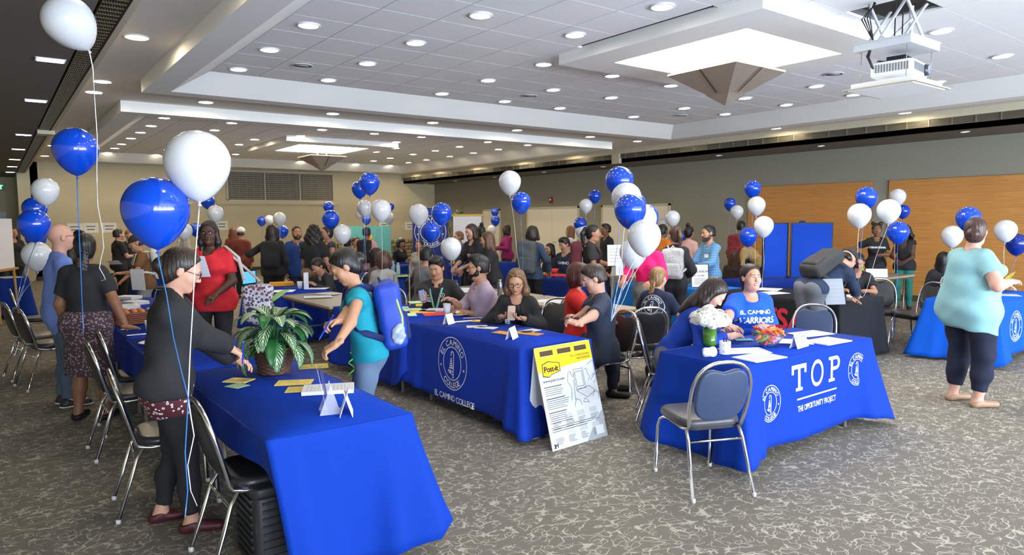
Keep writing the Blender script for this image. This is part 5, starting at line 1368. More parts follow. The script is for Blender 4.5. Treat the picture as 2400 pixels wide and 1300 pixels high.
backpack(J18, fab('grey_nylon', (82, 88, 92)), 'big grey backpack worn over the blue jacket', depth=.17, h=.28)
J19 = ST(1188, 527, 17.6, -62, 'woman in a magenta blouse near the pale door', fem=True, q=2, skin=SK['deep'], hair='long', hair_c=BLK, top=dict(m=fab('magenta_cotton', (140, 26, 92)), sleeve=1.9, hem=.08), bottom=tr(black), rh=(.05, .3, 1.05), lh=(-.05, .3, 1.05))
J20 = SIT(1290, 577, 13.9, -40, 'girl with dark curls seated at the red trimmed table', fem=True, q=2, skin=SK['tan'], hair='wavy', hair_c=BLK, top=dict(m=char, sleeve=1.5, hem=.1), bottom=tr(black), head=(10, -4))
J21 = SIT(1326, 559, 13.2, -35, 'young man in a navy lettered tee looking down', q=2, skin=SK['tan'], hair='quiff', hair_c=BLK, head=(14, -20), top=dict(m=navy, sleeve=.7, hem=.1), bottom=tr(ddenim))
shirt_print(J21, [('CAMINO', .07, 0, 1)], .33)
J22 = ST(1338, 531, 16, -110, 'woman with long ginger hair in a white sleeveless top', fem=True, q=2, skin=SK['fair'], hair='long', hair_c=('ginger_hair', (120, 74, 44), (176, 120, 74)), top=dict(m=white, sleeve=.12, hem=.06), bottom=tr(denim))
J23 = ST(1386, 529, 10.6, 88, 'woman with a black ponytail, clear glasses and a maroon backpack', fem=True, b=1.16, q=1, skin=SK['olive'], hair='ponytail', hair_c=BLK, glasses='clear', top=dict(m=fab('charcoal_tee', (46, 46, 50)), sleeve=.66, hem=.08), bottom=tr(char), rh=(.14, .24, .94), lh=(-.1, .34, 1.06), head=(0, -4))
backpack(J23, fab('maroon_nylon', (92, 36, 48)), 'maroon backpack on the woman with the ponytail', depth=.15, h=.26)
J24 = ST(1422, 527, 15, -60, 'man in black with short curly hair behind the maroon backpack', q=2, skin=SK['brown'], hair='quiff', hair_c=BLK, top=dict(m=black, sleeve=.7, hem=.1), bottom=tr(black))
J25 = ST(1520, 0, 8.7, -20, 'woman in a pink top and grey pinstripe skirt hidden behind the balloons', S=1.62, fem=True, b=1.12, q=1, skin=SK['olive'], hair='bob', hair_c=DBR, top=dict(m=fab('hot_pink_jersey', (226, 20, 106)), sleeve=1.4, hem=-.06), bottom=dict(type='skirt', m=fab('grey_pinstripe', (118, 120, 124)), len=.55, rise=.16, flare=.02), rh=(.22, .30, 1.0), lh=(-.16, .32, 1.0))
J26 = ST(1582, 533, 9.6, 172, 'girl with a long brown ponytail in a black varsity jacket', fem=True, q=1, skin=SK['fair'], hair='ponytail', hair_c=('ponytail_brown', (66, 44, 36), (112, 78, 60)), head=(-34, 0), top=dict(m=fab('varsity_black', (36, 36, 40)), sleeve=1.9, hem=.02, loose=.014), bottom=tr(fab('black_twill', (30, 30, 34))), rh=(.16, .26, .98), lh=(-.2, .2, .98))
backpack(J26, spot_mat('silver_glitter', (150, 150, 152), (224, 224, 226), 120, .35, (90, 90, 94)), 'silver glitter backpack on the girl in the varsity jacket', depth=.13, h=.22, strap=white)
J27 = ST(1552, 528, 13, 140, 'person in an orange tee behind the white balloon', q=2, skin=SK['brown'], hair='short', hair_c=BLK, top=dict(m=fab('orange_cotton', (222, 122, 36)), sleeve=.7, hem=.1), bottom=tr(ddenim))
J28 = ST(1614, 531, 13, 150, 'person in a pink hoodie with a top bun', fem=True, q=2, skin=SK['olive'], hair='topbun', hair_c=BLK, S=1.60, top=dict(m=fab('pink_fleece', (222, 176, 164)), sleeve=1.9, hem=.08, loose=.012), bottom=tr(ddenim))
J29 = ST(1664, 530, 10.9, -50, 'man in a light blue plaid shirt with a name tag', q=1, skin=SK['tan'], hair='short', hair_c=BLK, beard=('full', ('stubble_hair', (74, 54, 46))), top=dict(m=check_mat('blue_plaid', (110, 158, 196), (66, 112, 164), 26, .3), sleeve=1.9, hem=.18, collar=True, boxy=True), bottom=tr(ddenim), rh=(.05, .36, 1.06), lh=(-.12, .34, 1.02), head=(10, -6)); badge(J29, -.06, .33)
J30 = ST(1736, 519, 14, 155, 'man in a maroon plaid shirt with a red backpack', q=2, skin=SK['olive'], hair='short', hair_c=BLK, head=(-20, 0), top=dict(m=check_mat('maroon_plaid', (112, 40, 52), (196, 150, 160), 22, .2), sleeve=1.9, hem=.14), bottom=tr(ddenim))
backpack(J30, fab('red_nylon', (140, 48, 56)), 'red backpack on the man in the maroon plaid shirt', depth=.14)
J31 = ST(1722, 602, 12.6, 170, 'woman with long brown hair behind the framed notice', S=1.5, fem=True, q=2, skin=SK['tan'], hair='long', hair_c=BRN, top=dict(m=fab('brown_jersey', (60, 46, 42)), sleeve=1.9, hem=.1), bottom=tr(black), pose='sit', seat=.36)
J32 = ST(1905, 0, 7.95, 140, 'young man in a navy jacket bent over the black table, signing', S=1.74, q=0, lean=1.12, skin=SK['fair'], hair='cap', hair_c=BLK, glasses='dark', head=(0, -52), top=dict(m=fab('navy_softshell', (40, 54, 82)), sleeve=1.95, hem=.03, loose=.012, capm=fab('grey_cap', (52, 52, 54))), bottom=tr(fab('grey_trousers', (104, 108, 118)), loose=.016), rw=onz(2010, 694, .80), lw=onz(1985, 700, .80), curl=(.8, .3), thighs=.98)
backpack(J32, fab('dark_grey_nylon', (62, 62, 64)), 'dark grey backpack on the bending young man', depth=.15, h=.25, z=.28)
J33 = SIT(2012, 615, 9.45, 5, 'man in a black tee seated behind the black table', q=2, skin=SK['olive'], hair='short', hair_c=BLK, head=(0, -24), lean=.15, top=dict(m=black, sleeve=.7, hem=.1), bottom=tr(black), rh=(.15, .4, .80), lh=(-.1, .4, .80))
J34 = ST(2056, 521, 13.3, 6, 'woman with two hair buns in a black lettered tee', S=1.62, fem=True, q=2, skin=SK['brown'], hair='buns', hair_c=BLK, top=dict(m=black, sleeve=.68, hem=.0), bottom=dict(type='trousers', m=check_mat('dark_check', (34, 36, 44), (62, 66, 78), 30, .15)), lh=(-.08, .30, 1.06), rh=(.42, .16, 1.16), rh_dir=A3(1, .1, .1))
shirt_print(J34, [('INTERNATIONAL', .05, 0, .9)], .33)
J35 = ST(2124, 529, 13, -8, 'woman in a black sleeveless vest and teal trousers', fem=True, q=2, skin=SK['deep'], hair='curly', hair_c=BLK, head=(0, -14), top=dict(m=black, sleeve=.1, hem=.06, vneck=True), bottom=tr(fab('teal_trousers', (34, 112, 104))), rh=(.10, .26, .96), lh=(-.04, .28, .94))
J36 = ST(1790, 622, 13.5, -120, 'person in a tan jacket leaning behind the blue display boards', S=1.6, q=3, lean=.9, skin=SK['olive'], hair='short', hair_c=BLK, top=dict(m=fab('tan_cotton', (178, 150, 96)), sleeve=1.8, hem=.05), bottom=tr(black))
J37 = ST(1094, 552, 14, -70, 'person with ginger grey hair in a blue top behind the brunettes', S=1.55, q=3, fem=True, skin=SK['fair'], hair='short', hair_c=('ginger_grey_hair', (130, 92, 66)), top=dict(m=fab('mid_blue_knit', (66, 100, 168)), sleeve=1.9, hem=.1), bottom=tr(black), lean=.3)
J38 = ST(1127, 522, 13.4, -150, 'woman with a black high bun behind the brunettes', S=1.64, q=3, fem=True, skin=SK['brown'], hair='topbun', hair_c=BLK, top=dict(m=black, sleeve=1, hem=.1), bottom=tr(black))
# --- left and centre background
J40 = ST(-2, 522, 15.2, 80, 'person in black beside the wooden easel', q=3, skin=SK['brown'], hair='curly', hair_c=BLK, top=dict(m=black, sleeve=1, hem=.1), bottom=tr(ddenim))
J41 = ST(28, 533, 15.8, 20, 'girl with long dark hair in a black lettered tee by the easel', fem=True, q=3, skin=SK['tan'], hair='long', hair_c=DBR, top=dict(m=black, sleeve=.9, hem=.1), bottom=tr(black))
J42 = ST(183, 546, 13, 60, 'woman with long black hair in a yellow top behind the paper signs', S=1.62, fem=True, q=3, skin=SK['tan'], hair='long', hair_c=BLK, top=dict(m=fab('mustard_knit', (204, 158, 70)), sleeve=1.2, hem=.1), bottom=tr(black))
J43 = SIT(162, 606, 11.5, 150, 'seated person with dark hair behind the bald man', S=1.6, q=3, skin=SK['olive'], hair='bob', hair_c=DBR, top=dict(m=black, sleeve=1, hem=.1), bottom=tr(black))
J44 = ST(274, 538, 15, 110, 'man in a black polo with short dark hair', q=2, b=1.08, skin=SK['fair'], hair='short', hair_c=DBR, top=dict(m=black, sleeve=.7, hem=.1, collar=True), bottom=tr(black), rh=(.05, .3, 1.05))
J45 = ST(300, 540, 15.9, 30, 'fair haired man facing the man in the black polo', q=3, skin=SK['pale'], hair='short', hair_c=BLD, head=(0, -14), top=dict(m=black, sleeve=.7, hem=.1), bottom=tr(black))
J46 = ST(334, 553, 10.9, -84, 'man in a brown tee and black cap holding papers', q=1, b=1.08, skin=SK['tan'], hair='cap', hair_c=BLK, head=(2, -18), lean=.12, top=dict(m=fab('brown_tee', (112, 80, 52)), sleeve=.68, hem=.08, capm=fab('cap_black', (36, 35, 34))), bottom=tr(fab('sweat_grey', (142, 146, 152)), loose=.014), rh=(.12, .32, .86), lh=(-.12, .34, 1.0))
backpack(J46, fab('white_drawstring', (208, 208, 212)), 'white drawstring bag on the man in the brown tee', depth=.10, h=.25, w=.14)
J47 = ST(428, 528, 16, -70, 'man in a light grey jacket beyond the blue balloon', q=2, skin=SK['tan'], hair='short', hair_c=BLK, top=dict(m=white, sleeve=.6, hem=.1, collar=True), outer=dict(m=lgrey, sleeve=1.95, hem=.16, open=.06), bottom=tr(black))
J48 = ST(545, 540, 16.8, 170, 'woman with reddish hair in rust coloured clothes', S=1.62, q=3, fem=True, skin=SK['fair'], hair='long', hair_c=('reddish_hair', (110, 66, 40)), top=dict(m=fab('rust_knit', (110, 50, 40)), sleeve=1.8, hem=.1), bottom=tr(black))
J49 = ST(563, 540, 15.8, 160, 'person in a white brimmed hat behind the red tee woman', S=1.62, q=3, skin=SK['tan'], hair='cap', hair_c=BLK, top=dict(m=fab('rust_knit', (110, 50, 40)), sleeve=1.8, hem=.1, capm=white), bottom=tr(black))
J50 = ST(636, 527, 12.1, 168, 'woman with straight dark hair and a black backpack', fem=True, q=1, skin=SK['olive'], hair='long', hair_c=DBR, top=dict(m=black, sleeve=1.95, hem=.06), bottom=tr(black), lh=(-.40, .20, 1.22))
backpack(J50, fab('black_nylon', (34, 34, 36)), 'black backpack with two pale keyrings', depth=.14, h=.24)
J51 = ST(694, 531, 12.7, 12, 'man in a blue polo with a short beard', q=1, b=1.06, skin=SK['tan'], hair='buzz', hair_c=BLK, beard=('full', ('stubble_hair', (74, 54, 46))), top=dict(m=fab('polo_blue', (34, 66, 132)), sleeve=.82, hem=.12, collar=True), bottom=tr(ddenim)); shirt_print(J51, [('CAMINO', .028, 0, 1)], .37, x0=.07)
J52 = ST(733, 527, 11.3, 165, 'woman with long curly black hair, black tee and khaki trousers', fem=True, b=1.08, q=1, skin=SK['olive'], hair='curly', hair_c=('curly_black_hair', (30, 22, 20)), head=(-20, 0), top=dict(m=black, sleeve=.66, hem=.0), bottom=tr(khaki), lh=(-.20, .24, .84))
J53 = ST(768, 524, 12.6, -66, 'woman with a high black bun and a dark tank top', S=1.66, fem=True, q=2, skin=SK['olive'], hair='topbun', hair_c=BLK, top=dict(m=char, sleeve=.08, hem=.06, nr=.09), bottom=tr(black))
J54 = SIT(776, 604, 10.9, -50, 'girl with black hair reading at the blue table', S=1.56, seat=.42, fem=True, q=2, skin=SK['tan'], hair='lowpony', hair_c=BLK, head=(0, -38), lean=.45, top=dict(m=char, sleeve=1.95, hem=.1), bottom=tr(black), rh=(.1, .42, .8), lh=(-.1, .42, .8))
J55 = ST(858, 544, 14.5, 165, 'person in a pink hoodie with a black backpack before the aqua board', S=1.62, q=2, skin=SK['brown'], hair='short', hair_c=BLK, top=dict(m=fab('rose_fleece', (214, 150, 170)), sleeve=1.95, hem=.1), bottom=tr(black))
backpack(J55, fab('black_nylon', (34, 34, 36)), 'black backpack worn over the pink hoodie', depth=.13)
J56 = SIT(878, 585, 10.6, 110, 'seated woman with very long dark hair beside the grey blouse', S=1.62, fem=True, q=2, skin=SK['olive'], hair='long', hair_c=DBR, top=dict(m=fab('grey_pattern_knit', (120, 106, 106)), sleeve=.2, hem=.1), bottom=tr(black))
J57 = SIT(896, 588, 9.85, 160, 'seated woman in a pale grey blouse with light brown hair', S=1.6, fem=True, q=2, skin=SK['tan'], hair='bob', hair_c=BRN, top=dict(m=fab('pale_grey_linen', (172, 170, 168)), sleeve=1.8, hem=.1, loose=.01), bottom=tr(black))
J58 = SIT(936, 558, 17, 40, 'woman in a black tee with a short dark bob', S=1.6, fem=True, q=3, skin=SK['tan'], hair='bob', hair_c=BLK, head=(0, -20), top=dict(m=black, sleeve=.7, hem=.1), bottom=tr(black))
J59 = SIT(982, 566, 15, -20, 'seated woman with dark hair before the blue banner', S=1.6, fem=True, q=3, skin=SK['tan'], hair='lowbun', hair_c=DBR, top=dict(m=fab('pale_grey_linen'  , (172, 170, 168)), sleeve=1.9, hem=.1), bottom=tr(black))
J60 = SIT(812, 556, 15.4, 150, 'person in black near the white balloon by the aqua board', S=1.7, q=3, skin=SK['olive'], hair='short', hair_c=BLK, top=dict(m=char, sleeve=1.9, hem=.1), bottom=tr(black))
J61 = SIT(832, 556, 16.2, 30, 'person in rust and navy beyond the white balloon', S=1.7, q=3, skin=SK['olive'], hair='short', hair_c=DBR, top=dict(m=fab('terracotta_knit', (150, 84, 58)), sleeve=1.9, hem=.1), bottom=tr(black))
J62 = ST(2215, 640, 10.6, 170, 'person in dark clothes mostly hidden behind the woman in aqua', S=1.5, pose='sit', seat=.40, q=3, skin=SK['brown'], hair='long', hair_c=BLK, top=dict(m=char, sleeve=1.9, hem=.1), bottom=tr(fab('forest_green', (36, 56, 50))))
# ------------------------------------------------------------------ balloons
def balloon_mesh(m, name):
    prof = [(.010, -.715), (.030, -.730), (.034, -.715), (.012, -.690), (.020, -.672)]
    for i in range(26):
        th = PI*.955*(1 - i/25.0)
        c = math.cos(th); x = .5*math.sin(th)
        if c < 0: z = .66*c; x *= 1 - .26*c*c
        else: z = .5*c
        if i == 0: z = -.655
        prof.append((max(x, .0), z))
    prof[-1] = (0, .5)
    return MB().lathe([(r, z) for r, z in prof], 28).mesh(name, m)
M_BALB = mat('blue_latex', rgb(6, 66, 190), .16, coat=.6, sub=.0); M_BALW = mat('white_latex', rgb(208, 210, 215), .22, coat=.4, sub=.15)
M_BALD = mat('deep_blue_latex', rgb(8, 44, 140), .16, coat=.6)
M_RIBW = mat('white_ribbon', rgb(228, 230, 236), .25, coat=.5); M_RIBB = mat('blue_ribbon', rgb(60, 130, 220), .22, coat=.5)
BM = {'b': balloon_mesh(M_BALB, 'balloon_blue'), 'w': balloon_mesh(M_BALW, 'balloon_white'), 'd': balloon_mesh(M_BALD, 'balloon_deep')}
BNAME = {'b': 'glossy blue balloon', 'w': 'white balloon', 'd': 'deep blue balloon'}
def balloon(c, px, py, w, where, group=None, D=.28, end=None, tilt=None, path=None, rib=None, d=None):
    d = d or F_PX*D/w
    while (at3(px, py, d)[0] > 14.9 or at3(px, py, d)[1] > 25.5): d *= .97
    p = at3(px, py, d)
    D = w*d/F_PX
    o = link('balloon', BM[c], None, loc=p, label=BNAME[c] + ' ' + where, cat='balloon', group=group)
    o.scale = (D, D, D*.98)
    if tilt: o.rotation_euler = tilt
    bot = p + A3(0, 0, -.70*D*.98)
    if tilt: bot = np.array(o.rotation_euler.to_matrix() @ Vector((0, 0, -.70*D*.98))) + p
    if end is not None: e = A3(*end)
    else:
        e = A3(p[0] + .03, p[1] + .02, .02)
        for x0, y0, x1, y1 in TABLES:
            if x0 - .25 < e[0] < x1 + .25 and y0 - .25 < e[1] < y1 + .25: e = A3(min(x1 - .06, max(x0 + .06, e[0])), min(y1 - .06, max(y0 + .06, e[1])), .775)
    pts = []
    n = 14; rnd = random.Random(int(px*7 + py)); ph = rnd.uniform(0, 6)
    if path is not None: pts = [bot] + [A3(*q) for q in path]
    else:
        for i in range(n + 1):
            t = i/n; s_ = .018*math.sin(ph + 5*t)*math.sin(PI*t)
            pts.append(bot + (e - bot)*t + A3(.8*s_, -.6*s_, 0))
    r_ = .0032 if w > 90 else .0028
    rb = MB().tube([tuple(q) for q in pts], r_, 5, flat=.4).build('ribbon', M_RIBB if (rib or c) in 'bd' else M_RIBW, o)
    PI_ = (Matrix.Translation(Vector(p)) @ (o.rotation_euler.to_matrix().to_4x4()) @ Matrix.Diagonal((D, D, D*.98, 1))).inverted()
    rb.matrix_parent_inverse = PI_
    return o
tie = (.62, 3.86, .90)
def near_path(pxy, d0, d1):
    n = len(pxy); return [at3(px, py, d0 + (d1 - d0)*i/(n - 1)) for i, (px, py) in enumerate(pxy)]
balloon('w', 463, 378, 146, 'tied to the front black chair, highest of its pair', path=near_path([(466, 500), (458, 600), (452, 720), (446, 820), (441, 932), (448, 980), (455, 1020), (440, 1090), (447, 1150), (462, 1185)], 3.15, 3.45))
balloon('b', 365, 488, 148, 'tied to the front black chair, largest of all', path=near_path([(372, 610), (390, 690), (406, 790), (425, 870), (441, 932), (438, 990), (434, 1060), (440, 1150), (434, 1210)], 3.10, 3.45))
balloon('w', 160, 48, 112, 'tilted against the ceiling with a long curling ribbon', D=.30, d=4.3, tilt=(0, -.62, .4), path=near_path([(218, 160), (222, 240), (228, 320), (227, 400), (229, 480), (240, 540), (243, 580), (236, 610), (233, 628), (243, 645), (247, 655), (238, 657)], 4.35, 4.6))
balloon('b', 177, 348, 97, 'floating above the woman with the long braid', path=near_path([(181, 440), (184, 520), (188, 600), (192, 700), (196, 780)], 4.75, 5.2))
cl = [  # colour, px, py, width, where
    ('w', 106, 445, 58, 'above the bald man'), ('b', 81, 488, 52, 'behind the bald man, upper one'), ('b', 80, 524, 68, 'behind the bald man, larger one'), ('b', 84, 556, 44, 'behind the bald man, low one'), ('w', 86, 596, 62, 'hanging low behind the bald man'),
    ('b', 487, 470, 32, 'below the vent behind the big white balloon'), ('w', 505, 498, 36, 'below the vent behind the big white balloon'), ('b', 458, 536, 29, 'beside the head of the woman in the red tee'), ('w', 432, 541, 36, 'half hidden by the largest blue balloon'),
    ('b', 613, 517, 21, 'over the woman with the black backpack, smallest'), ('w', 631, 514, 21, 'over the woman with the black backpack, smaller white'), ('w', 655, 512, 30, 'over the woman with the black backpack, larger white'), ('b', 662, 541, 28, 'beside the man in the blue polo'),
    ('b', 770, 484, 25, 'with a white mark above the tank top woman'), ('b', 775, 512, 40, 'above the tank top woman'), ('w', 803, 546, 41, 'beside the woman in the tank top'),
    ('b', 843, 442, 37, 'in the tall central cluster, left of two blue'), ('b', 866, 427, 47, 'in the tall central cluster, topmost'), ('w', 855, 486, 36, 'in the tall central cluster, left white'), ('w', 893, 490, 47, 'in the tall central cluster, front white'), ('w', 911, 509, 26, 'in the tall central cluster, small rear white'), ('b', 859, 514, 21, 'in the tall central cluster, lowest'),  ('b', 916, 484, 16, 'in the tall central cluster, peeking out behind white'), ('w', 842, 503, 16, 'in the tall central cluster, smallest white'),
    ('w', 981, 500, 46, 'before the blue college banner'), ('b', 1035, 498, 48, 'before the blue college banner, upper one'), ('b', 1010, 540, 44, 'before the blue college banner, lower one'), ('w', 1057, 580, 49, 'low over the lanyard man'),
    ('w', 1195, 425, 52, 'above the woman in the black blazer'), ('b', 1221, 472, 46, 'above the woman in the black blazer'), ('b', 1160, 496, 19, 'at the narrow pale door, upper one'), ('b', 1161, 516, 22, 'at the narrow pale door, lower one'), ('w', 1152, 538, 21, 'at the narrow pale door'),
    ('w', 1373, 481, 31, 'before the double doors'), ('b', 1394, 459, 29, 'before the double doors, upper one'), ('b', 1360, 524, 31, 'before the double doors, lower one'), ('w', 1364, 540, 31, 'hidden behind a blue one at the double doors'),
    ('b', 1452, 422, 66, 'topmost of the big cluster over the navy polo man'), ('w', 1468, 462, 70, 'second of the big cluster over the navy polo man'), ('b', 1477, 490, 74, 'centre of the big cluster over the navy polo man'), ('b', 1484, 478, 60, 'peeking out of the big cluster at its rear'), ('b', 1512, 508, 62, 'behind the largest white of the big cluster'), ('w', 1507, 512, 64, 'rear of the big cluster, small one'), ('w', 1510, 552, 78, 'largest white of the big cluster'), ('w', 1484, 590, 64, 'low and translucent, last of the big cluster'),
    ('w', 1576, 510, 35, 'above the girl in the varsity jacket'), ('w', 1552, 522, 20, 'small, above the girl in the varsity jacket'), ('b', 1598, 552, 24, 'beside the girl in the varsity jacket'),
    ('b', 1711, 477, 28, 'at the edge of the timber panel'), ('w', 1727, 495, 30, 'at the edge of the timber panel'), ('b', 1764, 441, 38, 'topmost above the maroon plaid man'), ('w', 1773, 480, 41, 'above the maroon plaid man, upper one'), ('w', 1790, 528, 45, 'above the maroon plaid man, lower one'), ('b', 1753, 552, 41, 'in front of the maroon plaid man'), ('b', 1880, 527, 22, 'peeking over the blue display boards'),
    ('b', 2031, 461, 48, 'above the woman with two hair buns'), ('w', 2014, 502, 52, 'beside the woman with two hair buns'), ('w', 2104, 460, 36, 'against the second timber panel, small one'), ('w', 2083, 492, 52, 'over the woman in the sleeveless vest'), ('b', 2117, 494, 30, 'over the woman in the sleeveless vest, rear one'), ('b', 2105, 542, 48, 'covering the head of the woman in the sleeveless vest'),
    ('b', 2270, 510, 53, 'directly behind the head of the woman in aqua'), ('w', 2232, 551, 46, 'behind the neck of the woman in aqua'), ('w', 2357, 538, 47, 'to the side of the woman in aqua'), ('d', 2383, 570, 46, 'to the side of the woman in aqua')]
for c, px, py, w, where in cl:
    wd = min(1.0, w/44)
    en = None
    if 'big cluster' in where: en = (4.22, 4.19, .90)
    elif 'bald man' in where: en = (.16, 9.05, .90)
    balloon(c, px, py, w, where, D=.27 if w > 25 else .25, end=en)

# ------------------------------------------------------------------ things on the tables
def place_on(px, py, z=.757): return onz(px, py, z)
M_YEL = mat('yellow_paper', rgb(222, 200, 96), .8); M_GRN = mat('green_paper', rgb(190, 224, 180), .8); M_AQU = mat('aqua_paper', rgb(150, 206, 220), .8); M_GOLD = mat('gold_paper', rgb(236, 200, 90), .8); M_REDP = mat('red_paper', rgb(214, 60, 64), .8); M_LIL = mat('lilac_paper', rgb(150, 138, 190), .8); M_ORA = mat('orange_envelope', rgb(226, 160, 50), .8); M_TXT = mat('print_grey', rgb(168, 168, 172), .8)
M_CARD = mat('card_white', rgb(228, 230, 238), .6)
def sheet(px, py, rz, label, m, w=.216, h=.28, n=1, z=.757, lines=6, cat='paper', name='paper_sheet', group=None, pos=None):
    p = pos if pos is not None else place_on(px, py, z)
    o = MB().box((0, 0, .0009*n), (w, h, .0018*n)).build(name, m, loc=(p[0], p[1], z), rz=math.radians(rz), label=label, cat=cat, group=group)
    if lines:
        mb = MB()
        for k in range(lines*2): mb.box((-.01*(k % 3), h*.40 - k*h*.8/(lines*2 - 1), .0018*n + .0004), (w*(.80 - .12*(k % 3)), .0028, .0004))
        mb.build('print', M_TXT, o)
    return o
def tent(px, py, rz, label, lines=(), w=.20, h=.10, z=.757):
    p = place_on(px, py, z); o = empty('tent_card', (p[0], p[1], z), math.radians(rz), label, 'card')
    for s in (-1, 1):
        MB().box((0, 0, h/2), (w, .0025, h*1.05), 0, MX((0, s*.032, 0), 0, s*.32)).build('card_face', M_CARD, o)
    mb = MB()
    for i, (t, size) in enumerate(lines):
        put_text(mb, t, size, MX((0, -.032, 0), 0, -.32) @ frame((0, -.003, h*.66 - i*size*1.35), (1, 0, 0), (0, 0, 1), (0, -1, 0)), 0, .05)
    if lines: mb.build('lettering', mat('blue_ink', rgb(60, 90, 150), .7), o)
    return o
def cup(px, py, label, h=.11, r=.042, m=None, lid=True, z=.757, pos=None, cat='cup'):
    p = pos if pos is not None else place_on(px, py, z); o = empty('paper_cup', (p[0], p[1], z), 0, label, cat)
    MB().lathe([(0, 0), (r*.72, 0), (r, h), (r*.95, h), (r*.68, .004)], 20).build('cup_body', m or M_CARD, o)
    if lid: MB().lathe([(r*1.06, h - .004), (r*1.06, h + .008), (r*.92, h + .012), (r*.86, h + .002), (0, h + .002)], 20).build('lid', M_WHITE, o)
    return o
def plate(px, py, label, r=.105, food=True, z=.757):
    p = place_on(px, py, z); o = empty('paper_plate', (p[0], p[1], z), 0, label, 'plate')
    MB().lathe([(0, .003), (r*.62, .003), (r*.78, .014), (r, .018), (r, .021), (r*.76, .017), (r*.6, .006), (0, .006)], 28).build('dish', M_CARD, o)
    if food:
        v, f = sdf_mesh([ell((.01, .0, .016), (.042, .03, .016)), ell((.045, .012, .014), (.025, .022, .012))], .006, 0, lambda x, y, z_: .003*np.sin(140*x)*np.sin(150*y))
        link('food', np_mesh('food', v, f, [mat('crumble', rgb(196, 140, 62), .8, bump=.6, bscale=160)]), o)
        v, f = sdf_mesh([ell((.0, .018, .035), (.028, .02, .018))], .006, 0, lambda x, y, z_: .004*np.sin(170*x)*np.sin(160*z_))
        link('napkin', np_mesh('napkin', v, f, [M_CARD]), o)
    return o
def bottle(px, py, label, m, h=.24, r=.036, capm=None, z=.757, pos=None):
    p = pos if pos is not None else place_on(px, py, z); o = empty('bottle', (p[0], p[1], z), 0, label, 'bottle')
    MB().lathe([(0, 0), (r, 0), (r, h*.74), (r*.72, h*.84), (r*.6, h*.88), (0, h*.88)], 20).build('bottle_body', m, o)
    MB().lathe([(0, h*.87), (r*.66, h*.87), (r*.66, h), (0, h)], 16).build('bottle_cap', capm or m, o)
    return o
def pen(a, b, label, m=None):
    a, b = Vector(a), Vector(b); o = MB().tube([a, a.lerp(b, .12), a.lerp(b, .14), b], [.0015, .0042, .005, .005], 8).build('pen', m or mat('pen_blue', rgb(30, 66, 190), .3), label=label, cat='pen')
    MB().tube([a.lerp(b, .62) + Vector((0, 0, .006)), b + Vector((0, 0, .006))], .0016, 5).build('pen_clip', M_CARD, o)
    MB().tube([a, a.lerp(b, .10)], [.0012, .0038], 8).build('pen_tip', M_CARD, o)
    return o
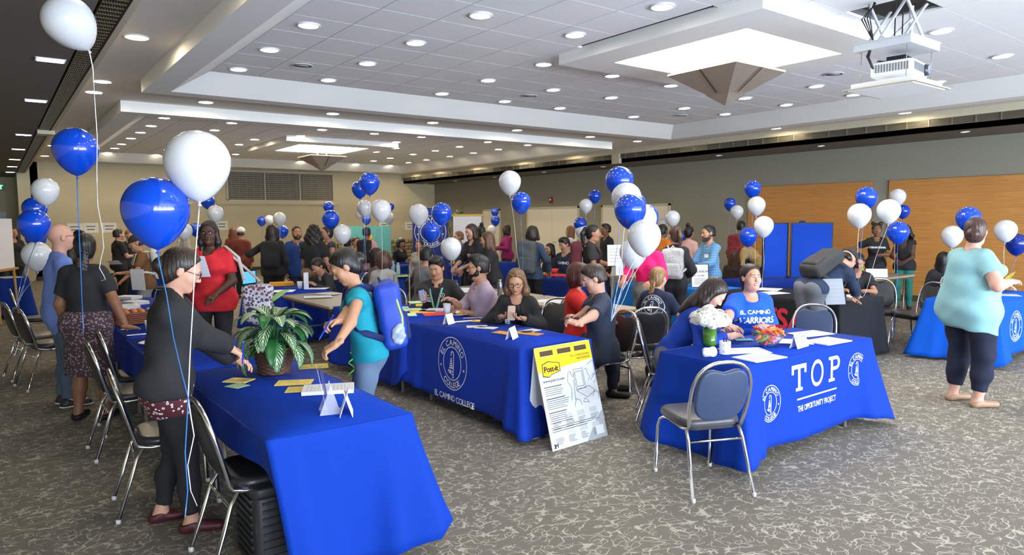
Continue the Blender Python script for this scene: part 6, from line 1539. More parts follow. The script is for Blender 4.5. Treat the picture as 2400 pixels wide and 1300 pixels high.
# plant in a woven basket
def plant():
    c = onz(644, 872, .757)
    g = empty('potted_plant', (c[0], c[1], .757), 0, 'striped zebra plant in a dark woven basket', 'plant')
    mw, nt, b, tc = nodes('wicker', .55)
    br = N(nt, 'TexBrick', i_Scale=1.0, offset=.5); br.inputs['Color1'].default_value = (*rgb(98, 66, 48), 1); br.inputs['Color2'].default_value = (*rgb(58, 40, 32), 1); br.inputs['Mortar'].default_value = (*rgb(22, 15, 12), 1)
    basket = MB()
    rows, n = 13, 40                              # woven strips: alternating bulges
    V = []; Fc = []
    for r in range(rows*3 + 1):
        z = .15*r/(rows*3); base = .088 + .026*z/.15; rr = r//3
        for i in range(n*2):
            bul = .006*math.sin(PI*((r % 3) + .5)/3)*(1 if (i//4 + rr) % 2 else -.35)
            a = 2*PI*i/(n*2); V.append(((base + bul)*math.cos(a), (base + bul)*math.sin(a), z))
    m_ = n*2
    for r in range(rows*3):
        for i in range(m_): Fc.append((r*m_ + i, r*m_ + (i + 1) % m_, (r + 1)*m_ + (i + 1) % m_, (r + 1)*m_ + i))
    basket.add(V, Fc, 0, True); basket.lathe([(0, .002), (.086, .002)], 40)
    basket.build('basket', fab('wicker_brown', (84, 58, 46), .5, .5, 240), g)
    MB().tube([(.118*math.cos(2*PI*i/40), .118*math.sin(2*PI*i/40), .152) for i in range(40)], .008, 8, closed=True).build('basket_rim', fab('rim_cane', (140, 92, 58), .5), g)
    MB().lathe([(0, .135), (.108, .135)], 24).build('soil', fab('soil', (36, 28, 22)), g)
    lm, nt, b, tc = nodes('zebra_leaf', .35)
    uv = N(nt, 'UVMap'); sx = N(nt, 'SeparateXYZ'); nt.links.new(tc.outputs['UV'], sx.inputs[0])
    ab = N(nt, 'Math', operation='ABSOLUTE'); nt.links.new(sx.outputs[0], ab.inputs[0])
    k1 = N(nt, 'Math', operation='MULTIPLY_ADD', i_1=-.30); nt.links.new(ab.outputs[0], k1.inputs[0]); nt.links.new(sx.outputs[1], k1.inputs[2])
    k2 = N(nt, 'Math', operation='MULTIPLY', i_1=9.0); nt.links.new(k1.outputs[0], k2.inputs[0]); fr = N(nt, 'Math', operation='FRACT'); nt.links.new(k2.outputs[0], fr.inputs[0])
    lt = N(nt, 'Math', operation='LESS_THAN', i_1=.26); nt.links.new(fr.outputs[0], lt.inputs[0])
    mid = N(nt, 'Math', operation='LESS_THAN', i_1=.07); nt.links.new(ab.outputs[0], mid.inputs[0])
    ed = N(nt, 'Math', operation='LESS_THAN', i_1=.86); nt.links.new(ab.outputs[0], ed.inputs[0])
    st = N(nt, 'Math', operation='MULTIPLY'); nt.links.new(lt.outputs[0], st.inputs[0]); nt.links.new(ed.outputs[0], st.inputs[1])
    mxm = N(nt, 'Math', operation='MAXIMUM'); nt.links.new(st.outputs[0], mxm.inputs[0]); nt.links.new(mid.outputs[0], mxm.inputs[1])
    mx = N(nt, 'Mix', data_type='RGBA'); mx.inputs[6].default_value = (*rgb(38, 84, 46), 1); mx.inputs[7].default_value = (*rgb(206, 224, 186), 1)
    nt.links.new(mxm.outputs[0], mx.inputs[0]); nt.links.new(mx.outputs[2], b.inputs['Base Color'])
    plain = mat('plain_leaf', rgb(40, 96, 50), .35, var=.2, vscale=20); young = mat('young_leaf', rgb(120, 170, 84), .35, var=.15, vscale=30)
    def leaf(az, elev, L, W, droop, kind, start, roll=0.0):
        n = 12; V = []; UVs = []; Fc = []
        d = Vector((math.cos(az), math.sin(az), 0)); side = Vector((-math.sin(az), math.cos(az), 0)); p = Vector(start); e = elev
        for i in range(n + 1):
            t = i/n; w = W*(math.sin(PI*min(1, t*.93 + .05))**.75)*(1 - .25*t)
            dirv = d*math.cos(e) + Vector((0, 0, 1))*math.sin(e); nrm = (Vector((0, 0, 1))*math.cos(e) - d*math.sin(e))
            for u in (-1, -.5, 0, .5, 1): V.append(tuple(p + side*(u*w) + nrm*(.18*w*abs(u) - .02*w*math.cos(t*30)*abs(u)))); UVs.append((u, t))
            p = p + dirv*(L/n); e -= droop/n
        for i in range(n):
            for j in range(4): Fc.append((i*5 + j, i*5 + j + 1, (i + 1)*5 + j + 1, (i + 1)*5 + j))
        me = MB().add(V, Fc, 0, True).mesh('leaf', {'z': lm, 'p': plain, 'y': young}[kind])
        ul = me.uv_layers.new(name='UVMap')
        for l in me.loops: ul.data[l.index].uv = UVs[l.vertex_index]
        lo = link('leaf', me, g)
        lo.modifiers.new('t', 'SOLIDIFY').thickness = .0012
        MB().tube([(start[0]*.15, start[1]*.15, .13), (start[0]*.6, start[1]*.6, start[2]*.75), tuple(start)], .0035, 6).build('stem', plain, lo)
    rnd = random.Random(5)
    for k in range(38):
        az = 2*PI*k/38*2.0 + rnd.uniform(-.2, .2); lay = k % 3
        r0 = .05 + .03*lay; z0 = .30 - .05*lay + rnd.uniform(-.02, .03)
        leaf(az, .75 - .45*lay + rnd.uniform(-.15, .15), rnd.uniform(.17, .23), rnd.uniform(.042, .054), rnd.uniform(1.5, 2.2), 'z' if k % 4 else 'p', (r0*math.cos(az), r0*math.sin(az), z0))
    fr_ = -2.2
    g.scale = (1.14, 1.14, 1.14)
    leaf(fr_ - .1, .2, .15, .042, 1.6, 'z', (-.02, -.06, .29)); leaf(.45, .6, .16, .036, .5, 'y', (.02, .05, .42)); leaf(-.9, .5, .17, .038, 2.2, 'z', (.08, -.04, .27)); leaf(fr_ + .6, -.2, .14, .05, .9, 'p', (-.02, -.08, .20)); leaf(fr_ - .7, -.2, .14, .05, .9, 'p', (-.06, -.06, .20))
plant()
# near table
sheet(690, 897, 60, 'yellow form on top of another beside the brochure holder', M_YEL, .14, .22, 3, cat='form', name='paper_form'); sheet(715, 912, 62, 'yellow form partly under the white booklets', M_YEL, .14, .22, 2, cat='form', name='paper_form'); sheet(560, 892, 40, 'small yellow form near the woman in the black cardigan', M_YEL, .12, .16, 3, cat='form', name='paper_form'); sheet(556, 904, 25, 'pale green slip under the small yellow form', M_GRN, .10, .12, 1, lines=0)
p_ = onz(770, 915, .757); sheet(0, 0, 65, 'stack of white booklets at the table edge', M_CARD, .19, .30, 12, pos=p_, cat='booklets', name='booklet_stack')
p_ = onz(735, 858, .757); sheet(0, 0, 70, 'yellow sheet curling behind the brochure holder', M_YEL, .15, .20, 1, pos=p_, lines=0)
tent(812, 968, 66, 'white tent card near the corner of the plant table', (), .15, .14)
def brochure():
    p = onz(775, 965, .757); g = empty('brochure_holder', (p[0], p[1], .757), math.radians(72), 'clear acrylic brochure holder with leaflets', 'holder')
    ac = mat('acrylic', (.80, .83, 1.0), .05, alpha=.28)
    MB().box((0, 0, .13), (.115, .003, .25), 0, MX((0, .02, 0), 0, -.18)).build('back_plate', ac, g); MB().box((0, 0, .085), (.115, .003, .15), 0, MX((0, -.018, 0), 0, -.12)).build('front_plate', ac, g); MB().box((0, 0, .003), (.115, .11, .005)).build('foot', ac, g)
    for s in (-1, 1): MB().add([(s*.057, -.05, .0), (s*.057, .06, 0), (s*.057, .0, .16), (s*.059, -.05, .0), (s*.059, .06, 0), (s*.059, .0, .16)], [(0, 1, 2), (5, 4, 3), (0, 3, 4, 1), (1, 4, 5, 2), (2, 5, 3, 0)]).build('side_wing', ac, g)
    for k in range(3): MB().box((0, 0, .125), (.10, .0016, .22), 0, MX((0, .004 + .005*k, .006), 0, -.15)).build('leaflet', mat('leaflet_blue', rgb(84, 86, 170), .5), g)
brochure()
hw = J1['W'](J1['wr'][1]); pen(hw + A3(.07, -.03, -.13), hw + A3(.085, -.01, .02), 'blue pen in the hand of the woman in the black cardigan')
hw = J2['W'](J2['wr'][1]); pen(hw + A3(-.16, -.06, -.10), hw + A3(-.06, -.06, .05), 'blue pen in the hand of the woman in the teal top')
# tables behind it
plate(357, 806, 'paper plate with a slice of crumble cake'); plate(385, 826, 'paper plate half hidden by the woman in the black cardigan', food=False); cup(351, 775, 'white paper cup beside the bread basket', lid=False, h=.10)
sheet(345, 782, 85, 'long white paper strip under the hand of the braided woman', M_CARD, .05, .33, 2, lines=0); sheet(300, 771, 70, 'yellow wrapper on the blue cloth', M_GOLD, .05, .12, 1, lines=0); sheet(372, 763, 60, 'white card beside the paper cup', M_CARD, .08, .12, 2)
def bread():
    p = onz(306, 758, .757); g = empty('bread_basket', (p[0], p[1], .757), .1, 'brown wicker basket of wrapped rolls', 'basket')
    wk = fab('basket_cane', (112, 62, 40), .55, .5, 200)
    for k in range(6): MB().tube([(x, y, .012 + .02*k) for x, y in rrect(.30 + .006*k, .22 + .006*k, .03, 4)], .011, 6, closed=True).build('woven_band', wk, g)
    MB().box((0, 0, .006), (.28, .20, .01)).build('base', wk, g)
    rnd = random.Random(3)
    for i in range(4):
        for j in range(3):
            v, f = sdf_mesh([ell((0, 0, 0), (.036, .03, .024))], .008); link('bread_roll', np_mesh('bread_roll', v, f, [mat('bread_crust', rgb(186, 110, 66), .5, var=.2, vscale=20)]), None, loc=(p[0] - .10 + .066*i, p[1] - .07 + .07*j, .757 + .118 + rnd.uniform(-.01, .012)), rz=rnd.uniform(0, 3), label='golden roll piled in the wicker basket', cat='bread', group='rolls in the wicker basket')
bread()
for k, (px, py, l) in enumerate(((303, 722, 'white towel stack behind the wicker basket'), (318, 712, 'second pile of white papers behind the wicker basket'), (300, 700, 'white leaflets in front of the man in the brown tee'))): sheet(px, py, 20*k, l, M_CARD, .20, .28, 22, cat='papers', name='paper_stack')
for k, (px, py) in enumerate(((375, 720), (383, 728), (392, 722), (368, 712), (350, 725), (360, 728))):
    p = onz(px, py, .757); v, f = sdf_mesh([ell((0, 0, .012), (.03, .02, .012))], .006)
    link('wrapped_sweet', np_mesh('wrapped_sweet', v, f, [[M_REDP, M_CARD, M_ORA][k % 3]]), None, loc=(p[0], p[1], .757), label='small wrapped sweet scattered behind the bread basket', cat='sweet', group='sweets behind the bread basket')
for k in range(9):
    p = onz(378 + 7*(k % 5), 744 - 5*(k//5), .757); MB().lathe([(0, 0), (.015, 0), (.015, .10), (.0, .10)], 10).build('foil_tube', mat('foil_blue', rgb(50, 66, 110), .2, metal=.7), loc=(p[0], p[1], .757), label='small blue foil tube standing by the paper cup', cat='tube', group='foil tubes by the paper cup')
# black plastic case under the front chair
def case():
    p = (1.12, 3.62); g = empty('tool_case', (p[0], p[1], 0), .0, 'black ribbed plastic case on the floor under the plant table', 'case')
    m = mat('black_plastic', rgb(44, 47, 52), .45, bump=.2, bscale=300)
    MB().pad(rrect(.30, .40, .03), 0, .40, .015).build('case_body', m, g); MB().pad(rrect(.31, .41, .03), .40, .45, .012).build('case_lid', m, g)
    rb = MB().box((0, 0, 0), (.20, .012, .012)).mesh('rib', m)
    for k in range(9): link('rib', rb, g, loc=(-.02, -.203, .05 + .04*k))
    rb = MB().box((0, 0, 0), (.012, .26, .012)).mesh('rib', m)
    for k in range(9): link('rib', rb, g, loc=(-.153, 0, .05 + .04*k))
    MB().box((0, -.21, .40), (.06, .02, .05)).build('latch', mat('latch_grey', rgb(80, 84, 90), .4), g)
case()
# middle table
for px, py, rz, m, l in ((960, 726, 70, M_GRN, 'pale green handout, front one'), (985, 708, 72, M_GRN, 'pale green handout, rear one'), (930, 722, 68, M_AQU, 'pale aqua handout beside the green ones'), (945, 738, 66, M_GRN, 'pale green handout nearest the seal cloth'), (990, 730, 66, M_GOLD, 'gold handout between green and red'), (1022, 736, 70, M_REDP, 'red handout on the blue cloth'), (1002, 715, 60, M_GOLD, 'gold slip behind the gold handout'), (1015, 728, 40, M_LIL, 'lilac folder under the white papers')): sheet(px, py, rz, l, m, .22, .28, 3, lines=0, cat='handout', name='handout')
sheet(1030, 726, 50, 'white papers in front of the lanyard man', M_CARD, .2, .28, 5, cat='papers', name='paper_stack'); sheet(1085, 753, 80, 'white strip of paper behind the tent card', M_CARD, .06, .26, 2, lines=0); sheet(1108, 745, 60, 'white pen-like strip beside the plate', M_CARD, .03, .2, 2, lines=0)
cup(1048, 737, 'white lidded coffee cup beside the bearded man'); plate(1075, 739, 'paper plate with crumbs beside the coffee cup')
tent(1052, 758, 205, 'small white tent card beside the coffee cup', (), .12, .10); tent(1200, 792, 215, 'white tent card in front of the woman in the blazer', (('No Volunteers', .028),), .16, .10)
for px, py, rz, l, m in ((1130, 752, 40, 'tan patterned leaflet in a fan', M_GOLD), (1118, 765, 60, 'white leaflet with flowers', M_CARD), (1140, 768, 30, 'cream leaflet under the phone hand', M_CARD), (1180, 780, 10, 'gold leaflet left of the tent card', M_ORA), (1225, 778, 60, 'gold leaflet right of the tent card', M_ORA), (1245, 782, 20, 'gold leaflet behind the easel pad', M_ORA), (1240, 775, 95, 'cream slip behind the tent card', M_CARD)): sheet(px, py, rz, l, m, .12, .2, 2, lines=3, cat='leaflet', name='leaflet')
def phone(J, k, label, m=None, off=(0, .03, .005), M=None):
    me = MB().pad(rrect(.072, .146, .010), -.004, .004, .003).mesh('phone', m or mat('phone_black', rgb(24, 24, 28), .2))
    o = held(J, k, 'phone', me, off, label, 'phone', M)
    MB().box((0, 0, .0045), (.064, .13, .0006)).build('screen', mat('screen_dim', rgb(40, 50, 80), .1, emit=.3, ecol=(.4, .5, .8)), o)
    return o
phone(J13, 1, 'black phone in the hand of the lanyard man', M=MX((0, 0, 0), 0, -.5)); phone(J9, 1, 'phone in the hands of the man in the navy polo', M=MX((0, 0, 0), 0, .4))
mid = (J11['W'](J11['wr'][1]) + J11['W'](J11['wr'][-1]))/2
ph = MB().pad(rrect(.074, .15, .012), -.005, .005, .003).build('phone', mat('phone_rose', rgb(196, 170, 160), .3, metal=.4), label='rose gold phone held by the woman in the blazer', cat='phone')
ph.matrix_world = Matrix.Translation(Vector(mid + A3(-.05, -.06, .055))) @ Matrix.Rotation(math.radians(J11['a'] + 90), 4, 'Z') @ Matrix.Rotation(math.radians(62), 4, 'X')
MB().box((0, 0, -.0056), (.06, .13, .0006)).build('screen', mat('screen_dim'), ph)
# lanyard
s_ = J13['s']; P_ = J13['P']; u_, f_, r_ = J13['up'], J13['fw2'], J13['rt2']
mb = MB()
for k in (1, -1): mb.tube([tuple(P_ + u_*.50*s_ + r_*k*.075*s_ + f_*.02), tuple(P_ + u_*.45*s_ + r_*k*.075*s_ + f_*.135*s_), tuple(P_ + u_*.36*s_ + r_*k*.05*s_ + f_*.170*s_), tuple(P_ + u_*.20*s_ + r_*k*.008*s_ + f_*.185*s_)], .014, 6, flat=.25, ref=tuple(f_))
mb.build('lanyard', check_mat('green_stripe', (60, 140, 130), (170, 210, 200), 40, .4), J13['root'])
badge(J13, .085, .33, .09, .055); badge(J11, .075, .30, .075, .055)
mb = MB(); ring2d(mb, .020, .026, Matrix(), 20); put_text(mb, 'A', .03, MX((0, -.011, 0)))
o = mb.build('chest_badge', M_PRINT, J13['root']); o.matrix_local = frame(P_ + u_*.385*s_ - r_*.085*s_ + f_*.150*s_, -r_, u_, np.cross(-r_, u_))
# easel pad leaning on the seal cloth
def easel_pad():
    a, b_, c = onz(1296, 1058), onz(1421, 1020), onz(1233, 793, .80)
    X = Vector(b_ - a); w = .62; X.normalize()
    hgt = .80; nrm = Vector((0, 0, 1)).cross(X); nrm = nrm if nrm.y > 0 else -nrm
    Y = (Vector((0, 0, .775)) + nrm*.22).normalized(); Z = X.cross(Y)
    if Z.y > 0: Z = -Z
    L = .80
    M0 = frame(a, X, Y, X.cross(Y))
    g = empty('easel_pad', a, 0, 'large yellow and white easel pad standing on the floor by the seal cloth', 'easel pad')
    Mi = Matrix.Translation(-Vector(a)) @ M0
    poly = [(0, 0), (w, 0), (w, L - .02), (w - .02, L), (.02, L), (0, L - .02)]
    def quad(mb, x0, y0, x1, y1, z, mi=0): mb.add([(x0, y0, z), (x1, y0, z), (x1, y1, z), (x0, y1, z)], [(0, 1, 2, 3)], mi, False, Mi)
    white_c = mat('coated_board', rgb(226, 230, 236), .45); yel = mat('pad_yellow', rgb(250, 216, 22), .45); gr = mat('pad_grey', rgb(176, 182, 190), .5)
    front = MB().prism(poly, -.006, 0, 0, Mi).build('front_board', white_c, g)
    # yellow header with the hand slots left open
    hd = MB(); y0, y1 = L - .155, L
    hd.add([(0, y0 - .05, .0012), (w*.30, y0 - .03, .0012), (w, y0, .0012), (w, y1 - .075, .0012), (0, y1 - .075, .0012)], [(0, 1, 2, 3, 4)], 0, False, Mi)
    for x0, x1 in ((0, .05), (.19, .24), (.39, .43), (.57, w)): quad(hd, x0, y1 - .075, x1, y1 - .030, .0012)
    quad(hd, 0, y1 - .030, w, y1 - .002, .0012); hd.build('yellow_header', yel, front)
    sl = MB()
    for x0, x1 in ((.05, .19), (.24, .39), (.43, .57)): quad(sl, x0, y1 - .073, x1, y1 - .032, .0014)
    sl.build('hand_slot', mat('slot_brown', rgb(84, 66, 40), .8), front)
    lg = MB(); blob = [(.04, y0 - .075), (.10, y0 - .09), (.14, y0 - .07), (.235, y0 - .055), (.24, y0 + .015), (.16, y0 + .03), (.12, y0 + .04), (.05, y0 + .02)]
    lg.add([(x, y, .003) for x, y in blob], [tuple(range(len(blob)))], 0, False, Mi); cxb = sum(x for x, y in blob)/8; cyb = sum(y for x, y in blob)/8
    lg.add([(cxb + (x - cxb)*.93, cyb + (y - cyb)*.90, .0034) for x, y in blob], [tuple(range(len(blob)))], 1, False, Mi)
    put_text(lg, 'Post-it', .062, Mi @ MX((.14, y0 - .045, .0042)), 0, .03, .03); lg.build('logo', [M_INK, mat('logo_yellow', rgb(240, 196, 20), .5)], front)
    tx = MB(); put_text(tx, 'www.post-it.com', .034, Mi @ MX((.03, y0 - .125, .002)), 0, .05, .01, 'l')
    put_text(tx, 'THE 2 X 1 REALIZE BOARD', .022, Mi @ MX((w - .03, L - .115, .003)), 0, .05, 0, 'r', .9); put_text(tx, 'TABLA 30 REALIZE', .022, Mi @ MX((w - .03, L - .142, .003)), 0, .05, 0, 'r', .9)
    put_text(tx, '3M', .045, Mi @ MX((.02, .015, .002)), 0, .02, .04, 'l')
    rnd = random.Random(4); y = y0 - .165
    for k in range(17):
        wd = rnd.uniform(.17, .25); quad(tx, .03, y, .03 + wd, y + (.0065 if k in (0, 5, 11) else .0035), .002); y -= .0155 if k not in (4, 10) else .03
    for k in range(3): quad(tx, .03, y - .02 - .016*k, w - .10 - .05*k, y - .016 - .016*k, .002)
    sk = .003
    B = lambda P: line2d(tx, [(.30 + x, .34 + q) for x, q in P], sk, Mi, 0, .002)
    B([(.0, .0), (.02, .10), (-.01, .16), (.01, .22), (.03, .235), (.045, .22), (.04, .20), (.06, .185), (.09, .22)]); B([(.07, .24), (.18, .24), (.18, .08), (.07, .08), (.07, .24)]); B([(.085, .22), (.165, .22), (.165, .10), (.085, .10), (.085, .22)])
    B([(.04, .0), (.05, .1), (.06, .16)]); B([(.20, .22), (.215, .235), (.23, .22), (.225, .19), (.25, .16), (.22, .13)]); B([(.24, .26), (.31, .29), (.31, .18), (.25, .13)]); B([(.07, .07), (.22, .09), (.28, .04), (.18, .0), (.07, .07)])
    B([(.27, .16), (.29, .18), (.31, .165), (.31, .13), (.28, .10)]); B([(.02, -.05), (.05, .01), (.09, -.01), (.10, -.05)]); B([(.12, -.03), (.15, .0), (.19, -.04), (.12, -.03)]); B([(.24, .0), (.27, .04), (.31, .02), (.30, -.03)])
    for r in range(2):
        for q in range(4):
            for k in range(5): quad(tx, .05 + .14*q, .20 - .12*r - .011*k, .05 + .14*q + rnd.uniform(.05, .10), .203 - .12*r - .011*k, .002)
    tx.build('print', mat('pad_ink', rgb(66, 66, 72), .7), front)
    gq = MB().add([(w*.62, 0, .0016), (w, 0, .0016), (w, .22, .0016), (w*.86, .16, .0016)], [(0, 1, 2, 3)], 0, False, Mi); gq.build('grey_corner', gr, front)
    bx = MB(); quad(bx, w - .12, .03, w - .03, .10, .0026); bx.build('white_square', white_c, front)
    for r in range(2):
        for q in range(4):
            pn = MB(); quad(pn, .05 + .14*q, .215 - .12*r, .13 + .14*q, .255 - .12*r, .0018); pn.build('picture', mat('pad_tint', rgb(208, 208, 206), .6), front)
    # rear flap of the tent
    top = Mi @ Vector((w/2, L, 0)); Yb = (Vector((0, 0, -.775)) + nrm*.10).normalized(); Xl = X
    Mb_ = frame(Mi @ Vector((0, L, -.008)), X, -Yb, X.cross(-Yb))
    MB().prism([(.015, -.76), (.05, -.79), (w - .05, -.79), (w - .015, -.76), (w - .015, 0), (.015, 0)], -.005, 0, 0, Mb_).build('rear_flap', white_c, g)
easel_pad()
# TOP table: flowers, mug, sweets, papers
def flowers():
    p = onz(1663, 808, .757); g = empty('flower_vase', (p[0], p[1], .757), 0, 'green glass vase of white hydrangeas and roses', 'vase')
    MB().lathe([(0, .0), (.052, .0), (.055, .02), (.055, .14), (.050, .14), (.050, .02), (0, .012)], 24).build('vase_glass', mat('green_glass', rgb(70, 120, 40), .12, var=.25, vscale=14, coat=.5), g)
    rnd = random.Random(9); wm = mat('petal_white', rgb(238, 238, 232), .7, sub=.1)
    heads = [(0, 0, .245, .085), (-.09, -.02, .215, .072), (.09, -.01, .21, .075), (.0, -.085, .205, .070), (.02, .085, .22, .07), (-.07, .07, .21, .065), (.08, .07, .21, .06), (-.07, -.075, .19, .06), (.07, -.075, .195, .062)]
    for hx, hy, hz, hr in heads:
        pr = [ell((hx, hy, hz), (hr*.86, hr*.86, hr*.78))]
        mb = MB()
        for k in range(46):
            a = rnd.uniform(0, 2*PI); c = rnd.uniform(-.35, 1); s = math.sqrt(1 - c*c); n_ = Vector((s*math.cos(a), s*math.sin(a), c)); q = Vector((hx, hy, hz)) + n_*hr*.88
            t1_ = n_.orthogonal().normalized(); t2_ = n_.cross(t1_); sz = .020
            V = [tuple(q + n_*.012)]
            for j in range(8):
                aa = 2*PI*j/8; rr = sz*(1.0 if j % 2 == 0 else .55); V.append(tuple(q + t1_*rr*math.cos(aa) + t2_*rr*math.sin(aa) + n_*(.010 if j % 2 == 0 else .004)))
            mb.add(V, [(0, j + 1, (j + 1) % 8 + 1) for j in range(8)], 0, True)
        v, f = sdf_mesh(pr, .012); mb.add([tuple(x) for x in v], [tuple(x) for x in f], 0, True)
        mb.build('flower_head', wm, g)
        MB().tube([(hx*.2, hy*.2, .02), (hx*.5, hy*.5, .14), (hx, hy, hz)], .004, 6).build('stem', mat('plain_leaf', rgb(40, 96, 50), .35), g)
flowers()
def mug():
    p = onz(1699, 829, .757); g = empty('mug', (p[0], p[1], .757), .6, 'white mug with a blue crest holding pens', 'mug')
    MB().lathe([(0, 0), (.040, 0), (.042, .004), (.042, .098), (.038, .098), (.038, .006), (0, .006)], 24).build('mug_body', M_CARD, g)
    MB().tube([(-.041, 0, .078), (-.062, 0, .072), (-.068, 0, .05), (-.060, 0, .028), (-.041, 0, .022)], .006, 8).build('handle', M_CARD, g)
    for k in range(4): MB().tube([(.01*k - .015, .008*(k % 2), .02), (.018*k - .03, .02*(k % 2) - .01, .13)], .004, 6).build('pen', mat('pen_navy', rgb(30, 36, 70), .3), g)
    mb = MB(); Mw = frame((.0, -.0435, .05), (1, 0, 0), (0, 0, 1), (0, -1, 0)); put_text(mb, 'A E', .03, Mw, 0, .1); mb.build('crest', mat('blue_ink', rgb(60, 90, 150), .7), g)
    v, f = sdf_mesh([ell((0, 0, .03), (.055, .045, .03)), ell((-.04, -.02, .014), (.04, .03, .014)), ell((.03, .03, .02), (.03, .04, .02))], .006, 0, lambda x, y, z_: .010*np.sin(70*x + 20*z_)*np.sin(66*y + 30*x))
    q = onz(1664, 832, .757); link('tissue', np_mesh('tissue', v, f, [M_CARD]), None, loc=(q[0], q[1], .757), label='crumpled white tissue before the flower vase', cat='tissue')
mug()
def sweets():
    p = onz(1799, 810, .757); g = empty('glass_bowl', (p[0], p[1], .757), 0, 'clear glass bowl on the TOP table', 'bowl')
    MB().lathe([(0, 0), (.05, 0), (.085, .03), (.115, .075), (.128, .115), (.124, .115), (.110, .075), (.08, .033), (.045, .006), (0, .006)], 32).build('bowl_glass', mat('clear_glass', (.97, .94, .98), .03, trans=.95, ior=1.15), g)
    rnd = random.Random(2); cols = [rgb(214, 40, 50), rgb(236, 120, 40), rgb(240, 214, 40), rgb(226, 60, 90), rgb(120, 190, 60), rgb(200, 170, 210), rgb(206, 30, 40)]
    v, f = sdf_mesh([cap((-.018, 0, 0), (.018, 0, 0), .013, .013, .01), cap((-.02, 0, 0), (-.038, 0, 0), .004, .012, .006, flat=(A3(0, 0, 1), .5)), cap((.02, 0, 0), (.038, 0, 0), .004, .012, .006, flat=(A3(0, 0, 1), .5))], .005)
    ms_ = [np_mesh('sweet', v, f, [mat('sweet_wrap_%d' % i, c, .25, coat=.4)]) for i, c in enumerate(cols)]
    names = ['red', 'orange', 'yellow', 'pink', 'green', 'lilac', 'dark red']
    for k in range(64):
        lv = k/63; z = .022 + .115*lv; R = .05 + .055*min(1, lv*1.3); a = k*2.4; r = R*math.sqrt(rnd.random())
        i = rnd.randrange(7); o = link('wrapped_sweet', ms_[i], None, loc=(p[0] + r*math.cos(a), p[1] + r*math.sin(a), .757 + z), label=names[i] + ' wrapped sweet heaped in the glass bowl', cat='sweet', group=names[i] + ' sweets in the glass bowl')
        o.rotation_euler = (rnd.uniform(-.8, .8), rnd.uniform(-.8, .8), rnd.uniform(0, 6))
sweets()
tent(1873, 812, 6, 'white tent card lettered Ask a Counselor on the TOP table', (('Ask a Counselor!', .03), ('TOP', .03)), .20, .115)
for px, py, rz, n, l in ((1780, 838, 84, 4, 'fanned white forms at the front edge of the TOP table'), (1745, 822, 60, 2, 'white form beside the mug'), (1940, 800, 86, 5, 'white forms right of the tent card'), (1900, 782, 80, 3, 'white forms behind the tent card'), (1850, 800, 40, 2, 'cream form beside the sweets bowl')): sheet(px, py, rz, l, M_CARD, .22, .34, n, cat='form', name='paper_form')
phone_o = MB().pad(rrect(.075, .15, .012), 0, .009, .003).build('phone', mat('phone_teal', rgb(90, 160, 170), .4), loc=tuple(onz(1742, 797, .757)), rz=.9, label='phone in a teal case lying on the TOP table', cat='phone')
hb = onz(1527, 905, .0)
v, f = sdf_mesh([rbx((0, 0, .12), (.13, .04, .08), .04), ell((0, 0, .20), (.12, .05, .05))], .012, 0, lambda x, y, z_: .004*np.sin(40*z_ + 20*x))
link('handbag', np_mesh('handbag', v, f, [fab('brown_leather', (74, 42, 28), .4, .2, 120)]), None, loc=(hb[0] + .12, hb[1] + .05, 0), rz=.5, label='brown leather handbag on the floor under the chair', cat='bag')
# bags and held papers
def tote(J):
    v, f = sdf_mesh([rbx((0, 0, -.02), (.10, .03, .14), .05), ell((0, 0, -.1), (.17, .09, .16))], .014, 0, lambda x, y, z_: .006*np.sin(22*z_ + 14*x))
    w = at(598, 7.2, .95); o = link('tote_bag', np_mesh('tote_bag', v, f, [spot_mat('tote_print', (192, 190, 200), (60, 60, 92), 30, .42, (178, 66, 60))]), None, loc=tuple(w), rz=math.radians(-30), label='white tote bag with a small red and navy print', cat='bag')
    sh = J['W'](J['SH'][-1] + J['up']*.075)
    mb = MB().tube([tuple(w + A3(-.12, .06, .22)), tuple(sh*.5 + w*.5 + A3(-.02, 0, .18)), tuple(sh + A3(0, 0, .03)), tuple(sh + A3(.06, .08, -.05)), tuple(w + A3(.05, .1, .2))], .02, 6, flat=.3)
    s = mb.build('strap', mat('tote_strap', rgb(196, 190, 198), .6), o); s.matrix_parent_inverse = (Matrix.Translation(Vector(w)) @ Matrix.Rotation(math.radians(-30), 4, 'Z')).inverted()
tote(J5)
def held_paper(px, py, d, rz, label, w=.22, h=.28, m=None, tilt=1.2, cat='paper', name='paper_sheet'):
    o = MB().box((0, 0, 0), (w, h, .004)).build(name, m or M_CARD, label=label, cat=cat); o.location = at3(px, py, d); o.rotation_euler = (tilt, 0, math.radians(rz)); 
    mb = MB()
    for k in range(5): mb.box((0, h*.3 - k*h*.15, .003), (w*.7, .01, .001))
    mb.build('print', M_TXT, o); return o
held_paper(460, 625, 7.0, 150, 'white flyer held by the woman in the red tee', tilt=.9); held_paper(323, 655, 10.5, 130, 'sheaf of papers under the arm of the man in the brown tee', .24, .32, tilt=1.5)
hp_ = held_paper(1441, 598, 10.3, -40, 'white leaflet with blue lettering carried beside the ponytail woman', .22, .32, tilt=1.3)
held_paper(1955, 683, 7.9, -30, 'grey folder under the arm of the bending young man', .24, .3, mat('folder_grey', rgb(150, 156, 170), .6), tilt=1.3); held_paper(268, 615, 14.5, 160, 'white clipboard of the man in the black polo', .22, .3, tilt=.3, cat='clipboard', name='clipboard')
held_paper(1452, 632, 8.5, -30, 'folded white paper in the hand of the pink top woman', .09, .13, tilt=1.4)
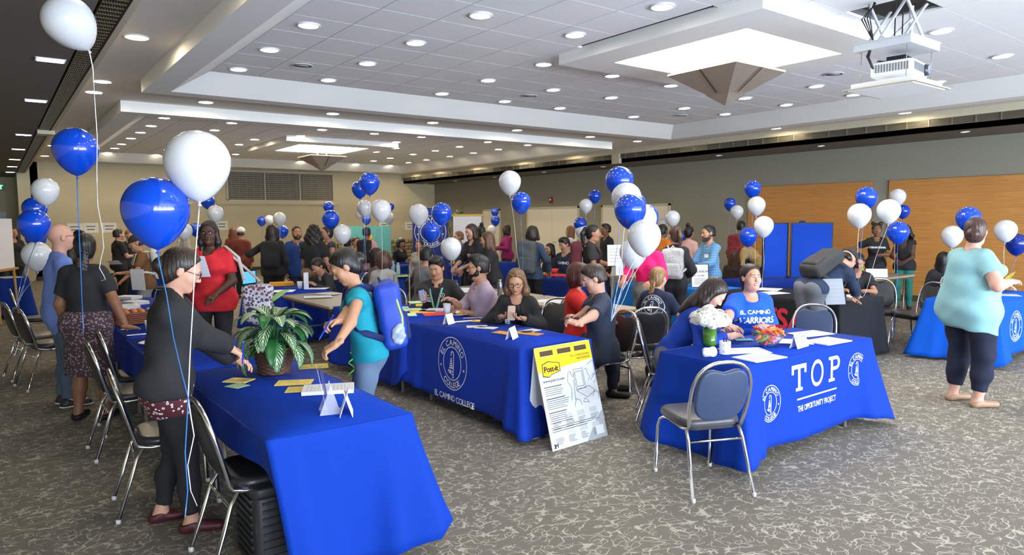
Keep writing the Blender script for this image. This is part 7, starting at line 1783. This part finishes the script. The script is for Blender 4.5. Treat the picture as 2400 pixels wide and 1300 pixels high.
# other tables
sheet(660, 668, 75, 'pile of orange envelopes on the blue table', M_ORA, .30, .36, 26, lines=0, cat='envelopes', name='envelope_stack'); sheet(665, 682, 60, 'loose papers before the orange envelopes', M_CARD, .3, .3, 3); cup(703, 676, 'white paper cup on the blue table with envelopes', lid=False); sheet(745, 676, 50, 'white leaflets near the reading girl', M_CARD, .22, .3, 3, cat='leaflet', name='leaflet')
sheet(745, 695, 70, 'scattered white papers on the bare grey table', M_CARD, .26, .36, 2); sheet(770, 688, 40, 'white paper at the rear of the bare grey table', M_CARD, .22, .30, 2)
p_ = onz(718, 678, .757); MB().box((0, 0, .13), (.11, .01, .25)).build('leaflet_stand', M_CARD, loc=(p_[0], p_[1], .757), rz=.6, label='clear upright leaflet stand beside the paper cup', cat='stand')
p_ = onz(612, 672, .757); lp = empty('laptop', (p_[0] , p_[1] + .3, .757), .6, 'black laptop with a lit blue screen', 'laptop'); MB().box((0, 0, .008), (.34, .24, .016)).build('laptop_base', mat('laptop_black', rgb(30, 30, 34), .4), lp); MB().box((0, .12, .125), (.34, .012, .23)).build('laptop_lid', mat('laptop_black'), lp); MB().box((0, .112, .13), (.30, .003, .19)).build('screen', mat('screen_blue', rgb(40, 110, 220), .2, emit=.8, ecol=(.1, .4, .9)), lp)
bottle(600, 660, 'teal water bottle behind the orange envelopes', mat('teal_bottle', rgb(40, 110, 130), .3), pos=onz(655, 655, .757) + A3(.1, .5, 0)); b2 = onz(1066, 668, .757); bottle(0, 0, 'mint green flask behind the lanyard man', mat('mint_enamel', rgb(140, 206, 186), .3), pos=at(1066, 8.9), capm=mat('dark_cap', rgb(50, 60, 64), .4)); bottle(0, 0, 'steel tumbler behind the woman in the blazer', mat('steel', rgb(150, 152, 156), .3, metal=.8), pos=at(1170, 9.2), h=.22)
tt = at(1092, 9.0); MB().box((0, 0, .07), (.22, .02, .14), 0, MX((0, 0, 0), 0, -.2)).build('tent_card', M_CARD, loc=(tt[0], tt[1], .747), rz=-.5, label='white name card behind the bearded man', cat='card')
sheet(0, 0, 30, 'papers spread over the bare table behind the blazer woman', M_CARD, .3, .4, 2, pos=(5.6, 6.6), z=.747); sheet(0, 0, 70, 'stack of white papers on the bare table behind the red shirt woman', M_CARD, .24, .34, 6, pos=(5.55, 6.0), z=.747); sheet(0, 0, 10, 'white paper on the bare table behind the bearded man', M_CARD, .3, .3, 3, pos=(5.6, 7.8), z=.747)
for k, (y, l, m) in enumerate(((8.9, 'red tray on the blue table beside the grey backpack', M_REDP), (9.4, 'second red tray on the blue table', M_REDP), (9.85, 'orange tray at the rear of the blue table', M_ORA))): MB().pad(rrect(.34, .30, .03), .0, .03, .008).build('tray', m, loc=(8.08, y, .757), label=l, cat='tray')
bottle(0, 0, 'grey tumbler with white lid on the red tray table', mat('grey_tumbler', rgb(90, 90, 96), .4), pos=(8.3, 9.1), h=.2, capm=M_WHITE)
# framed notice, wooden box and card on the sky blue table
n0 = A3(8.35, 6.45, .757); nt_ = empty('framed_notice', tuple(n0), math.radians(-38), 'framed white notice propped on the sky blue table', 'frame')
MB().box((0, 0, .17), (.27, .014, .36), 0, MX((0, 0, 0), 0, -.18)).build('frame', mat('black_frame', rgb(30, 30, 32), .4), nt_); MB().box((0, -.009, .17), (.24, .004, .33), 0, MX((0, 0, 0), 0, -.18)).build('notice', M_CARD, nt_)
mb = MB()
for k, (t, s__) in enumerate((('DID', .05), ('YOU KNOW', .05), ('WE CAN HELP', .034))): put_text(mb, t, s__, MX((0, 0, 0), 0, -.18) @ frame((-.10, -.013, .27 - .055*k), (1, 0, 0), (0, 0, 1), (0, -1, 0)), 0, .05, .02, 'l', .8)
for k in range(5): mb.box((0, -.012, .13 - .022*k), (.18 - .02*(k % 2), .001, .006), 0, MX((0, 0, 0), 0, -.18))
mb.build('lettering', M_INK, nt_)
MB().pad(rrect(.36, .22, .02), 0, .09, .01).build('wooden_box', mat('dark_walnut', rgb(74, 42, 34), .5), loc=(8.3, 6.95, .757), rz=-.3, label='dark wooden box on the sky blue table', cat='box')
MB().box((0, 0, .07), (.24, .012, .14), 0, MX((0, 0, 0), 0, -.2)).build('tent_card', M_CARD, loc=(8.25, 7.45, .757), rz=-.8, label='white name card on the sky blue table', cat='card')
# blue display boards
def boards():
    p = at(1868, 11.5)
    g = empty('display_board', (p[0], p[1], .752), math.radians(-53 + 8), 'folding blue fabric display board with two leaves', 'display board')
    fr = mat('board_frame', rgb(34, 38, 50), .5); bl = cloth_mat('board_felt', rgb(24, 68, 178), .9)
    for x, w, r in ((-.34, .50, .45), (.24, .66, -.12)):
        Mx = MX((x, 0, 0), r)
        lf = MB().box((0, 0, .47), (w, .035, .94), 0, Mx).build('leaf_frame', fr, g); MB().box((0, -.02, .47), (w - .05, .012, .89), 0, Mx).build('felt_panel', bl, lf)
boards()
for k, (x, y, l) in enumerate(((8.35, 4.6, 'sign-up sheets at the near end of the black table'), (8.75, 4.5, 'white forms under the hand of the bending man'), (8.4, 5.3, 'flyers on the black table'), (8.8, 5.6, 'papers at the far end of the black table'))): sheet(0, 0, 20 + 30*k, l, M_CARD, .3, .36, 3, pos=(x, y), cat='papers', name='paper_stack')
bottle(0, 0, 'lime green bottle on the table before the hair-bun woman', mat('lime_plastic', rgb(110, 214, 60), .3), pos=(11.75, 5.75), h=.26); MB().box((0, 0, .06), (.34, .02, .16), 0, MX((0, 0, 0), 0, -.2)).build('tent_card', M_CARD, loc=(12.1, 5.65, .747), rz=-.9, label='white name card beside the lime green bottle', cat='card')
# right table
for x, y, rz, l, m, nn in ((9.75, 3.3, 20, 'white papers at the edge of the right blue table', M_CARD, 4), (10.0, 3.5, 100, 'lime green folder on the right blue table', mat('lime_folder', rgb(190, 210, 50), .6), 6), (10.4, 3.25, 30, 'loose forms on the right blue table', M_CARD, 2)): sheet(0, 0, rz, l, m, .24, .34, nn, pos=(x, y), lines=0, cat='papers', name='paper_stack')
g = empty('bouquet', (10.15, 3.25, .757), 0, 'lime and yellow paper leaves in a vase on the right table', 'vase'); MB().lathe([(0, 0), (.04, 0), (.05, .12), (.04, .12)], 16).build('vase_glass', M_CARD, g)
for k in range(7):
    a = k*.9; V = [(.02*math.cos(a), .02*math.sin(a), .1), (.12*math.cos(a - .3), .12*math.sin(a - .3), .22), (.20*math.cos(a), .20*math.sin(a), .2 + .02*k), (.12*math.cos(a + .3), .12*math.sin(a + .3), .25)]
    lf = MB().add(V, [(0, 1, 2, 3)]).build('leaf', mat('lime_leaf', rgb(170, 206, 50), .5) if k % 2 else M_GOLD, g); lf.modifiers.new('t', 'SOLIDIFY').thickness = .003
bottle(0, 0, 'drink cup with a red lid on the right table', M_CARD, pos=(10.6, 3.55), h=.2, r=.045, capm=M_REDP)
# aqua board, banner, easels, plants and stone shelf at the back
p = at(860, 16.6); g = empty('trifold_board', (p[0], p[1], .75), math.radians(-37), 'aqua trifold poster board with a yellow circle', 'poster board'); aq = mat('aqua_card', rgb(120, 206, 200), .7)
for x, w, r in ((-.42, .32, .5), (0, .6, 0), (.42, .32, -.5)): MB().box((x, -.06 if r else 0, .45), (w, .008, .9), 0, MX((0, 0, 0), 0)).build('board_leaf', aq, g)
MB().lathe([(0, 0), (.10, 0), (.10, .006), (0, .006)], 20, 0, MX((.05, -.012, .6), 0, PI/2)).build('sticker', M_GOLD, g)
table(p[0] - .9, p[1] - .35, p[0] + .9, p[1] + .4, 'folding table under the navy cloth carrying the aqua board'); cloth(p[0] - .9, p[1] - .35, p[0] + .9, p[1] + .4, (.05, .05, .05, .05), M_NAVY, 'navy cloth under the aqua poster board', seed=31)
p = at(1008, 15.5); g = empty('banner_stand', (p[0], p[1], 0), math.radians(-37), 'tall dark blue pull-up banner with the college seal', 'banner')
MB().box((0, 0, 1.06), (.80, .006, 2.0)).build('banner_sheet', mat('banner_blue', rgb(36, 52, 132), .6), g); MB().box((0, 0, .04), (.84, .18, .08)).build('base', M_GRILLE2, g); MB().box((0, 0, 2.07), (.82, .02, .03)).build('top_rail', M_GRILLE2, g)
mb = MB(); Mf = lambda x, z: frame((x, -.006, z), (1, 0, 0), (0, 0, 1), (0, -1, 0)); seal(mb, .36, Mf(0, 1.52)); put_text(mb, 'Career', .20, Mf(0, .86), 0, .05, .02); mb.build('print', M_PRINT, g)
def easel(px, d, label, top=1.9, rz=-40, frame_m=None):
    p = at(px, d); g = empty('easel', (p[0], p[1], 0), math.radians(rz), label, 'easel'); wm = frame_m or wood_mat('easel_wood', rgb(170, 124, 60), rgb(206, 164, 92))
    for s in (-1, 1): MB().tube([(s*.38, 0, 0), (s*.34, .05, top)], .022, 6, flat=1).build('leg', wm, g)
    MB().tube([(0, .55, 0), (0, .08, top*.95)], .018, 6).build('leg', wm, g)
    MB().box((0, .0, .95), (.86, .06, .04)).build('shelf', wm, g); MB().box((0, .06, top), (.80, .05, .05)).build('top_bar', wm, g)
    MB().box((0, .015, 1.42), (.74, .012, .90)).build('paper_pad', M_CARD, g)
    return g
easel(1095, 17.8, 'yellow wooden easel with a white pad near the leafy tree', frame_m=mat('easel_yellow', rgb(214, 178, 84), .5)); easel(8, 12.4, 'wooden easel turned sideways beside the far left table', 1.7, 68)
def leafy(px, d, label, h, n, sp, pot=True):
    p = at(px, d); g = empty('potted_tree', (p[0], p[1], 0), 0, label, 'plant'); rnd = random.Random(int(px)); lm = mat('tree_leaf', rgb(70, 92, 54), .5, var=.3, vscale=6)
    MB().lathe([(0, 0), (.15, 0), (.2, .36), (.17, .36), (.16, .3), (0, .3)], 20).build('pot', mat('clay_pot', rgb(90, 74, 60), .7), g)
    mb = MB()
    for k in range(5): mb.tube([(0, 0, .3), (.1*math.cos(k*1.3), .1*math.sin(k*1.3), h*.6), (sp*.6*math.cos(k*1.3), sp*.6*math.sin(k*1.3), h*.9)], .012, 5)
    mb.build('trunk', mat('bark', rgb(84, 66, 48), .9), g)
    mb = MB()
    for k in range(n):
        a = rnd.uniform(0, 2*PI); r = sp*math.sqrt(rnd.random()); z = h*(.55 + .45*rnd.random()); c = Vector((r*math.cos(a), r*math.sin(a), z)); d_ = Vector((math.cos(a), math.sin(a), rnd.uniform(-.6, .6))).normalized(); s_ = d_.cross(Vector((0, 0, 1))).normalized()*.035; L = .15
        mb.add([tuple(c), tuple(c + d_*L*.5 + s_), tuple(c + d_*L), tuple(c + d_*L*.5 - s_)], [(0, 1, 2, 3)])
    mb.build('foliage', lm, g, kind='stuff')
leafy(1066, 20.5, 'tall potted tree beside the yellow easel', 2.1, 260, .45)
p0 = A3(11.4, YB - .55, 0); g = empty('stone_shelf', (13.0, YB - .5, 0), 0, 'long low rack of stacked pale stone along the back wall', 'rack')
rnd = random.Random(8); sms = [MB().pad(rrect(.30, .30, .05, 2), 0, .13, .03, steps=2).mesh('stone', mat('stone_%d' % i, rgb(*c), .9, bump=.5, bscale=30, var=.2, vscale=9)) for i, c in enumerate(((168, 150, 116), (140, 124, 96), (190, 174, 140)))]
for r in range(7):
    for k in range(14):
        o = link('stone', sms[rnd.randrange(3)], g, loc=(-2.3 + .32*k + (.16 if r % 2 else 0), rnd.uniform(-.04, .04), .02 + .14*r)); o.rotation_euler = (0, 0, rnd.uniform(-.15, .15))
# luggage handle, water jugs, red bowl
p = at(938, 8.9); g = empty('suitcase', (p[0], p[1], 0), -.6, 'black suitcase with a raised silver handle', 'suitcase'); MB().pad(rrect(.40, .24, .05), .04, .62, .03).build('shell', mat('black_plastic', rgb(44, 47, 52), .45), g)
MB().tube([(-.10, 0, .62), (-.10, 0, 1.08), (.10, 0, 1.08), (.10, 0, .62)], .009, 8).build('handle', M_GRILLE2, g)
for s in (-1, 1): MB().lathe([(0, -.015), (.03, -.015), (.03, .015), (0, .015)], 12, 0, MX((s*.15, -.08, .03), 0, PI/2)).build('wheel', M_CABLE, g)
bottle(0, 0, 'clear water bottle on the far blue table', mat('pale_bottle', rgb(180, 206, 210), .2), pos=(6.0, 11.5)); bottle(0, 0, 'second clear water bottle on the far blue table', mat('pale_bottle'), pos=(6.1, 11.9))
MB().lathe([(0, 0), (.06, 0), (.12, .08), (.11, .08), (.05, .01), (0, .01)], 20).build('bowl', M_REDP, loc=(8.2, 9.65, .787), label='red bowl on the red trays', cat='bowl')
sheet(0, 0, 40, 'yellow sheets on the far blue table', M_GOLD, .3, .4, 3, pos=(6.0, 12.4), lines=0); sheet(0, 0, 80, 'green cutting mat on the far blue table', mat('mat_green', rgb(150, 200, 140), .6), .3, .45, 2, pos=(5.9, 11.35), lines=0, cat='mat', name='cutting_mat')
sheet(0, 0, 20, 'leaflets on the far left blue table', M_CARD, .3, .5, 4, pos=(.2, 16.2), cat='leaflet', name='leaflet'); sheet(0, 0, 0, 'green and white leaflets on the far left blue table', M_GRN, .25, .3, 4, pos=(-.2, 16.3), cat='leaflet', name='leaflet')
co = J2['W'](J2['P'] + J2['fw']*.12 - J2['rt']*.05)
MB().tube([tuple(co + A3(.02*math.sin(i*.9), .02*math.cos(i*.9), -.012*i + .04)) for i in range(14)], .005, 6).build('key_coil', mat('lime_plastic', rgb(110, 214, 60), .3), label='lime green key coil hanging at the hip of the woman in teal', cat='key coil')
